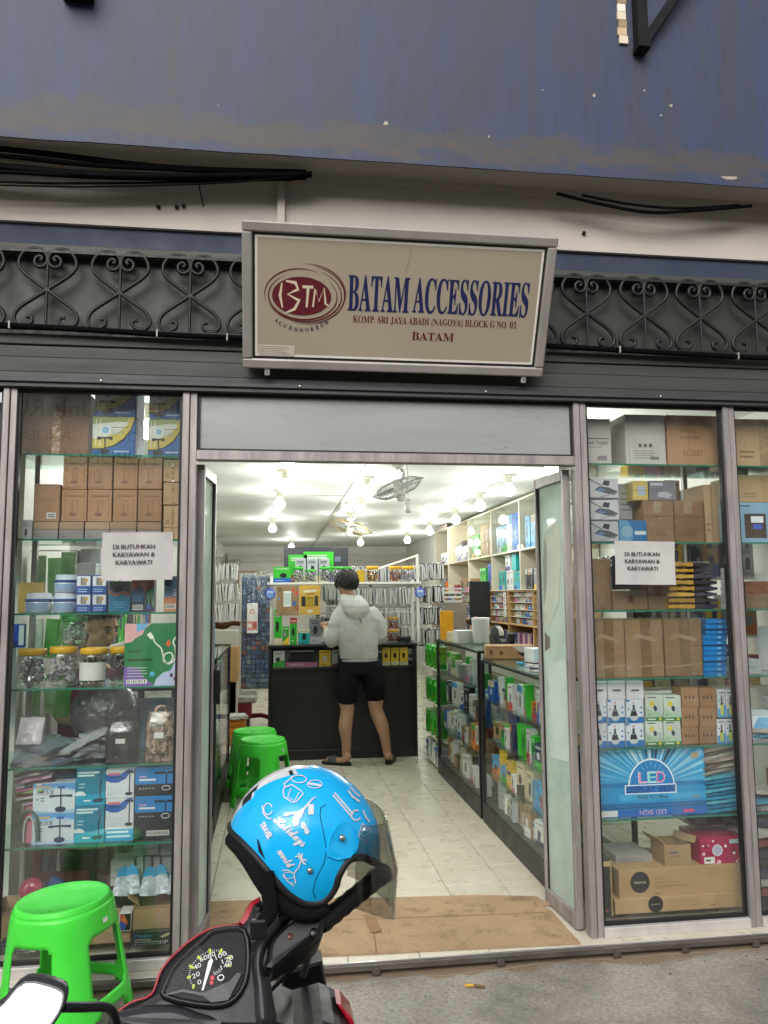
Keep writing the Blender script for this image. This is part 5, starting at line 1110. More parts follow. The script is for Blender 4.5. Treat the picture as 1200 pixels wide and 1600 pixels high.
# ---- loose packets: a clear bag with something flat inside
def packet(name, label, loc, size, rot, col, grp, mat='wrap'):
    w_, d_, h_ = size; rr = random.Random(hash(label) % 1000 if 0 else int(abs(loc[0])*977+abs(loc[2])*531)); rows = []
    for j in range(5):
        r_ = []
        for i in range(7):
            u, v = i/6*2-1, j/4*2-1; e_ = 1-.45*max(abs(u), abs(v))**5
            r_.append((u*w_/2, v*d_/2, h_*e_*.5+rr.uniform(-.12, .12)*h_*(.4+.6*e_)))
        rows.append(r_)
    low = [[(p[0], p[1], -abs(p[2])*.85-.0008) for p in r_] for r_ in rows]
    q = MB().grid(rows, col, mat, True).grid(low, col, mat, True, flip=True)
    bd_ = [(0, i) for i in range(7)]+[(j, 6) for j in range(1, 5)]+[(4, i) for i in range(5, -1, -1)]+[(j, 0) for j in range(3, 0, -1)]; m_ = len(bd_)
    q.add([rows[j][i] for j, i in bd_]+[low[j][i] for j, i in bd_], [(k, m_+k, m_+(k+1) % m_, (k+1) % m_) for k in range(m_)], col, mat, False)
    o = q.build(name, None, loc, rot); tag(o, label, 'packet', grp); return o
random.seed(17)
# pile of film packets on the fifth left shelf
cols = ['8d9294', '7b8a94', '9fa4a6', '6f7a80', '8f8a84', '5a6a78', 'a9adb0']
pl = 'film packets heaped in the left window'
spots = [(-1.00,.80),(-.93,.80),(-.86,.80),(-.79,.805),(-.99,.822),(-.9,.824),(-.81,.83),(-.74,.822),(-1.02,.842),(-.94,.848),(-.85,.85),(-.77,.856),(-.98,.868),(-.82,.878),(-.74,.882)]
for k, (x, z) in enumerate(spots):
    packet('film_packet', 'crinkled clear film packet, %s in the heap beside the black pouch' % (ORD[k] if k < 14 else 'topmost'), (x, .16+.03*(k % 4), z+.008), (.19, .16, .03), (R(random.uniform(-14, 14)), R(random.uniform(-26, 8)), R(random.uniform(-35, 35))), H(cols[k % 7]), pl)
packet('film_packet', 'white and pink film packet at the left end of the heap', (-1.04, .15, .93), (.1, .12, .06), (R(60), 0, 0), H('d8ccd0'), None)
# pouches
def pouch(nm, label, x, z, w_, h_, col, mat):
    e = empty(nm, (x, .13, z)); rows = []
    for j in range(9):
        v = j/8; r_ = []
        for i in range(17):
            a = 2*math.pi*i/16; sq = .5+.5*abs(math.cos(a))**.6; top = 1-.18*max(0, v-.7)/.3
            r_.append((w_/2*top*math.copysign(abs(math.cos(a))**.5, math.cos(a)), .045*math.copysign(abs(math.sin(a))**.6, math.sin(a))*(1-.5*max(0, v-.8)/.2), v*h_))
        rows.append(r_)
    MB().grid(rows, col, mat, True).add([p for p in rows[-1]], [tuple(range(16))], col, mat).build('body', e)
    MB().tube(catmull([(-w_*.2, 0, h_), (-w_*.12, 0, h_*1.12), (w_*.12, 0, h_*1.12), (w_*.2, 0, h_)], 5), .006, col, mat, 6).build('strap', e)
    MB().box(-w_*.3, w_*.3, -.056, -.04, h_*.15, h_*.55, col, mat, .006).build('pocket', e)
    MB().box(w_*.0-.02, w_*.0+.02, -.0605, -.059, h_*.5, h_*.62, H('d8d8d4'), 'card').build('price_tag', e)
    MB().grid([[(p[0]*1.06, p[1]*1.2-.004, p[2]*1.03+.002) for p in r_] for r_ in rows], H('ffffff'), 'film', True).build('film', e)
    tag(e, label, 'pouch'); return e
pouch('pouch', 'black zip pouch wrapped in clear film, left window', -.655, .80, .135, .165, H('17171a'), 'fabric')
m, t, b_ = nodes('camo'); v = coords(t); c = mixc(t, ramp(t, noise(t, v, 30, 2), [(.48, 0.0), (.52, 1.0)]), H('a58a70'), H('6a5a48')); c = mixc(t, ramp(t, noise(t, v, 42, 2), [(.55, 0.0), (.58, 1.0)]), c, H('caa896')); t.links.new(c, b_.inputs['Base Color']); b_.inputs['Roughness'].default_value = .9
pouch('pouch', 'camouflage zip pouch wrapped in film near the left door post', -.495, .80, .125, .20, H('8a7058'), 'camo')
# round dark bundle behind the pouches and blue backing sheet
tag(MB().lathe([(.02, -.09), (.1, -.085), (.145, -.05), (.155, 0), (.145, .05), (.1, .085), (.02, .09)], H('3a3c40'), 'wrap', 22, (0, 0, 0), Matrix.Rotation(R(80), 4, 'X')).build('bundle', None, (-.78, .36, .97)), 'round dark bundle in film behind the packets, left window', 'bundle')
tag(MB().box(-.68, -.41, .40, .41, .80, 1.03, H('7d92b0'), 'wrap').build('blue_sheet'), 'pale blue film-covered sheet standing behind the pouches', 'sheet')
# magazines and pink bag, left end of the sixth shelf
mg_ = 'booklets piled at the left end of the lower shelf'
for k in range(12):
    cc = ['c49ab8', '2a2226', 'd8d4d0', '7a2a3a', '8fbf6a', 'd07a9a', 'dccfd8', '3a3038', 'b06a8a', 'd4a0c0', 'e0dcd8', '4a3a34'][k]
    tag(MB().box(-.06, .06, -.09, .09, 0, .008, H(cc), 'print', .001).build('booklet', None, (-1.01+.012*math.sin(k*2.2), .18, .648+.0105*k), (R(random.uniform(-3, 3)), R(-8), R(random.uniform(-20, 20)))), '%s coloured booklet from the bottom of the pile, left window' % ORD[k], 'booklet', mg_)
e = empty('pink_bag', (-1.005, .12, .485))
rows = [[(.055*math.cos(a*math.pi/8)*(1-.25*(j/6)**2), .035*math.sin(a*math.pi/8), .15*j/6) for a in range(17)] for j in range(7)]
MB().grid(rows, H('d27f95'), 'wrap', True).build('body', e)
MB().tube(catmull([(-.045, -.036, .01), (-.042, -.04, .1), (-.015, -.04, .135), (.02, -.04, .1), (.03, -.04, .01)], 5), .006, H('3d5a50'), 'plastic', 6).build('handle', e)
MB().tube(catmull([(-.03, -.044, .01), (-.028, -.044, .08), (-.01, -.046, .11), (.01, -.044, .08), (.016, -.044, .01)], 5), .004, H('b8c8c4'), 'plastic', 6).build('trim', e)
tag(e, 'pink bag with looped green handle at the left end, lower shelf', 'bag')
# stacked folded packets on the right
for k in range(8):
    packet('folded_packet', 'yellow film-wrapped packet, %s from the bottom of its stack' % ORD[k], (1.935, .17, 1.438+.029*k), (.135, .17, .03), (0, 0, R(random.uniform(-3, 3))), H(('c0922e', 'b58a3a', 'cfa64a')[k % 3]), 'yellow packets in the right window')
    packet('folded_packet', 'dark violet film-wrapped packet, %s from the bottom of its stack' % ORD[k], (2.065, .17, 1.438+.029*k), (.115, .17, .03), (0, 0, R(random.uniform(-3, 3))), H(('3a3448', '2c2a36', '4a4258')[k % 3]), 'violet packets in the right window')
for k in range(9):
    packet('blue_packet', 'cyan film bag, %s from the bottom of the pile beside the LED box' % ORD[k], (2.10, .17, .487+.019*k), (.22, .18, .022), (0, R(-5), R(random.uniform(-6, 6))), H(('2d93b8', '1f7ca6', '58b0cc')[k % 3]), 'cyan bags beside the LED box')
for k in range(8):
    packet('grey_packet', 'grey silver film bag, %s from the bottom above the cyan ones' % ORD[k], (2.10, .18, .668+.014*k), (.23, .18, .02), (0, R(-9), R(random.uniform(-10, 10))), H(('9a948c', 'b4aaa0', '6f6a64', 'c0a898')[k % 4]), 'silver bags above the cyan ones')
# goods at floor level in the far right pane and dark things under the shelf
for k in range(9):
    packet('shoe_packet', 'dark film packet, %s from the bottom in the far right pane' % ORD[k], (2.33, .16, .06+.045*k), (.26, .2, .05), (0, R(random.uniform(-12, 12)), R(random.uniform(-12, 12))), H(('2a2a36', '7a3a3c', 'a8a4a0', '38344e', '1c1c20')[k % 5]), 'dark packets in the far right pane')
for k in range(6):
    packet('clear_packet', 'clear film packet, %s from the bottom beyond the right mullion' % ORD[k], (2.36, .16, .80+.02*k if k < 3 else .49+.03*(k-3)), (.24, .18, .03), (0, R(random.uniform(-10, 10)), R(random.uniform(-15, 15))), H(('9a9490', '3f8fae', 'b8b0a8')[k % 3]), 'clear packets beyond the right mullion')
tag(MB().box(1.98, 2.6, .14, .4, .40, .465, H('1c1b1d'), 'gloss', .01).build('black_case'), 'black glossy case lying under the shelf by the right mullion', 'case')
# blue handled bags and red toy packet low in the left window
for k, (x, z, rz) in enumerate([(-.66, .215, 14), (-.61, .22, -10), (-.545, .21, 8), (-.485, .215, -14), (-.43, .21, 6)]):
    e = empty('blister_bag', (x, .2, z), (R(-12), R(rz*.6), R(rz))); rows = [[(sx*(.036-.012*(j/6)**2), -.004-.012*math.cos(sx*1.3)*(1-j/6), .085*j/6) for sx in (-1, -.6, -.2, .2, .6, 1)] for j in range(7)]
    MB().grid(rows, H('aab4bc'), 'wrap', True).grid([[(p[0], .004, p[2]) for p in r_] for r_ in rows], H('aab4bc'), 'wrap', True, flip=True).build('body', e)
    V = [(-.030, -.005, .075), (.030, -.005, .075), (.022, -.004, .105), (.006, -.004, .118), (-.006, -.004, .118), (-.022, -.004, .105)]
    MB().add(V+[(p[0], p[1]+.004, p[2]) for p in V], [tuple(range(6)), tuple(range(11, 5, -1))]+[(i, 6+i, 6+(i+1) % 6, (i+1) % 6) for i in range(6)], H('2392c2'), 'plastic').build('header_card', e)
    tag(e, '%s blue-topped bag from the stool, standing low in the left window' % ORD[k], 'bag', 'blue-topped bags by the floor')
e = MB().lathe([(.01, -.02), (.045, -.018), (.05, 0), (.045, .018), (.01, .02)], H('b83a5c'), 'gloss', 14, (0, 0, 0), Matrix.Rotation(R(75), 4, 'X')).build('toy_packet', None, (-1.03, .20, .262)); tag(e, 'red round toy in a packet behind the green stool', 'toy')
e = MB().box(-.03, .03, -.01, .01, 0, .07, H('1f4f86'), 'gloss', .008).build('blue_clip', None, (-.955, .22, .235), (0, R(25), 0)); tag(e, 'dark blue clip toy beside the red round one', 'toy')
# ================================================================== shop interior: counters, racks, stock
CN = {'white':'dcdcda','silver':'a9adb0','black':'1b1b1f','blue':'2463b8','sky blue':'4a9fd4','green':'35b02e','teal':'1fa3a0','orange':'d9782a','yellow':'e0b428','brown':'a98660','red':'b0343c','violet':'5a4a8c','navy':'24305c','cream':'d8cba8','pink':'c9779c','grey':'7f8488'}
def rprint(q, F, seed, base):
    rr = random.Random(seed); pick = lambda: H(CN[rr.choice(list(CN))]); k = rr.random()
    dark = sum(base[:3]) < .5; ink = H('e0e0dc') if dark else H('33363c')
    if k < .35: q.prect(F, 0, 0, 1, rr.uniform(.18, .4), pick())
    elif k < .6: q.prect(F, 0, rr.uniform(.65, .8), 1, 1, pick())
    elif k < .8: q.ppoly(F, [(0,0),(1,0),(1,rr.uniform(.2,.5)),(0,rr.uniform(.1,.3))], pick())
    cx, cy = rr.uniform(.4, .6), rr.uniform(.42, .58)
    if rr.random() < .5: q.pdisc(F, cx, cy, .2, H(rr.choice(('1a1a1e','8a9096','2a2e36','c8ccd0'))), rb=.16, n=12)
    else: q.ppoly(F, [(cx-.18,cy-.2),(cx+.14,cy-.22),(cx+.2,cy+.16),(cx-.12,cy+.22)], H(rr.choice(('1a1a1e','6a7078','24365c'))))
    bars(q, F, .12, .88, .86, rr.choice((1, 2)), .07, .035, ink); bars(q, F, .12, .6, .12, rr.choice((1, 2)), .06, .02, ink)
SB = {}
def stock(nm, label, x, y, z, wd, dp, ht, colname, cat='box', grp=None, face='-y', yaw=0.0, mat='print', variant=0, plain=False):
    """a retail box standing on z; x, y is the middle of its footprint; wd along the printed face"""
    key = (colname, round(wd, 2), round(dp, 2), round(ht, 2), variant, mat, plain)
    rz = {'-y': 0.0, '-x': R(-90), '+x': R(90)}[face]+R(yaw)
    if key in SB: o = dup(SB[key], (x, y, z+.0004), (0, 0, rz))
    else:
        base = H(CN[colname]); o = MB().box(-wd/2, wd/2, -dp/2, dp/2, 0, ht, base, mat, .0015).build(nm, None, (x, y, z+.0004), (0, 0, rz))
        if not plain:
            F = Fr((-wd/2, -dp/2, 0), (wd, 0, 0), (0, 0, ht)); q = MB(); rprint(q, F, len(SB)*13+5, base); q.build('print', o)
        SB[key] = o
    o.name = nm; tag(o, label, cat, grp)
    if not grp and 'group' in o: del o['group']
    return o
def counter(x0, x1, y0, y1, ztop, shelves, front, label, kick=.13):
    """glass display counter along the y axis; front = x of the aisle side"""
    e = empty('display_counter', ((x0+x1)/2, (y0+y1)/2, 0)); cx, cy = (x0+x1)/2, (y0+y1)/2
    B = lambda nm, a, b_, c, d, z0, z1, mat, bev=.002: MB().box(a-cx, b_-cx, c-cy, d-cy, z0, z1, H('1b1a1c'), mat, bev).build(nm, e)
    B('plinth', x0, x1, y0, y1, .0, kick, 'black_counter')
    for xx in (x0, x1-.025):
        for yy in (y0, y1-.025): B('post', xx, xx+.025, yy, yy+.025, kick, ztop-.012, 'black_counter')
    for yy in (y0, y1-.018): B('top_rail', x0+.025, x1-.025, yy, yy+.018, ztop-.03, ztop-.012, 'black_counter')
    for xx in (x0, x1-.018): B('top_rail', xx, xx+.018, y0+.025, y1-.025, ztop-.03, ztop-.012, 'black_counter')
    B('glass_top', x0-.005, x1+.005, y0-.005, y1+.005, ztop-.011, ztop-.003, 'shelf_glass', 0)
    for xx in (x0+.006, x1-.01): B('glass_side', xx, xx+.004, y0+.026, y1-.026, kick+.002, ztop-.032, 'case_glass', 0)
    for yy in (y0+.006,): B('glass_end', x0+.027, x1-.027, yy, yy+.004, kick+.002, ztop-.032, 'case_glass', 0)
    for z in shelves: B('glass_shelf', x0+.03, x1-.03, y0+.03, y1-.03, z-.007, z, 'shelf_glass', 0)
    tag(e, label, 'counter', 'glass display counters'); return e
RC = [(1.38, 1.86, .50, 1.80, 1.08, [.32, .55, .80]), (1.38, 1.86, 1.86, 3.28, 1.13, [.40, .63, .86])]
counter(*RC[0], 1.38, 'near glass display counter behind the right door leaf')
counter(*RC[1], 1.38, 'far glass display counter on the right of the aisle')
LC = [(-.86, -.38, .52, 1.75, 1.08, [.32, .55, .80]), (-.86, -.38, 1.82, 3.42, 1.11, [.40, .63, .86])]
counter(*LC[0], -.38, 'near glass display counter on the left of the aisle')
counter(*LC[1], -.38, 'far glass display counter on the left of the aisle')
random.seed(77)
LV = ['bottom', 'second', 'third', 'top']
pal = [[['cream','white','white','silver','brown','white'],['white','red','cream','white','yellow','sky blue'],['navy','blue','white','green','white','brown'],['orange','green','white','white','white','blue']],
       [['brown','white','cream','black','white'],['white','blue','white','orange','white','brown'],['blue','white','white','black','black'],['white','white','green','green','silver']],]
def fill_counter(ci, c, side, sname, palette):
    x0, x1, y0, y1, zt, sh = c; face = '-x' if side > 0 else '+x'
    for li, z in enumerate([.131]+sh):
        room = (sh+[zt-.04])[li]-z-.02 if li < 3 else zt-.05-z
        y = y0+.05; k = 0
        while y < y1-.12:
            wd = random.choice((.06, .075, .09, .11)); ht = min(room, random.choice((.10, .13, .16, .18))*random.uniform(.9, 1.05)); cn = random.choice(palette[li])
            xx = (x0+.04+.03) if side > 0 else (x1-.07)
            stock('retail_box', '%s box on the %s level of the %s, %s inwards' % (cn, LV[li], sname, ORD[k]), xx+side*random.uniform(0, .03), y+wd/2, z, wd, .05, ht, cn, 'box', 'stock in the '+sname, face, random.uniform(-14, 14), 'print', random.randint(0, 2))
            y += wd+random.uniform(.006, .03); k += 1
        # second row behind, larger
        y = y0+.08; k = 0
        while y < y1-.2 and li != 3:
            wd = random.choice((.14, .18, .2)); cn = random.choice(palette[li]+['brown'])
            stock('retail_box', 'larger rear %s box, %s level of the %s, %s inwards' % (cn, LV[li], sname, ORD[k]), (x0+.25) if side > 0 else (x1-.25), y+wd/2, z, wd, .14, min(room, random.choice((.12, .17))), cn, 'box', 'stock in the '+sname, face, random.uniform(-6, 6), 'print', random.randint(0, 1))
            y += wd+.02; k += 1
fill_counter(0, RC[0], 1, 'near right counter', pal[0]); fill_counter(1, RC[1], 1, 'far right counter', pal[1])
fill_counter(2, LC[0], -1, 'near left counter', pal[0]); fill_counter(3, LC[1], -1, 'far left counter', pal[1])
# low shelf of green packs between the counter and the back counter
gs = empty('white_shelf_unit', (1.6, 3.63, 0)); 
for z in (.05, .27, .56, .86): MB().box(-.22, .22, -.33, .33, z-.012, z, H('dcdcdc'), 'white_paint', .002).build('shelf', gs)
for y in (-.335, .33): MB().box(-.22, .22, y, y+.006, .0, 1.1, H('aaaaaa'), 'glass').build('side_glass', gs)
MB().box(.2, .22, -.329, .329, 0, 1.1, H('dcdcdc'), 'white_paint').build('back', gs)
tag(gs, 'low white shelf unit of green packs beside the black counter', 'shelf unit')
for li, z in enumerate((.051, .271, .561, .861)):
    for k in range(6): stock('pack', 'green pack on the %s board of the low white unit, %s inwards' % (LV[li], ORD[k]), 1.43+.02*(k % 2), 3.36+.1*k, z, .085, .1, .19 if li else .15, 'green' if li or k % 2 else 'white', 'pack', 'green packs beside the black counter', '-x', random.uniform(-8, 8), 'wrap', k % 2)
# things standing on the right counters
def put(o, label, cat): tag(o, label, cat); return o
ZC = 1.08
o = MB().box(-.16, .16, -.1, .1, 0, .085, H('a98660'), 'card', .003).build('parcel', None, (1.56, 1.72, ZC), (0, 0, R(-12))); put(o, 'brown parcel box with black arrow mark on the near right counter', 'box')
F = Fr((-.16, -.1, 0), (.32, 0, 0), (0, 0, .085)); q = MB(); q.ppoly(F, [(.55,.95),(.95,.95),(.75,.45)], H('c8c4bc')); q.ppoly(F, [(.64,.5),(.86,.5),(.75,.2)], H('1a1a1c')); q.prect(F, .08, .3, .14, .7, H('6a5138')); q.prect(F, .28, .3, .36, .6, H('6a5138')); q.build('print', o)
put(MB().box(-.13, .13, -.09, .09, 0, .012, H('2fa0cc'), 'gloss', .003).build('blue_folder', None, (1.62, 1.22, ZC), (0, 0, R(20))), 'bright blue folder lying on the near right counter', 'folder')
put(MB().box(-.11, .11, -.07, .07, 0, .085, H('d8dcdc'), 'print', .003).build('white_carton', None, (1.70, 1.40, ZC), (0, 0, R(8))), 'white carton on the near right counter behind the folder', 'box')
for k in range(5): put(MB().box(-.09, .09, -.06, .06, 0, .008, H(('d8d8d4', '26282c', 'c8ccd0')[k % 3]), 'print', .001).build('leaflet', None, (1.5, .8+.02*k, ZC+.009*k), (0, 0, R(random.uniform(-20, 20)))), '%s leaflet from the bottom on the front end of the near right counter' % ORD[k], 'leaflet')
ZB = 1.13
e = empty('tape_dispenser', (1.60, 2.05, ZB), (0, 0, R(-70)))
rows = []
for s_ in (-1, 1): rows.append([(x, s_*.025, z) for x, z in ((-.10,0),(.13,0),(.15,.10),(.12,.105),(.10,.05),(.05,.035),(.02,.06),(-.0,.13),(-.04,.155),(-.08,.13),(-.10,.06))])
b_ = MB(); n_ = len(rows[0]); b_.add(rows[0]+rows[1], [tuple(range(n_)), tuple(range(2*n_-1, n_-1, -1))]+[(i, n_+i, n_+(i+1) % n_, (i+1) % n_) for i in range(n_)], H('16161a'), 'gloss'); b_.build('body', e)
MB().lathe([(.03, -.02), (.06, -.02), (.06, .02), (.03, .02)], H('d8d4c4'), 'gloss', 18, (-.045, 0, .09), Matrix.Rotation(R(90), 4, 'X')).build('tape_roll', e); tag(e, 'black tape dispenser on the far right counter', 'dispenser')
put(MB().lathe([(.055, 0), (.06, .02), (.068, .18), (.072, .2), (.06, .2)], H('dfe2e0'), 'plastic', 18).build('plastic_cup', None, (1.56, 2.45, ZB)), 'tall white plastic cup on the far right counter', 'cup')
put(MB().box(-.055, .055, -.02, .02, 0, .24, H('e0a018'), 'print', .002).build('yellow_box', None, (1.44, 3.12, ZB)), 'tall yellow box at the far end of the right counter', 'box')
put(MB().box(-.12, .12, -.05, .05, 0, .08, H('cfc6a8'), 'print', .003).build('cream_box', None, (1.50, 2.80, ZB), (0, 0, R(20))), 'cream box lying on the far right counter', 'box')
put(MB().box(-.08, .08, -.07, .07, 0, .1, H('dedede'), 'print', .003).build('white_box', None, (1.47, 2.58, ZB), (0, 0, R(5))), 'square white box beside the white cup', 'box')
e = empty('figurine', (1.60, 2.75, ZB+.0)); MB().lathe([(.05, 0), (.06, .03), (.055, .07), (.03, .1), (.034, .12), (.03, .145), (.01, .16)], H('e0dcdc'), 'gloss', 16).build('body', e); MB().lathe([(.005, .155), (.025, .165), (.02, .19), (.004, .2)], H('c8564a'), 'gloss', 12).build('cap', e); tag(e, 'small white figurine with red cap on the right counter', 'figurine')
# black monitor on an arm, behind the right counter
e = empty('monitor', (1.86, 3.6, 1.13)); MB().box(-.13, .13, -.02, .02, .1, .5, H('18181b'), 'plastic', .006).build('screen_back', e, (0, 0, 0), (0, 0, R(35))); MB().box(-.02, .02, -.02, .02, 0, .2, H('18181b'), 'plastic').build('stand', e); MB().box(-.1, .1, -.08, .08, 0, .012, H('18181b'), 'plastic', .004).build('base', e); tag(e, 'black monitor seen from behind past the right counter', 'monitor')
tag(MB().box(1.75, 2.0, 3.45, 3.75, 1.10, 1.13, H('2a2a2c'), 'black_counter', .003).box(1.85, 1.9, 3.55, 3.6, 0, 1.1, H('2a2a2c'), 'black_counter').build('desk'), 'small dark desk carrying the black monitor', 'desk')
# things on the left counters
for k in range(4): put(MB().box(-.10, .10, -.07, .07, 0, .02, H(('dfe4e4', 'c4d4d8', 'e4e4e0', '9fb4c0')[k]), 'print', .002).build('paper_stack', None, (-.58, 1.95+.02*k, 1.111+.021*k), (0, 0, R(random.uniform(-15, 15)))), '%s pale box from the bottom of the stack on the far left counter' % ORD[k], 'box')
put(MB().box(-.18, .18, -.2, .2, 0, .006, H('2f9fb0'), 'gloss', .002).build('teal_mat', None, (-.58, 1.3, 1.081)), 'teal mat on the near left counter', 'mat')
e = empty('blue_holder', (-.55, 2.75, 1.11)); 
for x in (-.075, .075): MB().box(x-.012, x+.012, -.012, .012, 0, .22, H('2595d8'), 'plastic', .003).build('post', e)
MB().box(-.063, .063, -.01, .01, .13, .155, H('2595d8'), 'plastic', .003).build('bar', e); tag(e, 'bright blue frame holder on the far left counter', 'holder')
put(MB().box(-.07, .07, -.005, .005, 0, .09, H('e4e4e0'), 'card').build('price_card', None, (-.56, 2.62, 1.111), (R(-12), 0, 0)), 'white printed card in front of the blue holder', 'card')
put(MB().box(-.03, .03, -.05, .05, 0, .12, H('1a1a1c'), 'plastic', .006).build('card_reader', None, (-.46, 1.95, 1.111), (0, 0, R(20))), 'black card reader at the edge of the far left counter', 'reader')
put(MB().tube(catmull([(-.16, 0, 0), (-.08, 0, .03), (.02, 0, .02), (.12, .02, .045), (.2, .02, .04)], 5), [.02]*5+[.035]*8+[.025]*8, H('3f2616'), 'fabric', 8).build('brown_cloth', None, (-.58, 5.2, 1.175)), 'brown cloth bag lying below the hanging white cards', 'bag')
tag(MB().box(-.78, -.40, 5.05, 5.35, 0, 1.155, H('cfcac0'), 'plastic', .006).build('grey_cabinet'), 'pale cabinet under the brown cloth behind the left counter', 'cabinet')
# ------------------------------------------------------------------ black back counter
CY = 4.0
bc = empty('cash_counter', (.635, CY, 0)); cx = .635
def cb_(nm, x0, x1, y0, y1, z0, z1, mat='black_counter', bev=.003): return MB().box(x0-cx, x1-cx, y0-CY, y1-CY, z0, z1, H('19181a'), mat, bev).build(nm, bc)
cb_('front_panel', -.035, 1.30, CY+.012, CY+.03, .09, .815); cb_('toe_board', -.035, 1.30, CY-.002, CY+.03, .0, .09); cb_('post', -.065, -.035, CY-.006, CY+.45, 0, 1.03); cb_('post', 1.30, 1.335, CY-.006, CY+.45, 0, 1.03)
cb_('shelf_board', -.035, 1.30, CY-.004, CY+.45, .815, .845); cb_('top', -.075, 1.345, CY-.012, CY+.46, 1.03, 1.052); cb_('glass_front', -.035, 1.30, CY+.004, CY+.008, .846, 1.029, 'case_glass', 0); cb_('back_panel', -.035, 1.30, CY+.44, CY+.45, .0, 1.03)
tag(bc, 'black cash counter with a glazed display slot, facing the aisle', 'counter')
sl_ = [('white',.105,'white camera box'),('black',.30,'wide black gadget box'),('yellow',.11,'yellow and black earphone box'),('white',.14,'white webcam box'),('silver',.12,'silver charger box'),('grey',.1,'grey cable box'),('black',.1,'black hub box'),('white',.08,'white plug box'),('black',.09,'black cable box'),('silver',.1,'silver cable box')]
x = -.02; 
for k, (cn, wd, lb) in enumerate(sl_): stock('retail_box', '%s in the glazed slot of the black counter' % lb, x+wd/2, CY+.06+.02*(k % 2), .846, wd, .06, .15 if k != 1 else .165, cn, 'box', 'boxes in the glazed counter slot', '-y', 0, 'print', k % 3); x += wd+.012
for k in range(3): stock('retail_box', 'yellow bulb box at the right end of the glazed slot, %s of three' % ORD[k], 1.045+.085*k, CY+.05, .846, .075, .06, .165, 'yellow', 'box', 'boxes in the glazed counter slot', '-y', 0, 'print', 0)
# items standing on the black counter
gc = 'boxes standing on the black counter'
for (x, wd, ht, cn, lb) in ((-.005,.075,.33,'green','tall green tripod box'),(.075,.06,.17,'green','short green charger box'),(.145,.065,.25,'green','medium green charger box'),(.225,.11,.14,'teal','pale teal stand box'),(.33,.11,.24,'grey','tall grey speaker box'),(.47,.11,.24,'black','tall black phone box by the man'),(1.18,.12,.06,'black','flat black box at the right end')):
    stock('retail_box', lb+' on the black counter', x+wd/2-.01, CY+.1, 1.053, wd, .07, ht, cn, 'box', gc, '-y', random.uniform(-4, 4), 'print', 1)
for k in range(2):
    o = jar(.06, .12, ('plastic', ['b04a2a', 'd8d4d0', '8a3a2a']), H('e0a81c')); o.location = (1.14, CY+.22, 1.053+.121*k); tag(o, 'yellow-lidded jar of red parts, %s one at the right end of the counter' % ('lower', 'upper')[k], 'jar')
# white stand frame over the counter
wf = empty('display_stand', (.66, CY+.3, 1.053)); fx = .66
def wf_(nm, x0, x1, y0, y1, z0, z1): return MB().box(x0-fx, x1-fx, y0-.3, y1-.3, z0-1.053, z1-1.053, H('e4e4e0'), 'white_paint', .002).build(nm, wf)
for x in (-.055, 1.36): wf_('post', x, x+.025, .1, .125, 1.053, 1.905 if x > 0 else 1.70); wf_('post', x, x+.025, .42, .445, 1.053, 1.70)
wf_('shelf', -.08, 1.40, .06, .46, 1.615, 1.635); wf_('rail', -.03, 1.36, .425, .44, 1.33, 1.345)
MB().beam((1.37-fx, -.18, .84), (.95-fx, .12, .70), .016, .016, H('e4e4e0'), 'white_paint').build('brace', wf)
tag(wf, 'white metal display stand rising from the black counter', 'stand')
# posters and round badges hung on the stand
def poster(nm, label, x0, x1, z0, z1, y, base, fn):
    o = MB().box(x0, x1, y, y+.003, z0, z1, H(base), 'print').build(nm); F = Fr((x0, y, z0), (x1-x0, 0, 0), (0, 0, z1-z0)); q = MB(); fn(q, F); q.build('print', o); tag(o, label, 'poster'); return o
def p1_(q, F): q.prect(F, .32, .3, .66, .82, H('dfe6e6')); q.prect(F, .34, .36, .64, .76, H('b9c8c4')); q.ppoly(F, [(.1,.0),(.45,.28),(.62,.3),(.4,.1),(.3,0)], H('8a6a4c')); [q.pdisc(F, a, c, r_, H(cc)) for a, c, r_, cc in ((.76,.86,.07,'c84a42'),(.9,.74,.09,'d05a50'),(.8,.4,.09,'3f63c0'),(.92,.24,.06,'c84a42'),(.14,.88,.1,'6a5a3c'),(.1,.55,.05,'7aa0d8'),(.88,.1,.05,'d88a80'))]
def p2_(q, F): q.ppoly(F, [(.2,.82),(.8,.86),(.85,.78),(.2,.74)], H('efe8d0')); q.prect(F, .1, .28, .3, .62, H('33302c')); q.prect(F, .34, .28, .66, .6, H('9a7a20')); q.prect(F, .72, .3, .9, .64, H('4a4438')); [q.prect(F, .36+.1*k, .3, .42+.1*k, .54, H('c9b040')) for k in range(3)]; q.pdisc(F, .5, .12, .16, H('efe8d0'), rb=.05); bars(q, F, .3, .7, .68, 1, .1, .03, H('6a4a20'), 0)
poster('poster', 'tan poster of a hand holding a phone hung on the white stand', .005, .215, 1.325, 1.605, CY+.06, 'a48660', p1_)
poster('poster', 'golden poster of battery packs hung on the white stand', .22, .42, 1.33, 1.61, CY+.055, 'c9a24c', p2_)
for x, lb in ((-.055, 'left'), (1.385, 'right')):
    o = MB().lathe([(.0, 0), (.05, 0), (.05, .004), (.0, .004)], H('2f4fae'), 'print', 24, (0, 0, 0), Matrix.Rotation(R(90), 4, 'X')).build('round_badge', None, (x, CY+.05, 1.53)); F = Fr((-.05, -.0045, -.05), (.1, 0, 0), (0, 0, .1)); q = MB(); q.pdisc(F, .5, .42, .36, H('7f9fe0')); bars(q, F, .2, .8, .7, 2, .12, .07, H('e8eef8'), 0); q.build('print', o); tag(o, 'blue round badge hanging at the %s post of the white stand' % lb, 'badge')
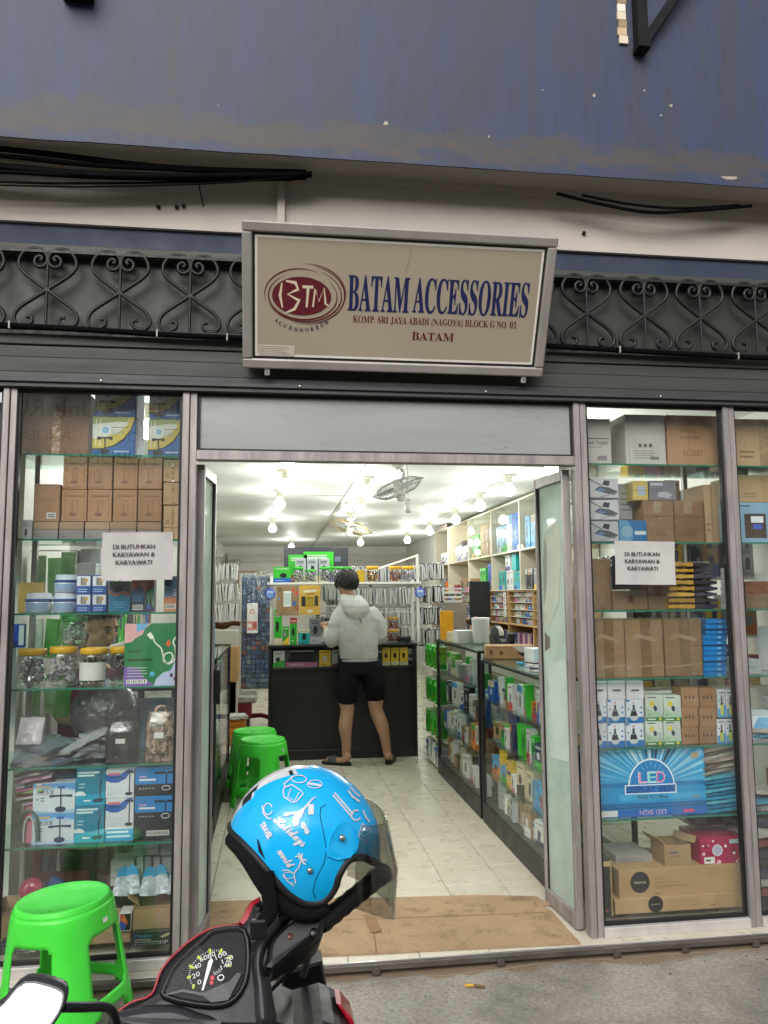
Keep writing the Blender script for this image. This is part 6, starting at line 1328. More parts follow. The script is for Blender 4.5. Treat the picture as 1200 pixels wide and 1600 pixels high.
# jars and boxes on the top board of the stand
ZS = 1.636; yS = CY+.2
stock('pack', 'green and white gadget pack at the left end of the stand top', .06, yS, ZS, .17, .08, .15, 'green', 'pack', None, '-y', 0, 'print', 2)
for k in range(3): stock('retail_box', 'white adapter box on the stand top, %s of three' % ORD[k], .24+.115*k, yS+.12, ZS, .105, .06, .24, 'silver', 'box', 'adapter boxes on the stand', '-y', 0, 'print', 2)
for k in range(2): stock('display_card', 'bright green display card behind the adapter boxes, %s of two' % ('wider', 'taller')[k], .22+.2*k, yS+.19, ZS, .3 if k else .2, .01, .28+.03*k, 'green', 'card', None, '-y', 0, 'print', k)
for k, (x, r_, h_) in enumerate(((.21,.05,.15),(.33,.055,.125),(.47,.055,.15),(.585,.055,.15),(.68,.05,.15))):
    o = jar(r_, h_, ('plastic', ['c8d0c8', '5a6a60', 'e0e4e0', '2a3a30']), H('35b82e'), .16); o.location = (x, yS-.06, ZS); tag(o, 'green-lidded jar on the white stand, %s from the left' % ORD[k], 'jar', 'green-lidded jars on the stand')
for k, (x, cc) in enumerate(((.93,['d8a020','3a3a40']),(1.155,['6a2a5c','d88a20']),(1.285,['a8a8b0','c8c0d0']))):
    o = jar(.062, .155, ('plastic', cc), H('f0b81c'), .2); o.location = (x, yS-.06, ZS); tag(o, 'yellow-lidded jar on the white stand, %s from the man' % ORD[k], 'jar', 'yellow-lidded jars on the stand')
put(MB().box(.78, .86, yS-.05, yS+.05, ZS, ZS+.12, H('c9a830'), 'print', .003).build('yellow_box'), 'yellow box on the stand behind the man\'s head', 'box')
# dark panel behind the stand
e = empty('wall_screen', (.47, 5.6, 1.66)); MB().box(-.38, .36, 0, .05, 0, .41, H('24262e'), 'plastic', .006).build('panel', e); MB().box(.2, .27, -.004, 0, .24, .3, H('5a6478'), 'plastic').build('plate', e); MB().box(-.01, .03, .05, .09, -1.66, .3, H('3a3a3e'), 'plastic').build('stand', e); tag(e, 'dark flat screen turned away behind the stand', 'screen')
# ------------------------------------------------------------------ hanging card packs on hooks
def hang_rows(xc, y, wd, rows, cols, hgt, names, label, grp, seed, ang=0.0):
    rr = random.Random(seed); n_ = int(wd/.0195); ca, sa = math.cos(R(ang)), math.sin(R(ang))
    me = {}
    for c in cols:
        b2 = MB().box(-.008, .008, -.055, .055, -hgt, 0, H(c), 'wrap', .001); b2.box(-.0085, .0085, -.056, -.0552, -hgt*.95, -hgt*.05, H('c8c8c6'), 'print'); me[c] = b2.mesh('hanging_pack')
    for ri, z in enumerate(rows):
        for k in range(n_):
            if rr.random() < .06: continue
            d = -wd/2+wd*(k+.5)/n_+rr.uniform(-.004, .004)
            o = bpy.data.objects.new('hanging_pack', me[rr.choice(cols)]); COL.objects.link(o); o.location = (xc+d*ca, y+d*sa+rr.uniform(-.02, .02), z+rr.uniform(-.012, .012)); o.rotation_euler = (R(rr.uniform(-2, 2)), R(rr.uniform(-7, 7)), R(ang+rr.uniform(-12, 12)))
            tag(o, (label % names[ri]).replace(' hanging', '')+', %s along' % ORD[k], 'pack', grp)
        rb_ = MB().tube([(xc-wd/2*ca, y-wd/2*sa, z+.012), (xc+wd/2*ca, y+wd/2*sa, z+.012)], .005, H('b0b0ac'), 'chrome', 6).build('hook_rail'); tag(rb_, 'hook rail of the %s row of %s' % (names[ri], grp), 'rail')
hang_rows(-.57, 5.45, .30, [1.86, 1.64, 1.42], ['e2e0da', 'd4d0ca', 'dedcd8'], .17, ['top', 'middle', 'bottom'], 'white card pack hanging in the %s row on the left', 'white card packs on the left', 3)
hang_rows(.98, 4.85, .92, [1.80, 1.58, 1.37], ['c4c4c8', 'b4b8c4', 'd4d0d0', '9aa0b4', 'c8b8c0'], .17, ['top', 'second', 'third'], 'pale pack hanging in the %s row behind the stand', 'pale packs behind the stand', 4)
hang_rows(1.05, 4.78, .8, [1.17], ['d8c8c0', 'c8b0a8', 'e0dcd8', 'b88a80'], .14, ['lowest'], 'pale pink pack hanging in the %s row behind the counter', 'pink packs behind the counter', 5)
hang_rows(.52, 4.72, .3, [1.62, 1.28], ['d8d8d4', 'c8ccd0'], .16, ['upper', 'lower'], 'white pack hanging in the %s row left of the man', 'white packs left of the man', 6)
hang_rows(1.72, 5.4, .36, [1.86, 1.6, 1.36, 1.12], ['3a343c', '5a4a50', '2a2a30', '8a7478', '4a4a5c'], .18, ['top', 'second', 'third', 'lowest'], 'dark phone case pack in the %s row right of the stand', 'dark phone case packs', 7)
for k in range(4): put(MB().box(-.14, .14, -.1, .1, 0, .02, H('d8d8d4'), 'print', .002).build('white_binder', None, (2.05, 5.8, 1.42+.05*k)), '%s white binder from the bottom by the wooden cabinet' % ORD[k], 'binder')
tag(MB().box(1.87, 2.23, 5.66, 5.94, .0, 1.415, H('8f8578'), 'matte', .004).build('side_cabinet'), 'grey cabinet carrying white binders beside the wooden shelves', 'cabinet')
# tall rack of blue card packs under film, left
rk = empty('film_covered_rack', (-.23, 6.0, 0)); tag(rk, 'tall rack of small blue packs under clear film, left rear', 'rack')
for x in (-.19, .17): MB().box(x, x+.02, .0, .2, .0, 1.78, H('c8c8c8'), 'white_paint', .002).build('post', rk)
MB().box(-.17, .17, .1, .11, .42, 1.76, H('9aa0ac'), 'plastic').build('back', rk)
pm = [MB().box(-.022, .022, -.012, .012, 0, .045, H(c), 'print', .001).mesh('pack') for c in ('5a74a4', '6f88b0', '9aa6bc', '4a5a7c', 'a8706c')]
random.seed(9)
for i in range(6):
    for j in range(24):
        o = bpy.data.objects.new('pack', pm[random.choice((0, 0, 1, 1, 2, 3, 3, 4))]); COL.objects.link(o); o.parent = rk; o.location = (-.14+.056*i, .06, .45+.054*j)
rows = [[(-.2+.4*i/10, -.01+.012*math.sin(i*2.1+j), .4+1.4*j/14) for i in range(11)] for j in range(15)]
MB().grid(rows, H('ffffff'), 'film').build('film', rk)
def p3_(q, F): q.pdisc(F, .5, .72, .22, H('c8605a')); q.pdisc(F, .5, .72, .14, H('e8e4e0')); q.prect(F, .05, .1, .95, .4, H('d0908a')); q.pdisc(F, .28, .25, .2, H('e8dcd8')); q.prect(F, .55, .15, .9, .36, H('b85a54'))
poster('poster', 'white sheet with red emblems taped to the film-covered rack', -.335, -.21, 1.08, 1.43, 5.97, 'e0dedc', p3_)
# wood cabinet, maroon crate, orange drawers on the floor at the left rear
tag(MB().box(-.52, -.39, 5.0, 5.5, .62, .98, H('c79a57'), 'wood', .003).box(-.5, -.41, 5.05, 5.1, 0, .62, H('6a1f2a'), 'plastic').build('wood_locker'), 'pale wooden locker on a maroon leg behind the left counter', 'cabinet')
e = empty('maroon_bench', (-.36, 5.7, 0)); MB().box(-.12, .1, -.2, .2, .18, .33, H('7a1f2c'), 'plastic', .006).build('body', e); MB().box(-.06, .16, -.22, .22, .335, .42, H('b8b4ac'), 'wrap', .02).build('bundle', e); MB().box(-.1, .08, -.15, .15, 0, .18, H('2a2a2a'), 'plastic').build('foot', e); tag(e, 'maroon crate holding a grey bundle on the left rear floor', 'crate')
e = empty('drawer_unit', (-.385, 4.95, 0))
for k in range(4): MB().box(-.085, .085, -.1, .1, .004+.06*k, .058+.06*k, H('d9882c'), 'plastic', .004).build('drawer', e)
MB().box(-.09, .09, -.11, .11, .245, .252, H('c07828'), 'plastic').build('top', e); tag(e, 'small orange drawer unit on the floor at the left', 'drawers')
packet('paper_bag', 'crumpled white bag on the orange drawer unit', (-.385, 4.95, .275), (.19, .2, .06), (0, 0, .2), H('dcdcd8'), None)
tag(MB().tube(catmull([(-.28, 5.6, .18), (-.15, 5.5, .2), (-.04, 5.45, .17)], 5), .025, H('5a1a24'), 'fabric', 8).build('red_cloth'), 'dark red cloth lying beside the black counter', 'cloth')
# ------------------------------------------------------------------ right wall shelving
SX = 2.65
def unit(nm, label, y0, y1, levels, divs, mat, depth=.33):
    e = empty(nm, (SX, (y0+y1)/2, 0)); cy_ = (y0+y1)/2
    for z in levels: MB().box(0, depth, y0-cy_, y1-cy_, z-.018, z, H('ddd0b0'), mat, .002).build('board', e)
    for y in divs: MB().box(.002, depth, y-.012-cy_, y+.012-cy_, levels[0], levels[-1]-.018, H('ddd0b0'), mat, .002).build('divider', e)
    MB().box(depth-.012, depth-.002, y0-cy_+.012, y1-cy_-.012, levels[0], levels[-1]-.018, H('ddd0b0'), mat).build('back', e)
    tag(e, label, 'shelf'); return e
dv = [3.5, 4.2, 4.87, 6.02, 7.22, 8.52, 9.5]
su = unit('wall_shelf', 'cream pigeonhole shelving along the right wall', 3.49, 9.51, [1.56, 2.0, 2.56], dv, 'cream')
for a, c in ((4.89, 6.0), (6.04, 7.2), (3.52, 4.85)): MB().box(.01, .014, a-6.5, c-6.5, 2.01, 2.53, H('ffffff'), 'case_glass').build('sliding_glass', su)
MB().box(-.004, .0, 8.55-6.5, 9.49-6.5, 2.565, 2.62, H('c8b8a8'), 'print').build('header_sign', su)
F = Fr((SX-.005, 9.49, 2.565), (0, -.94, 0), (0, 0, .055)); q = MB(); q.ptext(F, .08, .2, .92, .85, 'Handphone', H('a84a4a')); q.prect(F, 0, 0, .06, 1, H('4a5a9c')); o = q.build('header_lettering', su); o.matrix_parent_inverse = su.matrix_world.inverted() if 0 else Matrix.Translation(-Vector(su.location))
wd_ = [3.5, 4.47, 5.37, 6.21, 7.17, 8.03, 8.95, 9.5]
wu = unit('wooden_cabinet', 'low wooden pigeonhole cabinet under the cream shelving', 3.49, 9.51, [.9, 1.18, 1.555], wd_, 'wood')
for a, c in zip(wd_[:-1], wd_[1:]):
    for z in (1.26, 1.34, 1.42, 1.49): MB().box(.02, .31, a+.014-6.5, c-.014-6.5, z-.006, z, H('d8cba8'), 'cream').build('tray', wu)
for k, s_ in enumerate('ABCD'):
    o = MB().box(SX-.004, SX-.001, 5.42, 5.52, 1.47-.075*k, 1.53-.075*k, H('e4e2dc'), 'card').build('letter_card', wu); o.matrix_parent_inverse = Matrix.Translation(-Vector(wu.location)); F = Fr((SX-.0045, 5.52, 1.47-.075*k), (0, -.1, 0), (0, 0, .06)); q = MB(); q.ptext(F, .25, .15, .75, .85, s_, H('26262a')); o2 = q.build('letter', o); 
random.seed(55)
lowc = ['white', 'cream', 'silver', 'pink', 'white', 'white', 'blue', 'brown']
for ci, (a, c) in enumerate(zip(wd_[:-1], wd_[1:])):
    for li, z in enumerate((1.181, 1.261, 1.341, 1.421, 1.491)):
        y = a+.05; k = 0
        while y < c-.12 and k < 6:
            w_ = random.uniform(.07, .13); stock('small_box', '%s small box, %s on %s tray up, %s wooden cell from the entrance' % (lowc[(ci*3+k+li) % 8], ORD[k], ORD[li], ORD[ci]), SX+.08, y+w_/2, z, round(w_, 2), .08, .055, lowc[(ci*3+k+li) % 8], 'box', 'small boxes in the wooden cabinet', '-x', 0, 'print', k % 2); y += w_+.02; k += 1
    y = a+.04; k = 0
    while y < c-.06: stock('disc_case', '%s thin upright case under the trays of the %s wooden cell' % (ORD[k], ORD[ci]), SX+.1, y, .901, .012, .13, .18, random.choice(('white', 'pink', 'violet', 'silver', 'navy', 'cream')), 'case', 'upright cases in the wooden cabinet', '-x', 0, 'print', 0, True); y += random.uniform(.03, .06); k += 1
def cell(ci, z, rows_, lab):
    a, c = dv[ci], dv[ci+1]
    for (fy, wd, ht, cn, n_, nm) in rows_:
        for k in range(n_): stock(nm, '%s %s in the %s, %s from the entrance' % (cn, nm.replace('_', ' '), lab, ORD[k]), SX+.1, a+(c-a)*fy+k*(wd+.012), z, wd, .16, ht, cn, 'box', 'stock in the '+lab, '-x', random.uniform(-3, 3), 'print', (k+ci) % 2)
cell(4, 2.001, [(.12,.22,.2,'silver',3,'glass_box')], 'top cell second from the far end'); cell(3, 2.001, [(.1,.12,.4,'brown',4,'tall_carton'),(.62,.11,.3,'green',3,'tall_pack')], 'top cell with brown cartons')
cell(2, 2.001, [(.08,.08,.42,'blue',3,'binder'),(.34,.08,.42,'white',2,'binder'),(.55,.22,.32,'sky blue',2,'film_pack')], 'top cell with blue binders'); cell(1, 2.001, [(.1,.17,.34,'sky blue',3,'pale_box')], 'nearest top cell'); cell(5, 2.001, [(.2,.25,.18,'silver',2,'glass_box')], 'farthest top cell')
cell(0, 2.001, [(.1,.17,.34,'sky blue',3,'pale_box')], 'top cell behind the door leaf'); cell(0, 1.561, [(.1,.09,.26,'silver',5,'slim_box')], 'lower cell behind the door leaf')
cell(1, 1.561, [(.08,.075,.22,'silver',3,'slim_box'),(.5,.075,.22,'black',3,'slim_box')], 'nearest lower cell'); cell(2, 1.561, [(.12,.1,.2,'teal',2,'teal_box'),(.34,.12,.22,'white',2,'white_pack'),(.62,.12,.22,'teal',2,'teal_pack')], 'lower cell with teal boxes')
cell(3, 1.561, [(.05,.12,.33,'blue',2,'blue_box'),(.35,.14,.15,'green',2,'green_pack')], 'lower cell with green packs'); cell(4, 1.561, [(.1,.3,.17,'brown',2,'parcel'),(.65,.3,.1,'red',1,'red_box')], 'lower cell with brown parcels'); cell(5, 1.561, [(.3,.12,.16,'orange',1,'orange_box'),(.5,.14,.22,'grey',2,'wire_box')], 'farthest lower cell')
for k in range(2): stock('green_pack', 'green pack on top of others in its lower cell, %s of two' % ORD[k], SX+.1, 6.02+.42+.15*k, 1.712, .14, .16, .14, 'green', 'pack', None, '-x')
stock('teal_sheet_box', 'bright teal box raised in the lower cell with teal boxes', SX+.1, 5.25, 1.785, .16, .1, .18, 'teal', 'box', None, '-x', 0, 'print', 0, True); stock('white_sheet_box', 'white box raised beside the bright teal one', SX+.1, 5.5, 1.785, .18, .1, .18, 'white', 'box', None, '-x')
e = packet('silver_bag', 'bulging silver bag in the far top cell', (SX+.16, 7.85, 2.15), (.3, .4, .28), (0, 0, 0), H('8a8a94'), None)
# ------------------------------------------------------------------ fans, air conditioners, camera
def cage_fan(loc, tilt, rad, label, hang, col='b8bab8'):
    e = empty('ceiling_fan', loc); M_ = Matrix.Rotation(tilt[1], 4, 'Z') @ Matrix.Rotation(tilt[0], 4, 'X'); C_ = Vector((0, 0, -hang))
    MB().lathe([(.07, 0), (.065, -.03), (.03, -.05), (.02, -.06)], H('d8d6cc'), 'plastic', 14).build('mount', e)
    MB().tube(catmull([(0, 0, -.04), (.05, 0, -hang*.4), (.03, 0, -hang*.75), (0, 0, -hang+.06)], 4), .012, H('c8c8c4'), 'chrome', 8).build('arm', e)
    b2 = MB()
    for s_ in (-1, 1):
        for k in range(30):
            a = 2*math.pi*k/30; b2.tube([C_+M_ @ Vector((.035*math.cos(a), .035*math.sin(a), s_*.065)), C_+M_ @ Vector((rad*.6*math.cos(a+.15), rad*.6*math.sin(a+.15), s_*.055)), C_+M_ @ Vector((rad*math.cos(a+.25), rad*math.sin(a+.25), 0))], .0028, H(col), 'plastic', 4, False)
    b2.tube([C_+M_ @ Vector((rad*math.cos(k*math.pi/20), rad*math.sin(k*math.pi/20), 0)) for k in range(41)], .006, H(col), 'plastic', 6, False)
    o = b2.build('cage', e); o['kind'] = 'stuff'
    for k in range(3):
        a0 = 2*math.pi*k/3; P = []
        for t_, w_ in ((.15, .3), (.5, .55), (.85, .5)):
            for s_ in (-1, 1): P.append(C_+M_ @ Vector((rad*t_*math.cos(a0+s_*w_*.6), rad*t_*math.sin(a0+s_*w_*.6), s_*.02)))
        MB().add(P, [(0, 1, 3, 2), (2, 3, 5, 4)], H('c4ccd0'), 'plastic', True).build('blade', e)
    MB().lathe([(.02, -.12), (.05, -.1), (.055, -.03), (.03, .06), (.02, .075)], H('d8d8d2'), 'plastic', 14, C_, M_).build('motor', e)
    tag(e, label, 'fan', 'orbit fans on the shop ceiling'); return e
cage_fan((1.03, 3.1, CEIL), (R(24), R(-70)), .235, 'nearer white cage fan hanging from the shop ceiling', .22); cage_fan((.90, 6.05, CEIL), (R(-16), R(-80)), .27, 'farther yellowed cage fan hanging from the shop ceiling', .30, 'c8b890')
tag(MB().lathe([(.025, .0), (.03, .02), (.03, .1), (.02, .11)], H('dcdcd8'), 'plastic', 12).lathe([(.012, -.003), (.02, .0)], H('111111'), 'gloss', 12).build('security_camera', None, (1.10, 3.0, 2.20)), 'small white security camera below the nearer fan', 'camera')
tag(MB().tube([(1.10, 3.0, 2.31), (1.10, 3.02, 2.63)], .006, H('d8d8d4'), 'plastic', 6).build('camera_stem'), 'thin white stem holding the security camera', 'stem')
def aircon(x, y, z, w_, label):
    e = empty('air_conditioner', (x, y, z)); rows = [[(px, s_*w_/2, pz) for px, pz in ((-.09,0),(.06,-.0),(.11,.07),(.11,.2),(.06,.26),(-.09,.26))] for s_ in (-1, 1)]; n_ = 6
    MB().add(rows[0]+rows[1], [tuple(range(n_)), tuple(range(2*n_-1, n_-1, -1))]+[(i, n_+i, n_+(i+1) % n_, (i+1) % n_) for i in range(n_)], H('dedcd4'), 'plastic').build('body', e)
    for k in range(4): MB().box(.113, .116, -w_*.45, w_*.45, .08+.03*k, .085+.03*k, H('8a8a84'), 'plastic').build('louvre', e)
    tag(e, label, 'air conditioner', 'air conditioners on the left wall'); return e
aircon(-1.1, 8.2, 2.28, .9, 'nearer white air conditioner high on the left wall'); aircon(-1.1, 11.5, 2.25, .9, 'farther white air conditioner high on the left wall')
for y, lb in ((9.7, 'nearer'), (12.8, 'farther')):
    e = empty('wall_fan', (-1.0, y, 2.15)); MB().tube([Vector((.0, .24*math.cos(k*math.pi/12), .24*math.sin(k*math.pi/12))) for k in range(25)], .015, H('5a564e'), 'plastic', 6, False).build('rim', e)
    b2 = MB(); [b2.tube([(0, 0, 0), (.01, .24*math.cos(k*math.pi/10), .24*math.sin(k*math.pi/10))], .003, H('8a8478'), 'plastic', 4, False) for k in range(20)]; o = b2.build('cage', e); o['kind'] = 'stuff'
    MB().box(-.2, -.02, -.04, .04, -.05, .05, H('b09a78'), 'plastic', .01).build('motor', e); tag(e, '%s dusty wall fan between the air conditioners' % lb, 'fan')
tag(MB().lathe([(.0, .0), (.07, .01), (.09, .06), (.09, .12), (.05, .14)], H('c4c2ba'), 'plastic', 14).build('dome_camera', None, (-.85, 14.3, 2.2)), 'grey dome camera in the far left corner of the shop', 'camera')
e = empty('picture_frame', (-.62, 14.46, 1.9)); MB().box(-.24, .24, -.02, .0, -.18, .18, H('c4a868'), 'wood', .004).build('frame', e); MB().box(-.2, .2, -.024, -.021, -.14, .14, H('d4dadd'), 'gloss').build('picture', e); tag(e, 'gilt framed picture on the far back wall', 'picture')
# back wall furniture: grey cupboards
for k, x in enumerate((.9, 1.5, 2.1)): tag(MB().box(x, x+.55, 13.9, 14.45, 0, 1.9, H('b8b6b0'), 'plastic', .01).box(x+.27, x+.28, 13.89, 13.899, .05, 1.85, H('8a8a86'), 'plastic').build('cupboard'), '%s pale cupboard against the far back wall' % ORD[k], 'cupboard', 'cupboards at the back wall')
# seats behind the window displays
def maroon_chair(x, y, label):
    e = empty('maroon_chair', (x, y, 0)); c_ = H('6a1a24')
    for sx_ in (-.16, .16):
        for sy_ in (-.14, .14): MB().beam((sx_*1.15, sy_, 0), (sx_, sy_, .44), .035, .03, c_, 'plastic').build('leg', e)
    MB().box(-.19, .19, -.17, .17, .44, .465, c_, 'plastic', .006).build('seat', e)
    for z in (.16, .3): MB().box(-.17, .17, -.155, -.13, z, z+.04, c_, 'plastic').build('stretcher', e)
    tag(e, label, 'chair'); return e
maroon_chair(-.95, .75, 'maroon wooden stool behind the left window display'); maroon_chair(1.95, 2.1, 'maroon wooden stool behind the right window display')
# green packs hanging behind the left window
def packs_behind():
    rr = random.Random(12); me = [MB().box(-.035, .035, -.006, .006, -.19, 0, H(c), 'wrap', .002).mesh('hanging_pack') for c in ('3fc02f', '52c83c', 'a8dca0', 'd8e8d8')]
    k = 0
    for z in (1.72, 1.42, 1.12):
        for i in range(3):
            o = bpy.data.objects.new('hanging_pack', me[rr.choice((0, 0, 1, 2, 3))]); COL.objects.link(o); o.location = (-1.15+.07*i, .55+.02*(i % 2), z+rr.uniform(-.02, .02)); o.rotation_euler = (0, R(rr.uniform(-5, 5)), R(rr.uniform(-25, 25)))
            tag(o, 'green pack %s from the left, %s row behind the left window' % (ORD[i], {1.72: 'top', 1.42: 'middle', 1.12: 'bottom'}[z]), 'pack', 'green packs behind the left window')
        tag(MB().tube([(-1.19, .55, z+.015), (-.97, .55, z+.015)], .004, H('c0c0c0'), 'chrome', 6).build('hook_rail'), 'metal rail over the %s row of green packs' % {1.72: 'top', 1.42: 'middle', 1.12: 'bottom'}[z], 'rail')
packs_behind()
for li, z in enumerate((.85, 1.2, 1.55, 1.9)):
    tag(MB().box(-1.198, -1.03, 1.3, 3.6, z-.015, z, H('9a968c'), 'white_paint').build('wall_board'), '%s stock board on the left wall behind the counter' % LV[li], 'shelf')
    y = 1.36; k = 0
    while y < 3.45: w_ = random.choice((.09, .12, .16, .2)); stock('stock_box', '%s box along the %s board of the left wall' % (ORD[k], LV[li]), -1.12, y+w_/2, z, w_, .12, random.choice((.16, .2, .25)), random.choice(('green', 'white', 'grey', 'black', 'silver', 'green', 'blue', 'brown', 'cream')), 'box', 'stock on the left wall', '+x', random.uniform(-5, 5), 'print', k % 2); y += w_+.015; k += 1
# shelving of pale stock behind the right window
for li, z in enumerate((.95, 1.25, 1.6, 1.95)):
    tag(MB().box(2.1, 2.95, .95, 1.25, z-.015, z, H('9a968c'), 'white_paint').build('wall_board'), '%s stock board behind the right window display' % LV[li], 'shelf')
    for k in range(7): stock('stock_box', 'mixed box %s on the %s board behind the right window' % (ORD[k], LV[li]), 2.16+.115*k, 1.03, z, .1, .1, .18+.03*(k % 3), ('grey', 'brown', 'black', 'silver', 'cream', 'navy', 'yellow')[(k+li*2) % 7], 'box', 'stock behind the right window', '-y', random.uniform(-6, 6), 'print', k % 2)
# ================================================================== plastic stools
def stool_mesh():
    H_ = .46; NA = 96
    def rad(a, z):
        t = z/H_; base = .205-.043*t; c, s = abs(math.cos(a)), abs(math.sin(a)); n = 3.2-1.0*t
        if t > .9: n = 3.2-1.0*t-(t-.9)*2
        return base*1.03/((c**n+s**n)**(1/n))
    zs = [0, .03, .06, .09, .105, .12, .135, .15, .165, .19, .24, .29, .32, .34, .355, .37, .39, .41, .43, .445]
    def open_(k, zi):
        d = abs(((360*(k+.5)/NA)+45) % 90-45); z = (zs[zi]+zs[zi+1])/2          # degrees from the middle of a side
        half = 27
        if .15 < z < .355:
            if z < .165 or z > .34: half = 21
            return d < half
        if z < .105:
            return d < (half if z < .09 else 20)
        return False
    rows = [[(rad(2*math.pi*k/NA, z)*math.cos(2*math.pi*k/NA), rad(2*math.pi*k/NA, z)*math.sin(2*math.pi*k/NA), z) for k in range(NA)] for z in zs]
    V = [p for r_ in rows for p in r_]; Fc = []
    for i in range(len(zs)-1):
        for k in range(NA):
            if not open_(k, i): k2 = (k+1) % NA; Fc.append((i*NA+k, i*NA+k2, (i+1)*NA+k2, (i+1)*NA+k))
    body = MB().add(V, Fc, H('2fcf2a'), 'stool_green', True)
    r1 = [(.155, .445), (.158, .452), (.158, .458), (.155, .463), (.146, .464), (.138, .460), (.07, .458), (.012, .4575), (.0015, .4575)]
    rows = [[((rad(2*math.pi*k/NA, .445) if i == 0 else r_*1.03)*math.cos(2*math.pi*k/NA), (rad(2*math.pi*k/NA, .445) if i == 0 else r_*1.03)*math.sin(2*math.pi*k/NA), z) for k in range(NA)] for i, (r_, z) in enumerate(r1)]
    seat = MB().grid(rows, H('2fcf2a'), 'stool_green', True, True)
    return body.mesh('legs'), seat.mesh('seat')
SM = stool_mesh()
def stool(loc, rz, label, tagside=True, lean=0.0):
    e = empty('plastic_stool', loc); e.rotation_mode = 'QUATERNION'; e.rotation_quaternion = (Matrix.Rotation(R(lean), 4, 'Y') @ Matrix.Rotation(R(rz), 4, 'Z')).to_quaternion()
    for nm, me in zip(('legs', 'seat'), SM):
        o = bpy.data.objects.new(nm, me); COL.objects.link(o); o.parent = e
        md = o.modifiers.new('thickness', 'SOLIDIFY'); md.thickness = .0045; md.offset = -1
    if tagside: MB().box(-.012, .012, -.1775, -.1765, .385, .4, H('e4e4e0'), 'card').build('price_tag', e)
    tag(e, label, 'stool', 'green plastic stools'); return e
stool((-.09, 2.52, .0), 58, 'green plastic stool in front of the black counter, nearer one'); stool((-.16, 2.92, .0), 12, 'green plastic stool half hidden behind another one')
stool((-.735, -.36, -.045), 66, 'bright green plastic stool standing outside the left window', True, -3.5)
# ================================================================== people
def remesh(o, vox, smooth=6):
    md = o.modifiers.new('join', 'REMESH'); md.mode = 'VOXEL'; md.voxel_size = vox; md.use_smooth_shade = True
    if smooth: s_ = o.modifiers.new('soft', 'SMOOTH'); s_.iterations = smooth; s_.factor = .5
    return o
def limb(b, pts, rs, col, mat, n=14, flat=1.0):
    P = catmull(pts, 5); m = len(pts); R_ = []
    for i in range(len(P)):
        t_ = i/5; k = min(int(t_), m-2); f = t_-k; R_.append(rs[k]*(1-f)+rs[k+1]*f)
    b.tube(P, R_, col, mat, n, True, flat)
    for p, r_ in ((P[0], R_[0]), (P[-1], R_[-1])): ball(b, p, (r_*.98,)*3, col, mat)
def ball(b, c, r, col, mat, M=None, n=14, m=9):
    V = []; Fc = []
    for i in range(m+1):
        ph = math.pi*i/m
        for k in range(n):
            a = 2*math.pi*k/n; v = Vector((r[0]*math.sin(ph)*math.cos(a), r[1]*math.sin(ph)*math.sin(a), -r[2]*math.cos(ph)))
            V.append(Vector(c)+(M @ v if M is not None else v))
    for i in range(m):
        for k in range(n): k2 = (k+1) % n; Fc.append((i*n+k, i*n+k2, (i+1)*n+k2, (i+1)*n+k))
    b.add(V, Fc, col, mat, True)
def loft(b, secs, col, mat, n=20):
    """stacked elliptical sections (cx, cy, z, rx, ry)"""
    rows = [[(cx+rx*math.cos(2*math.pi*k/n), cy_+ry*math.sin(2*math.pi*k/n), z) for k in range(n)] for cx, cy_, z, rx, ry in secs]
    b.grid(rows, col, mat, True, True); b.add(rows[0], [tuple(range(n))[::-1]], col, mat); b.add(rows[-1], [tuple(range(n))], col, mat)
SK = H('a0714f')
def hand(b, wrist, fwd, side, up, curl, sk, sc=1.0):
    """palm and five separate curled fingers; fwd along the forearm, side towards the thumb"""
    f, s_, u = [Vector(v).normalized() for v in (fwd, side, up)]; W_ = Vector(wrist)
    limb(b, [W_-f*.02, W_+f*.03, W_+f*.085], [.022*sc, .030*sc, .034*sc], sk, 'skin', 10, .55)
    for k, (off, L) in enumerate(((.030, .072), (.010, .082), (-.011, .076), (-.030, .058))):
        b0 = W_+f*.085+s_*off*sc; d = f; P = [b0-f*.02, b0]; c_ = 0
        for j, seg in enumerate((.45, .3, .25)):
            c_ += curl*(.7+.2*j); dd = f*math.cos(c_)-u*math.sin(c_); P.append(P[-1]+dd*L*seg*sc)
        b.tube(P, [.0095*sc, .0095*sc, .009*sc, .0082*sc, .0068*sc], sk, 'skin', 8)
    t0 = W_+f*.025+s_*.026*sc; b.tube([t0, t0+(f*.5+s_*.9)*.03*sc, t0+(f*.9+s_*.75-u*.3)*.052*sc, t0+(f*1.3+s_*.55-u*.6)*.058*sc], [.014*sc, .012*sc, .0105*sc, .008*sc], sk, 'skin', 8)
def head(b, c, M, sk):
    """head about .23 tall centred on c; M turns it (local -y is the face)"""
    P = lambda *v: Vector(c)+M @ Vector(v)
    ball(b, P(0, .012, .025), (.076, .094, .092), sk, 'skin', M, 18, 12); ball(b, P(0, -.022, -.045), (.060, .066, .066), sk, 'skin', M, 16, 10); ball(b, P(0, -.055, -.088), (.026, .024, .024), sk, 'skin', M)
    limb(b, [P(0, -.083, .012), P(0, -.098, -.012), P(0, -.104, -.03)], [.010, .013, .0155], sk, 'skin', 8); 
    for s_ in (-1, 1):
        ball(b, P(s_*.013, -.092, -.032), (.0085, .010, .008), sk, 'skin', M, 8, 6); ball(b, P(s_*.079, .012, -.005), (.010, .019, .031), sk, 'skin', M, 10, 8); ball(b, P(s_*.04, -.062, -.02), (.022, .018, .02), sk, 'skin', M, 10, 8)
        ball(b, P(s_*.031, -.073, .03), (.022, .012, .009), sk, 'skin', M, 10, 6)
    ball(b, P(0, -.082, -.057), (.022, .010, .0065), sk, 'skin', M, 10, 6); ball(b, P(0, -.079, -.069), (.019, .010, .006), sk, 'skin', M, 10, 6)
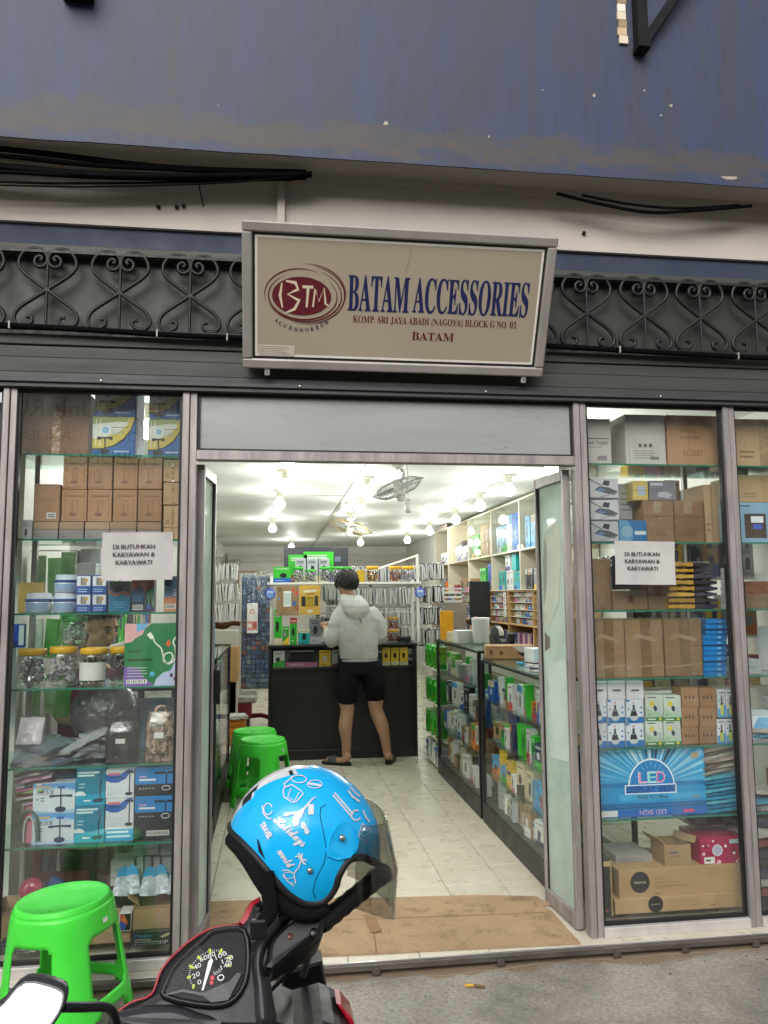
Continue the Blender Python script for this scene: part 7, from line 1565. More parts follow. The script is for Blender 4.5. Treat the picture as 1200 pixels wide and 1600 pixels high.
def face_details(par, c, M, brow='120e0c', lip='9a5a52'):
    P = lambda *v: Vector(c)+M @ Vector(v)
    for s_ in (-1, 1):
        b2 = MB(); ball(b2, P(s_*.031, -.0775, .006), (.0135, .006, .0065), H('dcd6d0'), 'gloss', M, 12, 8); ball(b2, P(s_*.031, -.0815, .004), (.006, .003, .006), H('140c08'), 'gloss', M, 10, 6); b2.build('eye', par)
        MB().tube([P(s_*.014, -.0865, .012), P(s_*.031, -.087, .0155), P(s_*.048, -.078, .011)], [.0012, .0022, .0012], H(brow), 'hair', 6).build('eyelid', par)
        MB().tube([P(s_*.013, -.0885, .029), P(s_*.033, -.0875, .036), P(s_*.055, -.074, .029)], [.003, .0038, .0018], H(brow), 'hair', 6).build('eyebrow', par)
    MB().tube([P(-.022, -.0865, -.0625), P(-.008, -.0925, -.0605), P(.008, -.0925, -.0605), P(.022, -.0865, -.0625)], [.002, .0048, .0048, .002], H(lip), 'skin', 6).build('lips', par)
def hair_cap(par, c, M, cover, seed, front=.72, rad=(.088, .108, .10), locks=260, L=.04):
    """hair: a shell over the skull plus many short tapering locks"""
    rr = random.Random(seed); P = lambda *v: Vector(c)+M @ Vector(v); b2 = MB(); rows = []
    n, m = 28, 12
    for i in range(m+1):
        ph = math.pi*.5*(1+cover)*i/m; r_ = []
        for k in range(n):
            a = 2*math.pi*k/n; back = .5+.5*math.sin(a); q = 1+rr.uniform(-.03, .03)
            ph2 = ph*(front+(1.06-front)*back); r_.append(P(rad[0]*q*math.sin(ph2)*math.cos(a), .012+rad[1]*q*math.sin(ph2)*math.sin(a), .02+rad[2]*q*math.cos(ph2)))
        rows.append(r_)
    b2.grid(rows, H('0b0a0a'), 'hair', True, True, True)
    for k in range(locks):
        a = rr.uniform(0, 2*math.pi); back = .5+.5*math.sin(a); ph = math.acos(rr.uniform(math.cos(math.pi*.5*(1+cover)*(front+(1.06-front)*back)), 1))
        d = Vector((rad[0]*math.sin(ph)*math.cos(a), rad[1]*math.sin(ph)*math.sin(a), rad[2]*math.cos(ph))); tn = Vector((math.cos(ph)*math.cos(a), math.cos(ph)*math.sin(a), -math.sin(ph))); sw = Vector((-math.sin(a), math.cos(a), 0))*rr.uniform(-.5, .5)
        p0 = d*.97; p1 = d*1.045+(tn+sw)*L*.5; p2 = d*1.0+(tn+sw)*L*rr.uniform(.8, 1.2)
        b2.tube([P(p0.x, .012+p0.y, .02+p0.z), P(p1.x, .012+p1.y, .02+p1.z), P(p2.x, .012+p2.y, .02+p2.z)], [.006, .007, .001], H('0b0a0a'), 'hair', 5, False)
    return b2.build('hair', par)
# ---- customer at the counter, seen from behind
mn = empty('person', (.77, 3.75, 0)); tag(mn, 'person in grey hoodie and black shorts standing at the counter, back turned', 'person')
o3 = lambda x, y, z: (x-.77, y-3.75, z)
b = MB()
limb(b, [o3(.66,3.76,.86), o3(.635,3.74,.62), o3(.645,3.73,.48), o3(.625,3.70,.34), o3(.635,3.72,.22), o3(.635,3.735,.09)], [.092,.080,.062,.062,.046,.038], SK, 'skin', 16)
limb(b, [o3(.86,3.76,.86), o3(.90,3.74,.62), o3(.905,3.72,.48), o3(.955,3.69,.34), o3(.985,3.71,.22), o3(1.005,3.725,.09)], [.092,.080,.062,.062,.046,.038], SK, 'skin', 16)
for hx, hy, tx, ty in ((.645, 3.70, .46, 3.80), (1.01, 3.69, 1.07, 3.90)):      # feet: heel, toe
    h_, t_ = Vector(o3(hx, hy, .045)), Vector(o3(tx, ty, .036)); d = (t_-h_)
    limb(b, [h_+Vector((0, 0, .03)), h_+d*.2, h_+d*.55, h_+d*.85], [.036,.038,.036,.032], SK, 'skin', 12, .75)
    sd = Vector((-d.y, d.x, 0)).normalized()
    for k in range(5): p = h_+d*.86+sd*(.026-.013*k); b.tube([p, p+d*.1, p+d*(.2-.02*k)+Vector((0, 0, -.006))], [.0105, .0105, .008], SK, 'skin', 8)
loft(b, [(-.01,0,.8,.16,.10),(-.01,0,1.0,.155,.10),(-.03,0,1.2,.17,.10),(-.04,.0,1.36,.17,.08),(-.09,.01,1.44,.08,.06)], SK, 'skin')
limb(b, [o3(.70,3.76,1.40), o3(.67,3.77,1.48), o3(.655,3.785,1.56)], [.062,.056,.056], SK, 'skin')
Mh = Matrix.Rotation(R(28), 4, 'Z') @ Matrix.Rotation(R(180), 4, 'Z') @ Matrix.Rotation(R(14), 4, 'X')
hc = o3(.645, 3.80, 1.615); head(b, hc, Mh, SK)
hand(b, o3(.475, 3.97, 1.175), (-.15, .5, .5), (1, .2, .1), (-.1, -.6, .6), .35, SK); hand(b, o3(.90, 3.99, 1.13), (-.4, .7, .1), (-.6, -.5, .4), (.1, -.1, 1), .4, SK)
limb(b, [o3(.50,3.78,1.10), o3(.485,3.88,1.13), o3(.475,3.97,1.175)], [.036,.032,.025], SK, 'skin'); limb(b, [o3(.96,3.78,1.12), o3(.94,3.9,1.12), o3(.90,3.99,1.13)], [.036,.032,.025], SK, 'skin')
b.m = ['man_skin']*len(b.m); body = b.build('body', mn); remesh(body, .0065, 4)
face_details(mn, hc, Mh); hair_cap(mn, hc, Mh, .28, 5, rad=(.096, .114, .108), locks=620, L=.05)
b = MB(); GH = H('9c9d9b')
loft(b, [(-.015,.0,.90,.165,.12),(-.015,.0,.93,.17,.125),(-.02,.0,.98,.18,.135),(-.025,-.005,1.08,.184,.14),(-.035,-.005,1.2,.198,.145),(-.04,.0,1.3,.214,.135),(-.05,.0,1.37,.19,.112),(-.07,.01,1.43,.12,.085),(-.085,.015,1.47,.085,.08)], GH, 'fleece', 28)
limb(b, [o3(.575,3.765,1.345), o3(.535,3.735,1.24), o3(.51,3.74,1.10), o3(.49,3.85,1.115), o3(.48,3.945,1.165)], [.068,.070,.062,.054,.042], GH, 'fleece', 18)
limb(b, [o3(.885,3.775,1.345), o3(.94,3.765,1.24), o3(.955,3.79,1.12), o3(.94,3.89,1.115), o3(.92,3.965,1.13)], [.068,.069,.060,.054,.042], GH, 'fleece', 18)
# hood lying on the back, cuff and hem ribs
loft(b, [(-.045,-.105,1.28,.03,.02),(-.045,-.115,1.31,.075,.035),(-.05,-.115,1.36,.115,.05),(-.06,-.09,1.42,.125,.075),(-.075,-.045,1.475,.115,.085),(-.09,.0,1.515,.085,.07)], GH, 'fleece', 22)
b.m = ['grey_fleece']*len(b.m); hd = b.build('hoodie', mn); remesh(hd, .009, 3)
md = hd.modifiers.new('folds', 'DISPLACE'); tx = bpy.data.textures.new('cloth_folds', 'CLOUDS'); tx.noise_scale = .16; md.texture = tx; md.strength = .034; md.mid_level = .5
rr = random.Random(6)
for x0_, z0_, x1_, z1_ in ((-.20, .965, .16, .985),): MB().tube([(-.015+.172*math.cos(a*math.pi/20), .127*math.sin(a*math.pi/20), .922) for a in range(41)], .010, GH, 'fleece', 8, False).build('hem', mn)
MB().tube([o3(.70,3.625,1.42), o3(.735,3.60,1.34), o3(.765,3.595,1.26)], .004, H('5a5a58'), 'fabric', 6).build('seam', mn)
b = MB(); BK = H('121319')
loft(b, [(-.015,.0,.80,.185,.135),(-.02,.0,.88,.19,.135),(-.02,.0,.94,.18,.125)], BK, 'fabric', 24)
limb(b, [o3(.67,3.75,.86), o3(.645,3.735,.70), o3(.642,3.73,.65), o3(.642,3.73,.605)], [.115,.106,.099,.097], BK, 'fabric', 18); limb(b, [o3(.85,3.75,.86), o3(.895,3.735,.70), o3(.90,3.73,.66), o3(.903,3.73,.62)], [.115,.106,.099,.097], BK, 'fabric', 18)
b.m = ['black_cloth']*len(b.m); sh_ = b.build('shorts', mn); remesh(sh_, .009, 3); md = sh_.modifiers.new('folds', 'DISPLACE'); md.texture = tx; md.strength = .018; md.mid_level = .5
for (hx, hy, tx_, ty, lb) in ((.645, 3.70, .46, 3.80, 'sandal'), (1.01, 3.69, 1.07, 3.90, 'sandal')):
    h_, t_ = Vector(o3(hx, hy, 0)), Vector(o3(tx_, ty, 0)); d = (t_-h_); L = d.length; d.normalize(); sd = Vector((-d.y, d.x, 0)); out = []
    for k in range(24):
        a = 2*math.pi*k/24; t2 = .5-.5*math.cos(a); w_ = .043*(.82+.28*t2)*math.copysign(abs(math.sin(a))**.6, math.sin(a)); out.append(h_-d*.035+d*(L+.075)*t2+sd*w_)
    V = [p+Vector((0, 0, .002)) for p in out]+[p+Vector((0, 0, .026)) for p in out]
    o = MB().add(V, [tuple(range(24))[::-1], tuple(range(24, 48))]+[(k, (k+1) % 24, 24+(k+1) % 24, 24+k) for k in range(24)], H('2a2624'), 'rubber').build('sandal', mn)
    rows = []
    for t2 in (.5, .62, .74, .84): c0 = h_+d*(L*t2); rows.append([c0+sd*(.047*math.cos(R(a)))+Vector((0, 0, .022+(.062-.03*(t2-.5))*math.sin(R(a)))) for a in range(0, 181, 15)])
    st_ = MB().grid(rows, H('4a5054'), 'fabric', True).build('strap', o); st_.modifiers.new('thickness', 'SOLIDIFY').thickness = .005
# ---- shop assistant bent over behind the left display
wn = empty('person', (-.93, .95, 0)); tag(wn, 'person with dark tied-back hair looking down behind the jars, left window', 'person')
b = MB(); SK2 = H('c39474'); Mw = Matrix.Rotation(R(52), 4, 'Z') @ Matrix.Rotation(R(18), 4, 'X'); wc = (.0, .0, 1.345)
head(b, wc, Mw, SK2); limb(b, [(-.05,.06,1.12), (-.04,.045,1.2), (-.02,.02,1.28)], [.06,.05,.052], SK2, 'skin'); loft(b, [(-.06,.1,.75,.14,.1),(-.06,.09,.95,.16,.1),(-.05,.075,1.08,.15,.09),(-.05,.06,1.15,.07,.06)], SK2, 'skin')
limb(b, [(.09,.05,1.08), (.14,-.02,.92), (.20,-.12,.90)], [.045,.04,.03], SK2, 'skin'); hand(b, (.20,-.12,.90), (.4,-.6,0), (-.7,-.5,.2), (0,0,1), .3, SK2); limb(b, [(-.19,.06,1.08), (-.2,.0,.9), (-.08,-.08,.87)], [.045,.04,.03], SK2, 'skin'); hand(b, (-.08,-.08,.87), (.8,-.3,0), (.3,.8,.2), (0,0,1), .3, SK2)
b.m = ['woman_skin']*len(b.m); remesh(b.build('body', wn), .006, 4); face_details(wn, wc, Mw); hair_cap(wn, wc, Mw, .2, 8, .42, rad=(.084, .106, .10), locks=200, L=.022)
b = MB(); CR = H('7a3038'); loft(b, [(-.06,.1,.72,.17,.13),(-.06,.09,.95,.175,.12),(-.055,.08,1.07,.17,.11),(-.05,.065,1.13,.09,.08)], CR, 'fabric', 24); limb(b, [(.09,.055,1.07), (.12,.0,.98)], [.06,.055], CR, 'fabric'); limb(b, [(-.19,.065,1.07), (-.2,.02,.96)], [.06,.055], CR, 'fabric'); b.m = ['maroon_cloth']*len(b.m); remesh(b.build('shirt', wn), .01, 3)
b = MB(); loft(b, [(-.06,.1,.0,.13,.11),(-.06,.1,.4,.15,.12),(-.06,.1,.74,.165,.125)], H('26262e'), 'fabric', 20); b.build('trousers', wn)
BO, BN, BA, BB = Vector((-0.1055, -2.05, 0.867)), Vector((0.0577, -0.7931, 0.6064)), Vector((0.9974, 0.0725, -0.0)), Vector((-0.044, 0.6048, 0.7952))
BK2 = {
 'cover': [(-0.167, -0.064), (-0.161, -0.057), (-0.13, -0.036), (-0.097, -0.027), (-0.082, 0.009), (-0.055, 0.036), (-0.023, 0.057), (0.006, 0.067), (0.047, 0.07), (0.066, 0.099), (0.086, 0.11), (0.105, 0.092), (0.198, 0.085), (0.2, 0.066), (0.199, 0.048), (0.185, 0.025), (0.127, -0.0), (0.101, -0.021), (0.101, -0.102), (-0.026, -0.095), (-0.165, -0.08)],
 'bezel': [(-0.077, -0.04), (-0.076, -0.014), (-0.064, 0.008), (-0.049, 0.023), (-0.012, 0.051), (0.006, 0.061), (0.06, 0.055), (0.065, -0.014), (0.043, -0.054), (0.001, -0.062)],
 'dial': [(-0.045, -0.029), (-0.041, -0.004), (-0.029, 0.017), (-0.004, 0.032), (0.029, 0.032), (0.048, 0.02), (0.045, -0.012), (0.032, -0.027), (-0.013, -0.034)],
 'needle': [(-0.015, -0.034), (-0.012, -0.034), (0.003, 0.009), (-0.0, 0.014), (-0.005, 0.008)],
 'ticks': [(-0.029, -0.028), (-0.038, -0.012), (-0.035, 0.005), (-0.022, 0.018), (-0.003, 0.027), (0.017, 0.025), (0.033, 0.013), (0.032, -0.001)],
 'tick2': [(-0.028, -0.024), (-0.034, -0.011), (-0.03, 0.002), (-0.019, 0.015), (-0.002, 0.022), (0.014, 0.02), (0.028, 0.011), (0.027, -0.0)],
 'nums': [(-0.023, -0.021), (-0.029, -0.01), (-0.027, 0.003), (-0.017, 0.014), (-0.004, 0.018), (0.012, 0.016), (0.023, 0.009), (0.021, -0.0)],
 'silver': [(-0.074, -0.033), (-0.045, -0.028), (-0.013, -0.037), (0.029, -0.024), (0.043, -0.012), (0.052, -0.016), (0.029, -0.055), (0.001, -0.056), (-0.013, -0.045), (-0.045, -0.036), (-0.075, -0.038)],
 'ridge': [(0.116, 0.077), (0.13, 0.061), (0.103, 0.032), (0.091, 0.016), (0.087, -0.007), (0.091, -0.039), (0.093, -0.089), (0.074, -0.087), (0.071, -0.038), (0.068, 0.002), (0.076, 0.028), (0.099, 0.05)],
 'btn': [(0.134, 0.033), (0.17, 0.058), (0.176, 0.034)],
 'house': [(0.13, 0.058), (0.165, 0.073), (0.199, 0.081), (0.2, 0.052), (0.184, 0.029), (0.154, 0.014), (0.108, -0.009), (0.093, -0.02), (0.095, 0.016), (0.103, 0.036)],
 'inner': [(-0.161, -0.057), (-0.126, -0.046), (-0.061, -0.048), (-0.02, -0.063), (0.008, -0.075), (0.022, -0.094), (-0.126, -0.085)],
}
GRIP = [(0.083, -2.0, 0.909), (0.132, -1.97, 0.932), (0.208, -1.92, 0.963)]
MIRR = [(-0.374, -2.38, 0.966), (-0.345, -2.38, 0.987), (-0.321, -2.38, 1.007), (-0.276, -2.38, 0.998), (-0.266, -2.38, 0.985), (-0.274, -2.38, 0.964), (-0.297, -2.38, 0.948), (-0.358, -2.38, 0.942)]
MSTEM = [(-0.273, -2.36, 0.969), (-0.253, -2.33, 0.953), (-0.238, -2.28, 0.928), (-0.233, -2.24, 0.903), (-0.233, -2.2, 0.865)]
ROD = [(0.085, -1.9, 0.836), (-0.004, -1.9, 0.757), (0.052, -1.9, 0.819), (0.007, -1.9, 0.791)]
BOX = [(0.017, -1.78, 0.736), (0.099, -1.78, 0.753), (0.109, -1.78, 0.702), (0.017, -1.78, 0.692)]
COWL = [(-0.004, -1.9, 0.75), (0.036, -1.9, 0.731), (0.089, -1.9, 0.741), (0.109, -1.9, 0.732), (0.121, -1.9, 0.725), (0.142, -1.9, 0.701), (0.154, -1.9, 0.684), (0.154, -1.9, 0.661), (-0.004, -1.9, 0.674)]
RED = [(0.118, -1.92, 0.737), (0.128, -1.92, 0.734), (0.148, -1.92, 0.71), (0.154, -1.92, 0.692), (0.144, -1.92, 0.695), (0.132, -1.92, 0.715)]
STRAP = [(-0.013, -2.07, 1.029), (-0.009, -2.07, 0.994), (-0.005, -2.07, 0.966), (-0.017, -2.07, 0.948), (-0.026, -2.07, 0.936)]
# ================================================================== scooter in the foreground
def bp(a, c, n=0.0): return BO+BA*a+BB*c+BN*n
def inset(P, d):
    m = len(P); out = []; ar = sum(P[i][0]*P[(i+1) % m][1]-P[(i+1) % m][0]*P[i][1] for i in range(m)); sg_ = 1 if ar > 0 else -1
    for i in range(m):
        a, b_, c = Vector(P[i-1]), Vector(P[i]), Vector(P[(i+1) % m]); e1, e2 = (b_-a), (c-b_)
        n1 = Vector((-e1.y, e1.x)).normalized() if e1.length > 1e-9 else Vector((0, 0)); n2 = Vector((-e2.y, e2.x)).normalized() if e2.length > 1e-9 else n1
        nn_ = (n1+n2); nn_ = nn_.normalized() if nn_.length > 1e-6 else n1; out.append(tuple(b_+nn_*sg_*d))
    return out
def slab(P, levels, col, mat, smooth=False, place=bp):
    """outline swept through (inset, height) levels; closed with caps"""
    b_ = MB(); m = len(P); V = []; ar = sum(P[i][0]*P[(i+1) % m][1]-P[(i+1) % m][0]*P[i][1] for i in range(m))
    if ar < 0: P = P[::-1]
    for d, n in levels: V += [place(x, y, n) for x, y in (inset(P, d) if d else P)]
    Fc = [tuple(range(m))[::-1]]
    b_.add(V, Fc+[tuple(range((len(levels)-1)*m, len(levels)*m))], col, mat)
    b_.add(V, [(i*m+k, i*m+(k+1) % m, (i+1)*m+(k+1) % m, (i+1)*m+k) for i in range(len(levels)-1) for k in range(m)], col, mat, smooth)
    return b_
basic('bike_black', H('101113'), rough=.42, var=(.85, 1.2), nscale=12, bm=(220, .12, .0008)); basic('bike_grey', H('2b2d31'), rough=.38, var=(.9, 1.1), nscale=8, bm=(200, .08, .0006))
basic('bike_red', H('a01226'), rough=.2, coat=.5); basic('mirror_glass', H('aeb6be'), rough=.03, metal=1.0, var=(.98, 1.0), rvar=.01); basic('dial_black', H('050607'), rough=.5, spec=.2, var=(.9, 1.1))
sm2 = lambda P, n=4: [(p.x, p.y) for p in catmull([(x, y, 0) for x, y in P], n, True)]
sb = empty('scooter', (0, -2.0, -.05)); tag(sb, 'black scooter with red trim parked in front, only its handlebar showing', 'scooter')
def bb_(mb, nm, par=None):
    o = mb.build(nm, par or sb)
    if par is None: o.matrix_parent_inverse = Matrix.Translation(-Vector(sb.location))
    return o
cov = BK2['cover']
bb_(slab(sm2(cov, 3), [(0, -.085), (0, -.012), (.003, -.003), (.010, .004), (.020, .008)], H('17181b'), 'bike_black', True), 'handlebar_cover')
edge = cov[1:11]
bb_(MB().tube(catmull([bp(a, c, -.003) for a, c in edge], 5), .0022, H('a01226'), 'bike_red', 6), 'red_trim')
red = [(a, c) for a, c in cov[7:11]]
bb_(slab([cov[8], cov[9], cov[10], (cov[10][0]-.004, cov[10][1]-.02), (cov[9][0]+.004, cov[9][1]-.02), (cov[8][0]+.012, cov[8][1]-.008)], [(0, -.05), (0, .0), (.002, .003)], H('7a1222'), 'bike_red'), 'red_panel')
bb_(slab(sm2(BK2['inner'], 3), [(0, .0), (0, .010), (.006, .018), (.014, .021)], H('26282c'), 'bike_grey', True), 'lower_panel')
# instrument cluster
bez = sm2(BK2['bezel'], 3)
bz = bb_(slab(bez, [(0, .0), (0, .016), (.003, .022), (.007, .022), (.010, .012)], H('111214'), 'bike_black', True), 'instrument_bezel')
dl = bb_(slab(inset(bez, .0105), [(0, .013), (.0, .0145)], H('08090b'), 'dial_black'), 'dial', bz)
F = Fr(bp(0, 0, .0148), BA, BB); q = MB()
def mix(u, v, t): return (u[0]+(v[0]-u[0])*t, u[1]+(v[1]-u[1])*t)
for (a, c), (a2, c2), (an, cn) in zip(BK2['ticks'], BK2['tick2'], BK2['nums']):
    q.pline(F, [mix((a, c), (a2, c2), -.3), mix((a, c), (a2, c2), 1.2)], .0036, H('b9d418')); 
def mix(u, v, t): return (u[0]+(v[0]-u[0])*t, u[1]+(v[1]-u[1])*t)
for k in range(7):
    for t_ in (.2, .4, .6, .8): u = mix(BK2['ticks'][k], BK2['ticks'][k+1], t_); v = mix(BK2['tick2'][k], BK2['tick2'][k+1], t_); q.pline(F, [u, mix(u, v, .6)], .0008, H('d8d8d8'))
for k, s_ in enumerate(('0', '20', '40', '60', '80', '100', '120', '140')):
    an, cn = BK2['nums'][k]; w_ = .0032*len(s_); q.ptext(F, an-w_+.004, cn-.0036, an+w_+.004, cn+.0036, s_, H('dedede'), rot=20)
q.ppoly(F, BK2['needle'], H('f4f4f4')); q.pdisc(F, .002, -.017, .0035, H('d02030'), rb=.0035); q.pdisc(F, .001, -.024, .003, H('d02030'), rb=.003); q.pring(F, .016, -.018, .005, .004, .0016, H('e4e4e4')); q.ptext(F, .004, -.012, .016, -.005, 'km/h', H('c8c8c8'), rot=20)
bb_(q, 'dial_print', dl)
bb_(slab(BK2['silver'], [(0, .012), (0, .020), (.002, .023)], H('8d9094'), 'bike_grey'), 'silver_trim', bz)
gl_ = MB(); ins = inset(bez, .008); gl_.add([bp(x, y, .0225+.006*(1-((x/.08)**2))) for x, y in ins], [tuple(range(len(ins)))], H('ffffff'), 'lens_glass', True); bb_(gl_, 'lens', bz)
# spine of the cover and switch housing
bb_(slab(sm2(BK2['ridge'], 3), [(0, .0), (.0, .010), (.004, .020), (.008, .024)], H('3a3c41'), 'bike_grey', True), 'centre_spine')
hs_ = bb_(slab(sm2(BK2['house'], 3), [(0, -.03), (0, .012), (.004, .022), (.010, .026)], H('1b1c1f'), 'bike_black', True), 'switch_housing')
for k, (a, c) in enumerate(BK2['btn']):
    cc = bp(a, c, .025); Mb = Matrix((BA, BB, BN)).transposed().to_4x4()
    bb_(MB().lathe([(.008, 0), (.008, .006), (.006, .008)] if k else [(.006, 0), (.005, .002), (.002, .002)], H('0e0e10') if k else H('5a1a14'), 'plastic', 14, cc, Mb), 'switch', hs_)
# grip, lever, throttle
g0, g1, g2 = [Vector(p) for p in GRIP]; P = [g0+(g2-g0)*t_/14 for t_ in range(15)]
bb_(MB().tube(P, [.0165+(.0018 if k % 2 else 0) for k in range(14)]+[.019], H('0e0e10'), 'rubber', 14), 'grip')
bb_(MB().lathe([(.019, 0), (.02, .008), (.012, .016)], H('121214'), 'rubber', 14, g2, (g2-g0).to_track_quat('Z', 'Y').to_matrix().to_4x4()), 'grip_end')
bb_(MB().tube(catmull([g0+Vector((.0, .03, -.02)), g0+Vector((.05, .07, -.005)), g2+Vector((-.01, .06, -.01))], 6), .006, H('6a6c70'), 'chrome', 8), 'brake_lever')
for k in (0, 2): bb_(MB().tube([ROD[k], ROD[k+1]], .0045, H('3a3a3c'), 'bike_grey', 8), 'cable')
def extr(L, dy, col, mat, bev=.006): return slab([(p[0], p[2]) for p in L], [(0, 0), (0, dy-bev), (bev, dy)], col, mat, False, lambda x, z, n: Vector((x, L[0][1]+.05-n, z)))
bb_(extr(BOX, .06, H('121315'), 'bike_black'), 'brake_reservoir'); bb_(MB().tube([(.06, -1.82, .745), (.07, -1.9, .83), (.075, -1.98, .90)], .008, H('121315'), 'bike_black', 8), 'reservoir_stem')
bb_(extr(COWL, .16, H('1d1f22'), 'bike_black', .02), 'front_cowl'); bb_(extr(RED, .06, H('a01226'), 'bike_red', .003), 'indicator_lens')
# left mirror
mp = [(p[0], p[2]) for p in MIRR]; mpl = lambda x, z, n: Vector((x, -2.38-n+.62*(z-.97), z))
mr = bb_(slab(sm2(mp, 3), [(.006, -.03), (0, -.012), (0, .0), (.0025, .0025)], H('2a2b30'), 'bike_grey', True, mpl), 'mirror_shell'); bb_(slab(sm2(inset(sm2(mp, 1), .005), 3), [(0, .002), (0, .0032)], H('ffffff'), 'mirror_glass', False, mpl), 'mirror_glass', mr)
bb_(MB().tube(catmull(MSTEM, 5), .0065, H('101012'), 'bike_black', 10), 'mirror_stem')
bb_(MB().tube([(-.03, -1.97, .80), (-.25, -2.16, .76)], .014, H('121214'), 'bike_black', 10), 'handlebar')
# steering column, front wheel, leg shield, footboard, seat and tail below the picture
fw_ = Vector((-.72, .69, 0)); fo = Vector((-.06, -2.03, 0))
bb_(MB().tube([fo+Vector((0, 0, .80)), fo+fw_*.12+Vector((0, 0, .55)), fo+fw_*.26+Vector((0, 0, .2))], [.05, .045, .03], H('17181b'), 'bike_black', 12), 'steering_column')
def wheel(c):
    ax = Vector((fw_.y, -fw_.x, 0)); Mw_ = Matrix((fw_, Vector((0, 0, 1)), ax)).transposed().to_4x4(); prof = [(.16, -.04), (.2, -.045), (.225, -.03), (.235, 0), (.225, .03), (.2, .045), (.16, .04)]
    o = bb_(MB().lathe(prof, H('0e0e10'), 'rubber', 32, c, Mw_), 'wheel'); bb_(MB().lathe([(.02, -.046), (.15, -.042), (.15, .042), (.02, .046)], H('6a6c70'), 'chrome', 20, c, Mw_), 'rim', o)
wheel(fo+fw_*.32+Vector((0, 0, .19))); wheel(fo-fw_*.92+Vector((0, 0, .19)))
sd_ = Vector((fw_.y, -fw_.x, 0))
sec = lambda s_, z, w_, t_: [fo+fw_*s_+sd_*(w_*math.cos(k*math.pi/8))+fw_*(t_*math.sin(k*math.pi/8))+Vector((0, 0, z)) for k in range(16)]
bb_(MB().grid([sec(.0, .22, .12, .04), sec(.04, .4, .18, .05), sec(.06, .58, .17, .05), sec(.03, .72, .11, .045)], H('17181b'), 'bike_black', True, True), 'leg_shield')
sec2 = lambda s_, z, w_, h_: [fo-fw_*s_+sd_*(w_*math.cos(k*math.pi/8))+Vector((0, 0, z+h_*math.sin(k*math.pi/8))) for k in range(16)]
bb_(MB().grid([sec2(-.02, .25, .12, .05), sec2(.3, .24, .13, .05), sec2(.42, .4, .13, .2), sec2(.8, .5, .14, .18), sec2(1.25, .62, .06, .07)], H('17181b'), 'bike_black', True, True), 'body'); bb_(MB().grid([sec2(.42, .64, .1, .05), sec2(.6, .68, .13, .06), sec2(1.0, .72, .12, .06), sec2(1.15, .73, .06, .03)], H('0e0e10'), 'rubber', True, True), 'seat')
# ================================================================== helmet hung on the handlebar
HC = Vector((.05, -1.95, 1.041)); PXM = 828.4; RU = 110/PXM
HX, HZ = Vector((.883, 0, -.469)), Vector((.469, 0, .883)); HY = HZ.cross(HX)
HR = (RU*1.03, RU*.92, RU*1.05)
def hw(x, y, z, k=1.0): return HC+HX*(x*HR[0]*k*(1.12 if x > 0 else 1.0))+HY*(y*HR[1]*k)+HZ*(z*HR[2]*k)
rim = [(.975,.10,.21),(.90,.36,.255),(.783,.548,.294),(.647,.695,.313),(.515,.815,.264),(.472,.865,.171),(.46,.888,.018),(.487,.865,-.12),(.474,.841,-.262),(.409,.828,-.384),(.238,.855,-.46),(.017,.903,-.429),(-.264,.906,-.33),(-.546,.804,-.238),(-.784,.585,-.205),(-.90,.30,-.22)]
rim = catmull(rim, 5); NR = len(rim)
def arc3(u, v, t): 
    d = max(-1, min(1, u.dot(v))); th_ = math.acos(d)
    return (u*math.sin((1-t)*th_)+v*math.sin(t*th_))/math.sin(th_) if th_ > 1e-5 else u
basic('helmet_blue', H('14a8e6'), rough=.2, var=(.97, 1.02), nscale=3, coat=.15, rvar=.03, spec=.3); basic('helmet_white', H('c8ccd0'), rough=.15, coat=.5, rvar=.03)
hm = empty('helmet', (.05, -1.95, .86)); tag(hm, 'glossy sky blue open-face helmet with smoked visor hung on the scooter grip', 'helmet')
def hb_(mb, nm, par=None):
    o = mb.build(nm, par or hm)
    if par is None: o.matrix_parent_inverse = Matrix.Translation(-Vector(hm.location))
    return o
NT = 14; grid_ = []
for i, rp in enumerate(rim):
    s_ = i/(NR-1); an = R(13+(193-13)*s_**.85); mdp = Vector((math.cos(an), 0, math.sin(an))); row = []
    L_ = Vector((rp.x, rp.y, rp.z)).normalized(); Rr = Vector((rp.x, -rp.y, rp.z)).normalized()
    for k in range(2*NT+1):
        t_ = (k-NT)/NT; v = arc3(mdp, Rr if t_ < 0 else L_, abs(t_)); row.append((v, s_, abs(t_)))
    grid_.append(row)
b = MB(); nu = 2*NT+1; V = [hw(*v) for r_ in grid_ for v, _, _ in r_]
for i in range(NR-1):
    for k in range(2*NT):
        s_, t_ = (grid_[i][k][1]+grid_[i+1][k][1])/2, (grid_[i][k][2]+grid_[i][k+1][2])/2; mt_ = 'helmet_blue'
        wv = .17+.05*math.sin(s_*9)
        if s_ > .5 and t_ < wv*.8+.1*(s_-.5): mt_ = 'helmet_white'
        if (s_ > .58 and .04 < t_ < wv-.02 and math.sin(s_*26) > .1): mt_ = 'rubber'
        b.f.append((i*nu+k, (i+1)*nu+k, (i+1)*nu+k+1, i*nu+k+1)); b.c.append(H('129fdc')); b.m.append(mt_); b.s.append(True)
b.v = [tuple(p) for p in V]; shell = hb_(b, 'shell')
b = MB().grid([[hw(*v, k=.93) for v, _, _ in r_] for r_ in grid_], H('101012'), 'fabric', True, False, True); hb_(b, 'lining')
edge_ = [hw(*r_[0][0], k=.985) for r_ in grid_]+[hw(*v, k=.985) for v, _, _ in grid_[-1][1:-1]]+[hw(*r_[-1][0], k=.985) for r_ in grid_[::-1]]+[hw(*v, k=.985) for v, _, _ in grid_[0][-2:0:-1]]
hb_(MB().tube(edge_+edge_[:1], .0072, H('0c0c0d'), 'rubber', 8, False), 'edge_trim')
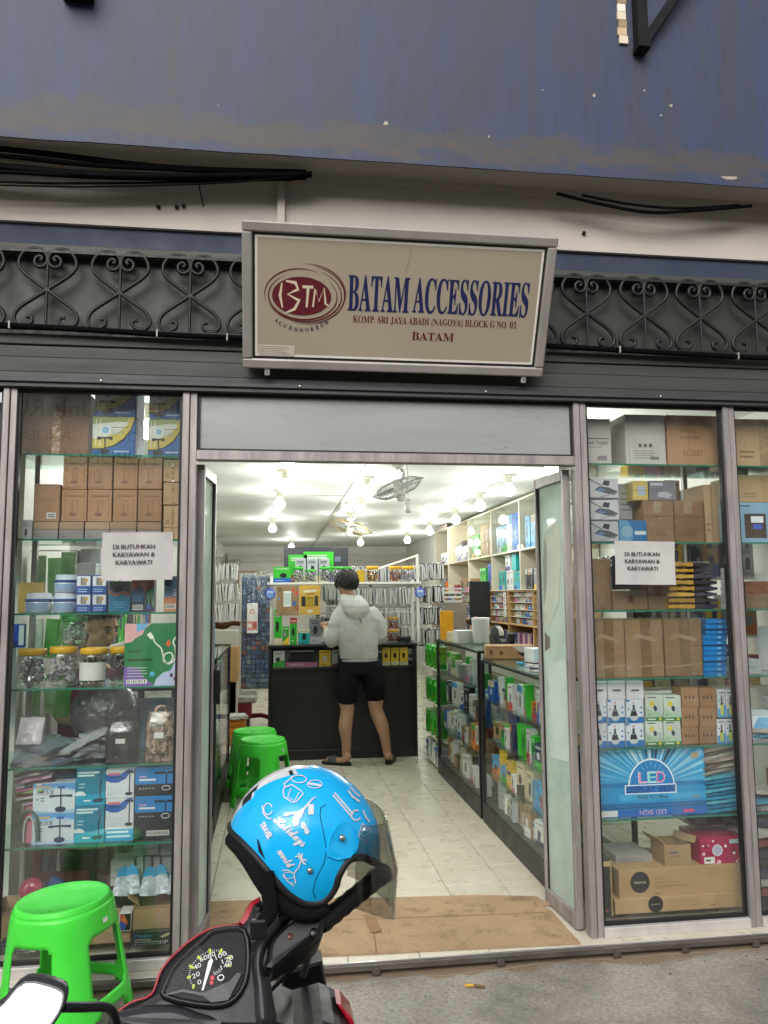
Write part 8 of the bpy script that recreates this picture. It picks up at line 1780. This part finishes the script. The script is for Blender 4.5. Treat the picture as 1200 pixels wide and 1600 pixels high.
# padded neck roll behind the lower edge
nk = [hw(*arc3(Vector(r_[0][0]), Vector((r_[0][0].x, 0, r_[0][0].z)).normalized(), .1), k=.93)-HZ*.012 for r_ in grid_[int(NR*.55):]]
hb_(MB().tube(nk, .016, H('121214'), 'fabric', 10), 'neck_roll')
# artwork on the side facing the street: drawn in side-view coordinates and laid on the shell
def side_xz(u, v):
    return (-1.454+.001806*u+.0008257*v+1.744e-7*u*u+1.82e-7*v*v-3.888e-7*u*v, .4181+.0014*u-.0012*v-4.53e-7*u*u-3.04e-7*v*v-1.589e-7*u*v)
class Side:
    def __init__(s): s.mb = MB(); s.F = Fr((0, 0, 0), (1, 0, 0), (0, 1, 0))
    def fin(s, nm, lift=1.006, par=None):
        out = []
        for (px, py, n_) in s.mb.v:
            x, z = side_xz(px, -py)
            out.append(tuple(hw(x, -math.sqrt(max(.01, 1-x*x-z*z)), z, lift+(n_-.0005)*.6)))
        s.mb.v = out; s.mb.m = [s.mat]*len(s.mb.m); return hb_(s.mb, nm, par)
WHT = H('e8eef0')
def art(nm, mat='helmet_white', lift=1.004): a = Side(); a.mat = mat; return a
a = art('artwork'); q, F = a.mb, a.F; Y = lambda P: [(x, -y) for x, y in P]
scr = lambda s_: ''.join(chr(0x1D4D0+ord(c)-65) if 'A' <= c <= 'Z' else chr(0x1D4EA+ord(c)-97) for c in s_)
def txt(s_, x0, y0, x1, y1, h_):                      # text along a slanted line
    cx, cy_ = (x0+x1)/2, -(y0+y1)/2; L = math.hypot(x1-x0, y1-y0); an = math.degrees(math.atan2(-(y1-y0), x1-x0)); [q.ptext(F, cx-L/2+dx, cy_-h_/2+dy, cx+L/2+dx, cy_+h_/2+dy, s_, WHT, rot=an) for dx, dy in ((-3, 0), (3, 0), (0, 3), (0, -3))]
txt(scr('Holidays'), 318, 400, 500, 565, 78); txt('TRAVEL', 240, 425, 292, 515, 34); txt(scr('world'), 352, 590, 425, 695, 46)
q.ppoly(F, Y([(580,258),(545,275),(490,335),(455,355),(380,362),(372,380),(395,385),(415,375),(440,372),(425,415),(440,445),(462,440),(470,400),(482,392),(500,350),(545,290)])[::-1], WHT)   # tower
q.pline(F, Y([(385,190),(380,205),(372,235),(378,265),(430,300),(450,295),(495,245),(480,225),(425,190),(385,205)]), 7, WHT); q.pline(F, Y([(420,210),(400,265),(440,290),(470,235)]), 5, WHT); q.pline(F, Y([(372,190),(410,160),(430,140)]), 7, WHT)
q.pring(F, 470, -155, 45, 22, 6, WHT); q.pring(F, 566, -186, 46, 24, 5, WHT); q.pline(F, Y([(525,180),(605,195)]), 14, WHT)
q.pring(F, 280, -340, 26, 34, 6, WHT, a0=20, a1=340); q.pline(F, Y([(245,320),(250,365),(275,395),(300,400)]), 8, WHT)
q.ppoly(F, Y([(480,425),(500,420),(515,445),(535,480),(525,498),(505,490),(500,465),(483,455)])[::-1], WHT); q.prect(F, 525, -375, 560, -310, WHT)
q.pline(F, Y([(440,735),(470,700),(485,650)]), 9, WHT)
for dx, dy in ((-40,-15),(-25,-32),(10,-28),(38,10),(30,32),(-8,-5)): q.pline(F, Y([(485,650),(485+dx*.6,650+dy-6),(485+dx,650+dy)]), [12, 11, 3], WHT)
q.pline(F, Y([(365,715),(400,715),(440,740),(450,800),(425,790),(440,815),(400,785),(370,740)]), 8, WHT); q.pring(F, 405, -748, 36, 20, 5, WHT)
q.pring(F, 820, -378, 30, 30, 9, WHT, a0=60, a1=330); q.pline(F, Y([(775,230),(800,265),(845,300)]), 12, WHT); q.pline(F, Y([(790,215),(830,260),(850,270)]), 8, WHT); q.pline(F, Y([(865,350),(885,395),(910,425)]), 10, WHT)
q.pline(F, Y([(690,240),(800,370),(790,385),(680,255)]), 10, H('5cc4ec'))
a.fin('artwork', 1.016, shell)
a = art('emblem'); a.mat = 'helmet_white'; q, F = a.mb, a.F; q.pline(F, Y([(860,430),(920,470),(890,550),(835,505),(860,430)]), 6, WHT); q.pring(F, 878, -487, 20, 20, 5, WHT); a.fin('emblem', 1.012, shell)
a = art('swoosh', 'dial_black'); q, F = a.mb, a.F; a.mat = 'dial_black'; q.pline(F, Y([(640,310),(605,330),(600,380),(625,500),(640,600),(620,680),(570,780),(555,850),(570,900)]), 4, WHT); a.fin('groove', 1.008, shell)
a = art('vent'); a.mat = 'dial_black'; a.mb.ppoly(a.F, Y([(205,520),(215,530),(255,650),(215,600)])[::-1], WHT); a.fin('vent', 1.012, shell)
a = art('pivot', 'helmet_blue'); q, F = a.mb, a.F; a.mat = 'helmet_blue'; PV = [(650,630),(640,590),(665,500),(700,440),(730,410),(765,420),(800,480),(832,545),(825,585),(780,635),(700,650)]
q.ppoly(F, Y(PV)[::-1], WHT); b0 = len(q.v); q.ppoly(F, Y([(735+(x-735)*1.06, 535+(y-535)*1.06) for x, y in PV])[::-1], WHT); 
for i in range(len(PV)): j = (i+1) % len(PV); q.f.append((i, j, b0+j, b0+i)); q.c.append(WHT); q.m.append('x'); q.s.append(False)
q.v = [(x, y, .0005+(.06 if i < b0 else .008)) for i, (x, y, z) in enumerate(q.v)]; a.fin('visor_pivot', 1.0, shell)
def stud(px, py, r_, mat='chrome'):
    x, z = side_xz(px, py); y = -math.sqrt(max(.01, 1-x*x-z*z)); n_ = (HX*x/HR[0]+HY*y/HR[1]+HZ*z/HR[2]).normalized()
    hb_(MB().lathe([(r_, 0), (r_, .003), (r_*.7, .006), (r_*.3, .0065)], H('c8c4c0'), mat, 14, hw(x, y, z, 1.0)+n_*(.005 if py < 600 else 0), n_.to_track_quat('Z', 'Y').to_matrix().to_4x4()), 'stud')
stud(725, 515, .006); stud(537, 718, .0055)
# smoked visor
rows = []
for v in [k/8 for k in range(9)]:
    if v < .5: t_ = v*2; xb, zb, yb = .50+.16*t_, .60-.5*t_, .86; xf, zf = .94+.45*t_, .80-.53*t_
    else: t_ = v*2-1; xb, zb, yb = .66+.30*t_, .10-.52*t_, .86-.18*t_; xf, zf = 1.39+.28*t_, .27-.63*t_
    rows.append([hw((xb+(xf-xb)*math.cos(R(p)))/1.15, yb*math.sin(R(p)), (zb+(zf-zb)*math.cos(R(p)))/1.05+.12*abs(math.sin(R(p)))) for p in range(-90, 91, 10)])
vz = hb_(MB().grid(rows, H('ffffff'), 'smoke', True), 'visor'); vz.modifiers.new('thickness', 'SOLIDIFY').thickness = .0018
# chin strap
hb_(MB().tube(catmull([Vector(p) for p in STRAP], 5), .013, H('101012'), 'fabric', 8, True, .22), 'chin_strap'); hb_(MB().tube(catmull([Vector(p)+Vector((.03, .02, -.005)) for p in STRAP[:4]], 5), .009, H('101012'), 'fabric', 8, True, .22), 'chin_strap')
hb_(MB().box(-.014, .014, -.006, .006, -.016, .016, H('0e0e10'), 'plastic', .003, Matrix.Translation(Vector(STRAP[4]))), 'buckle')
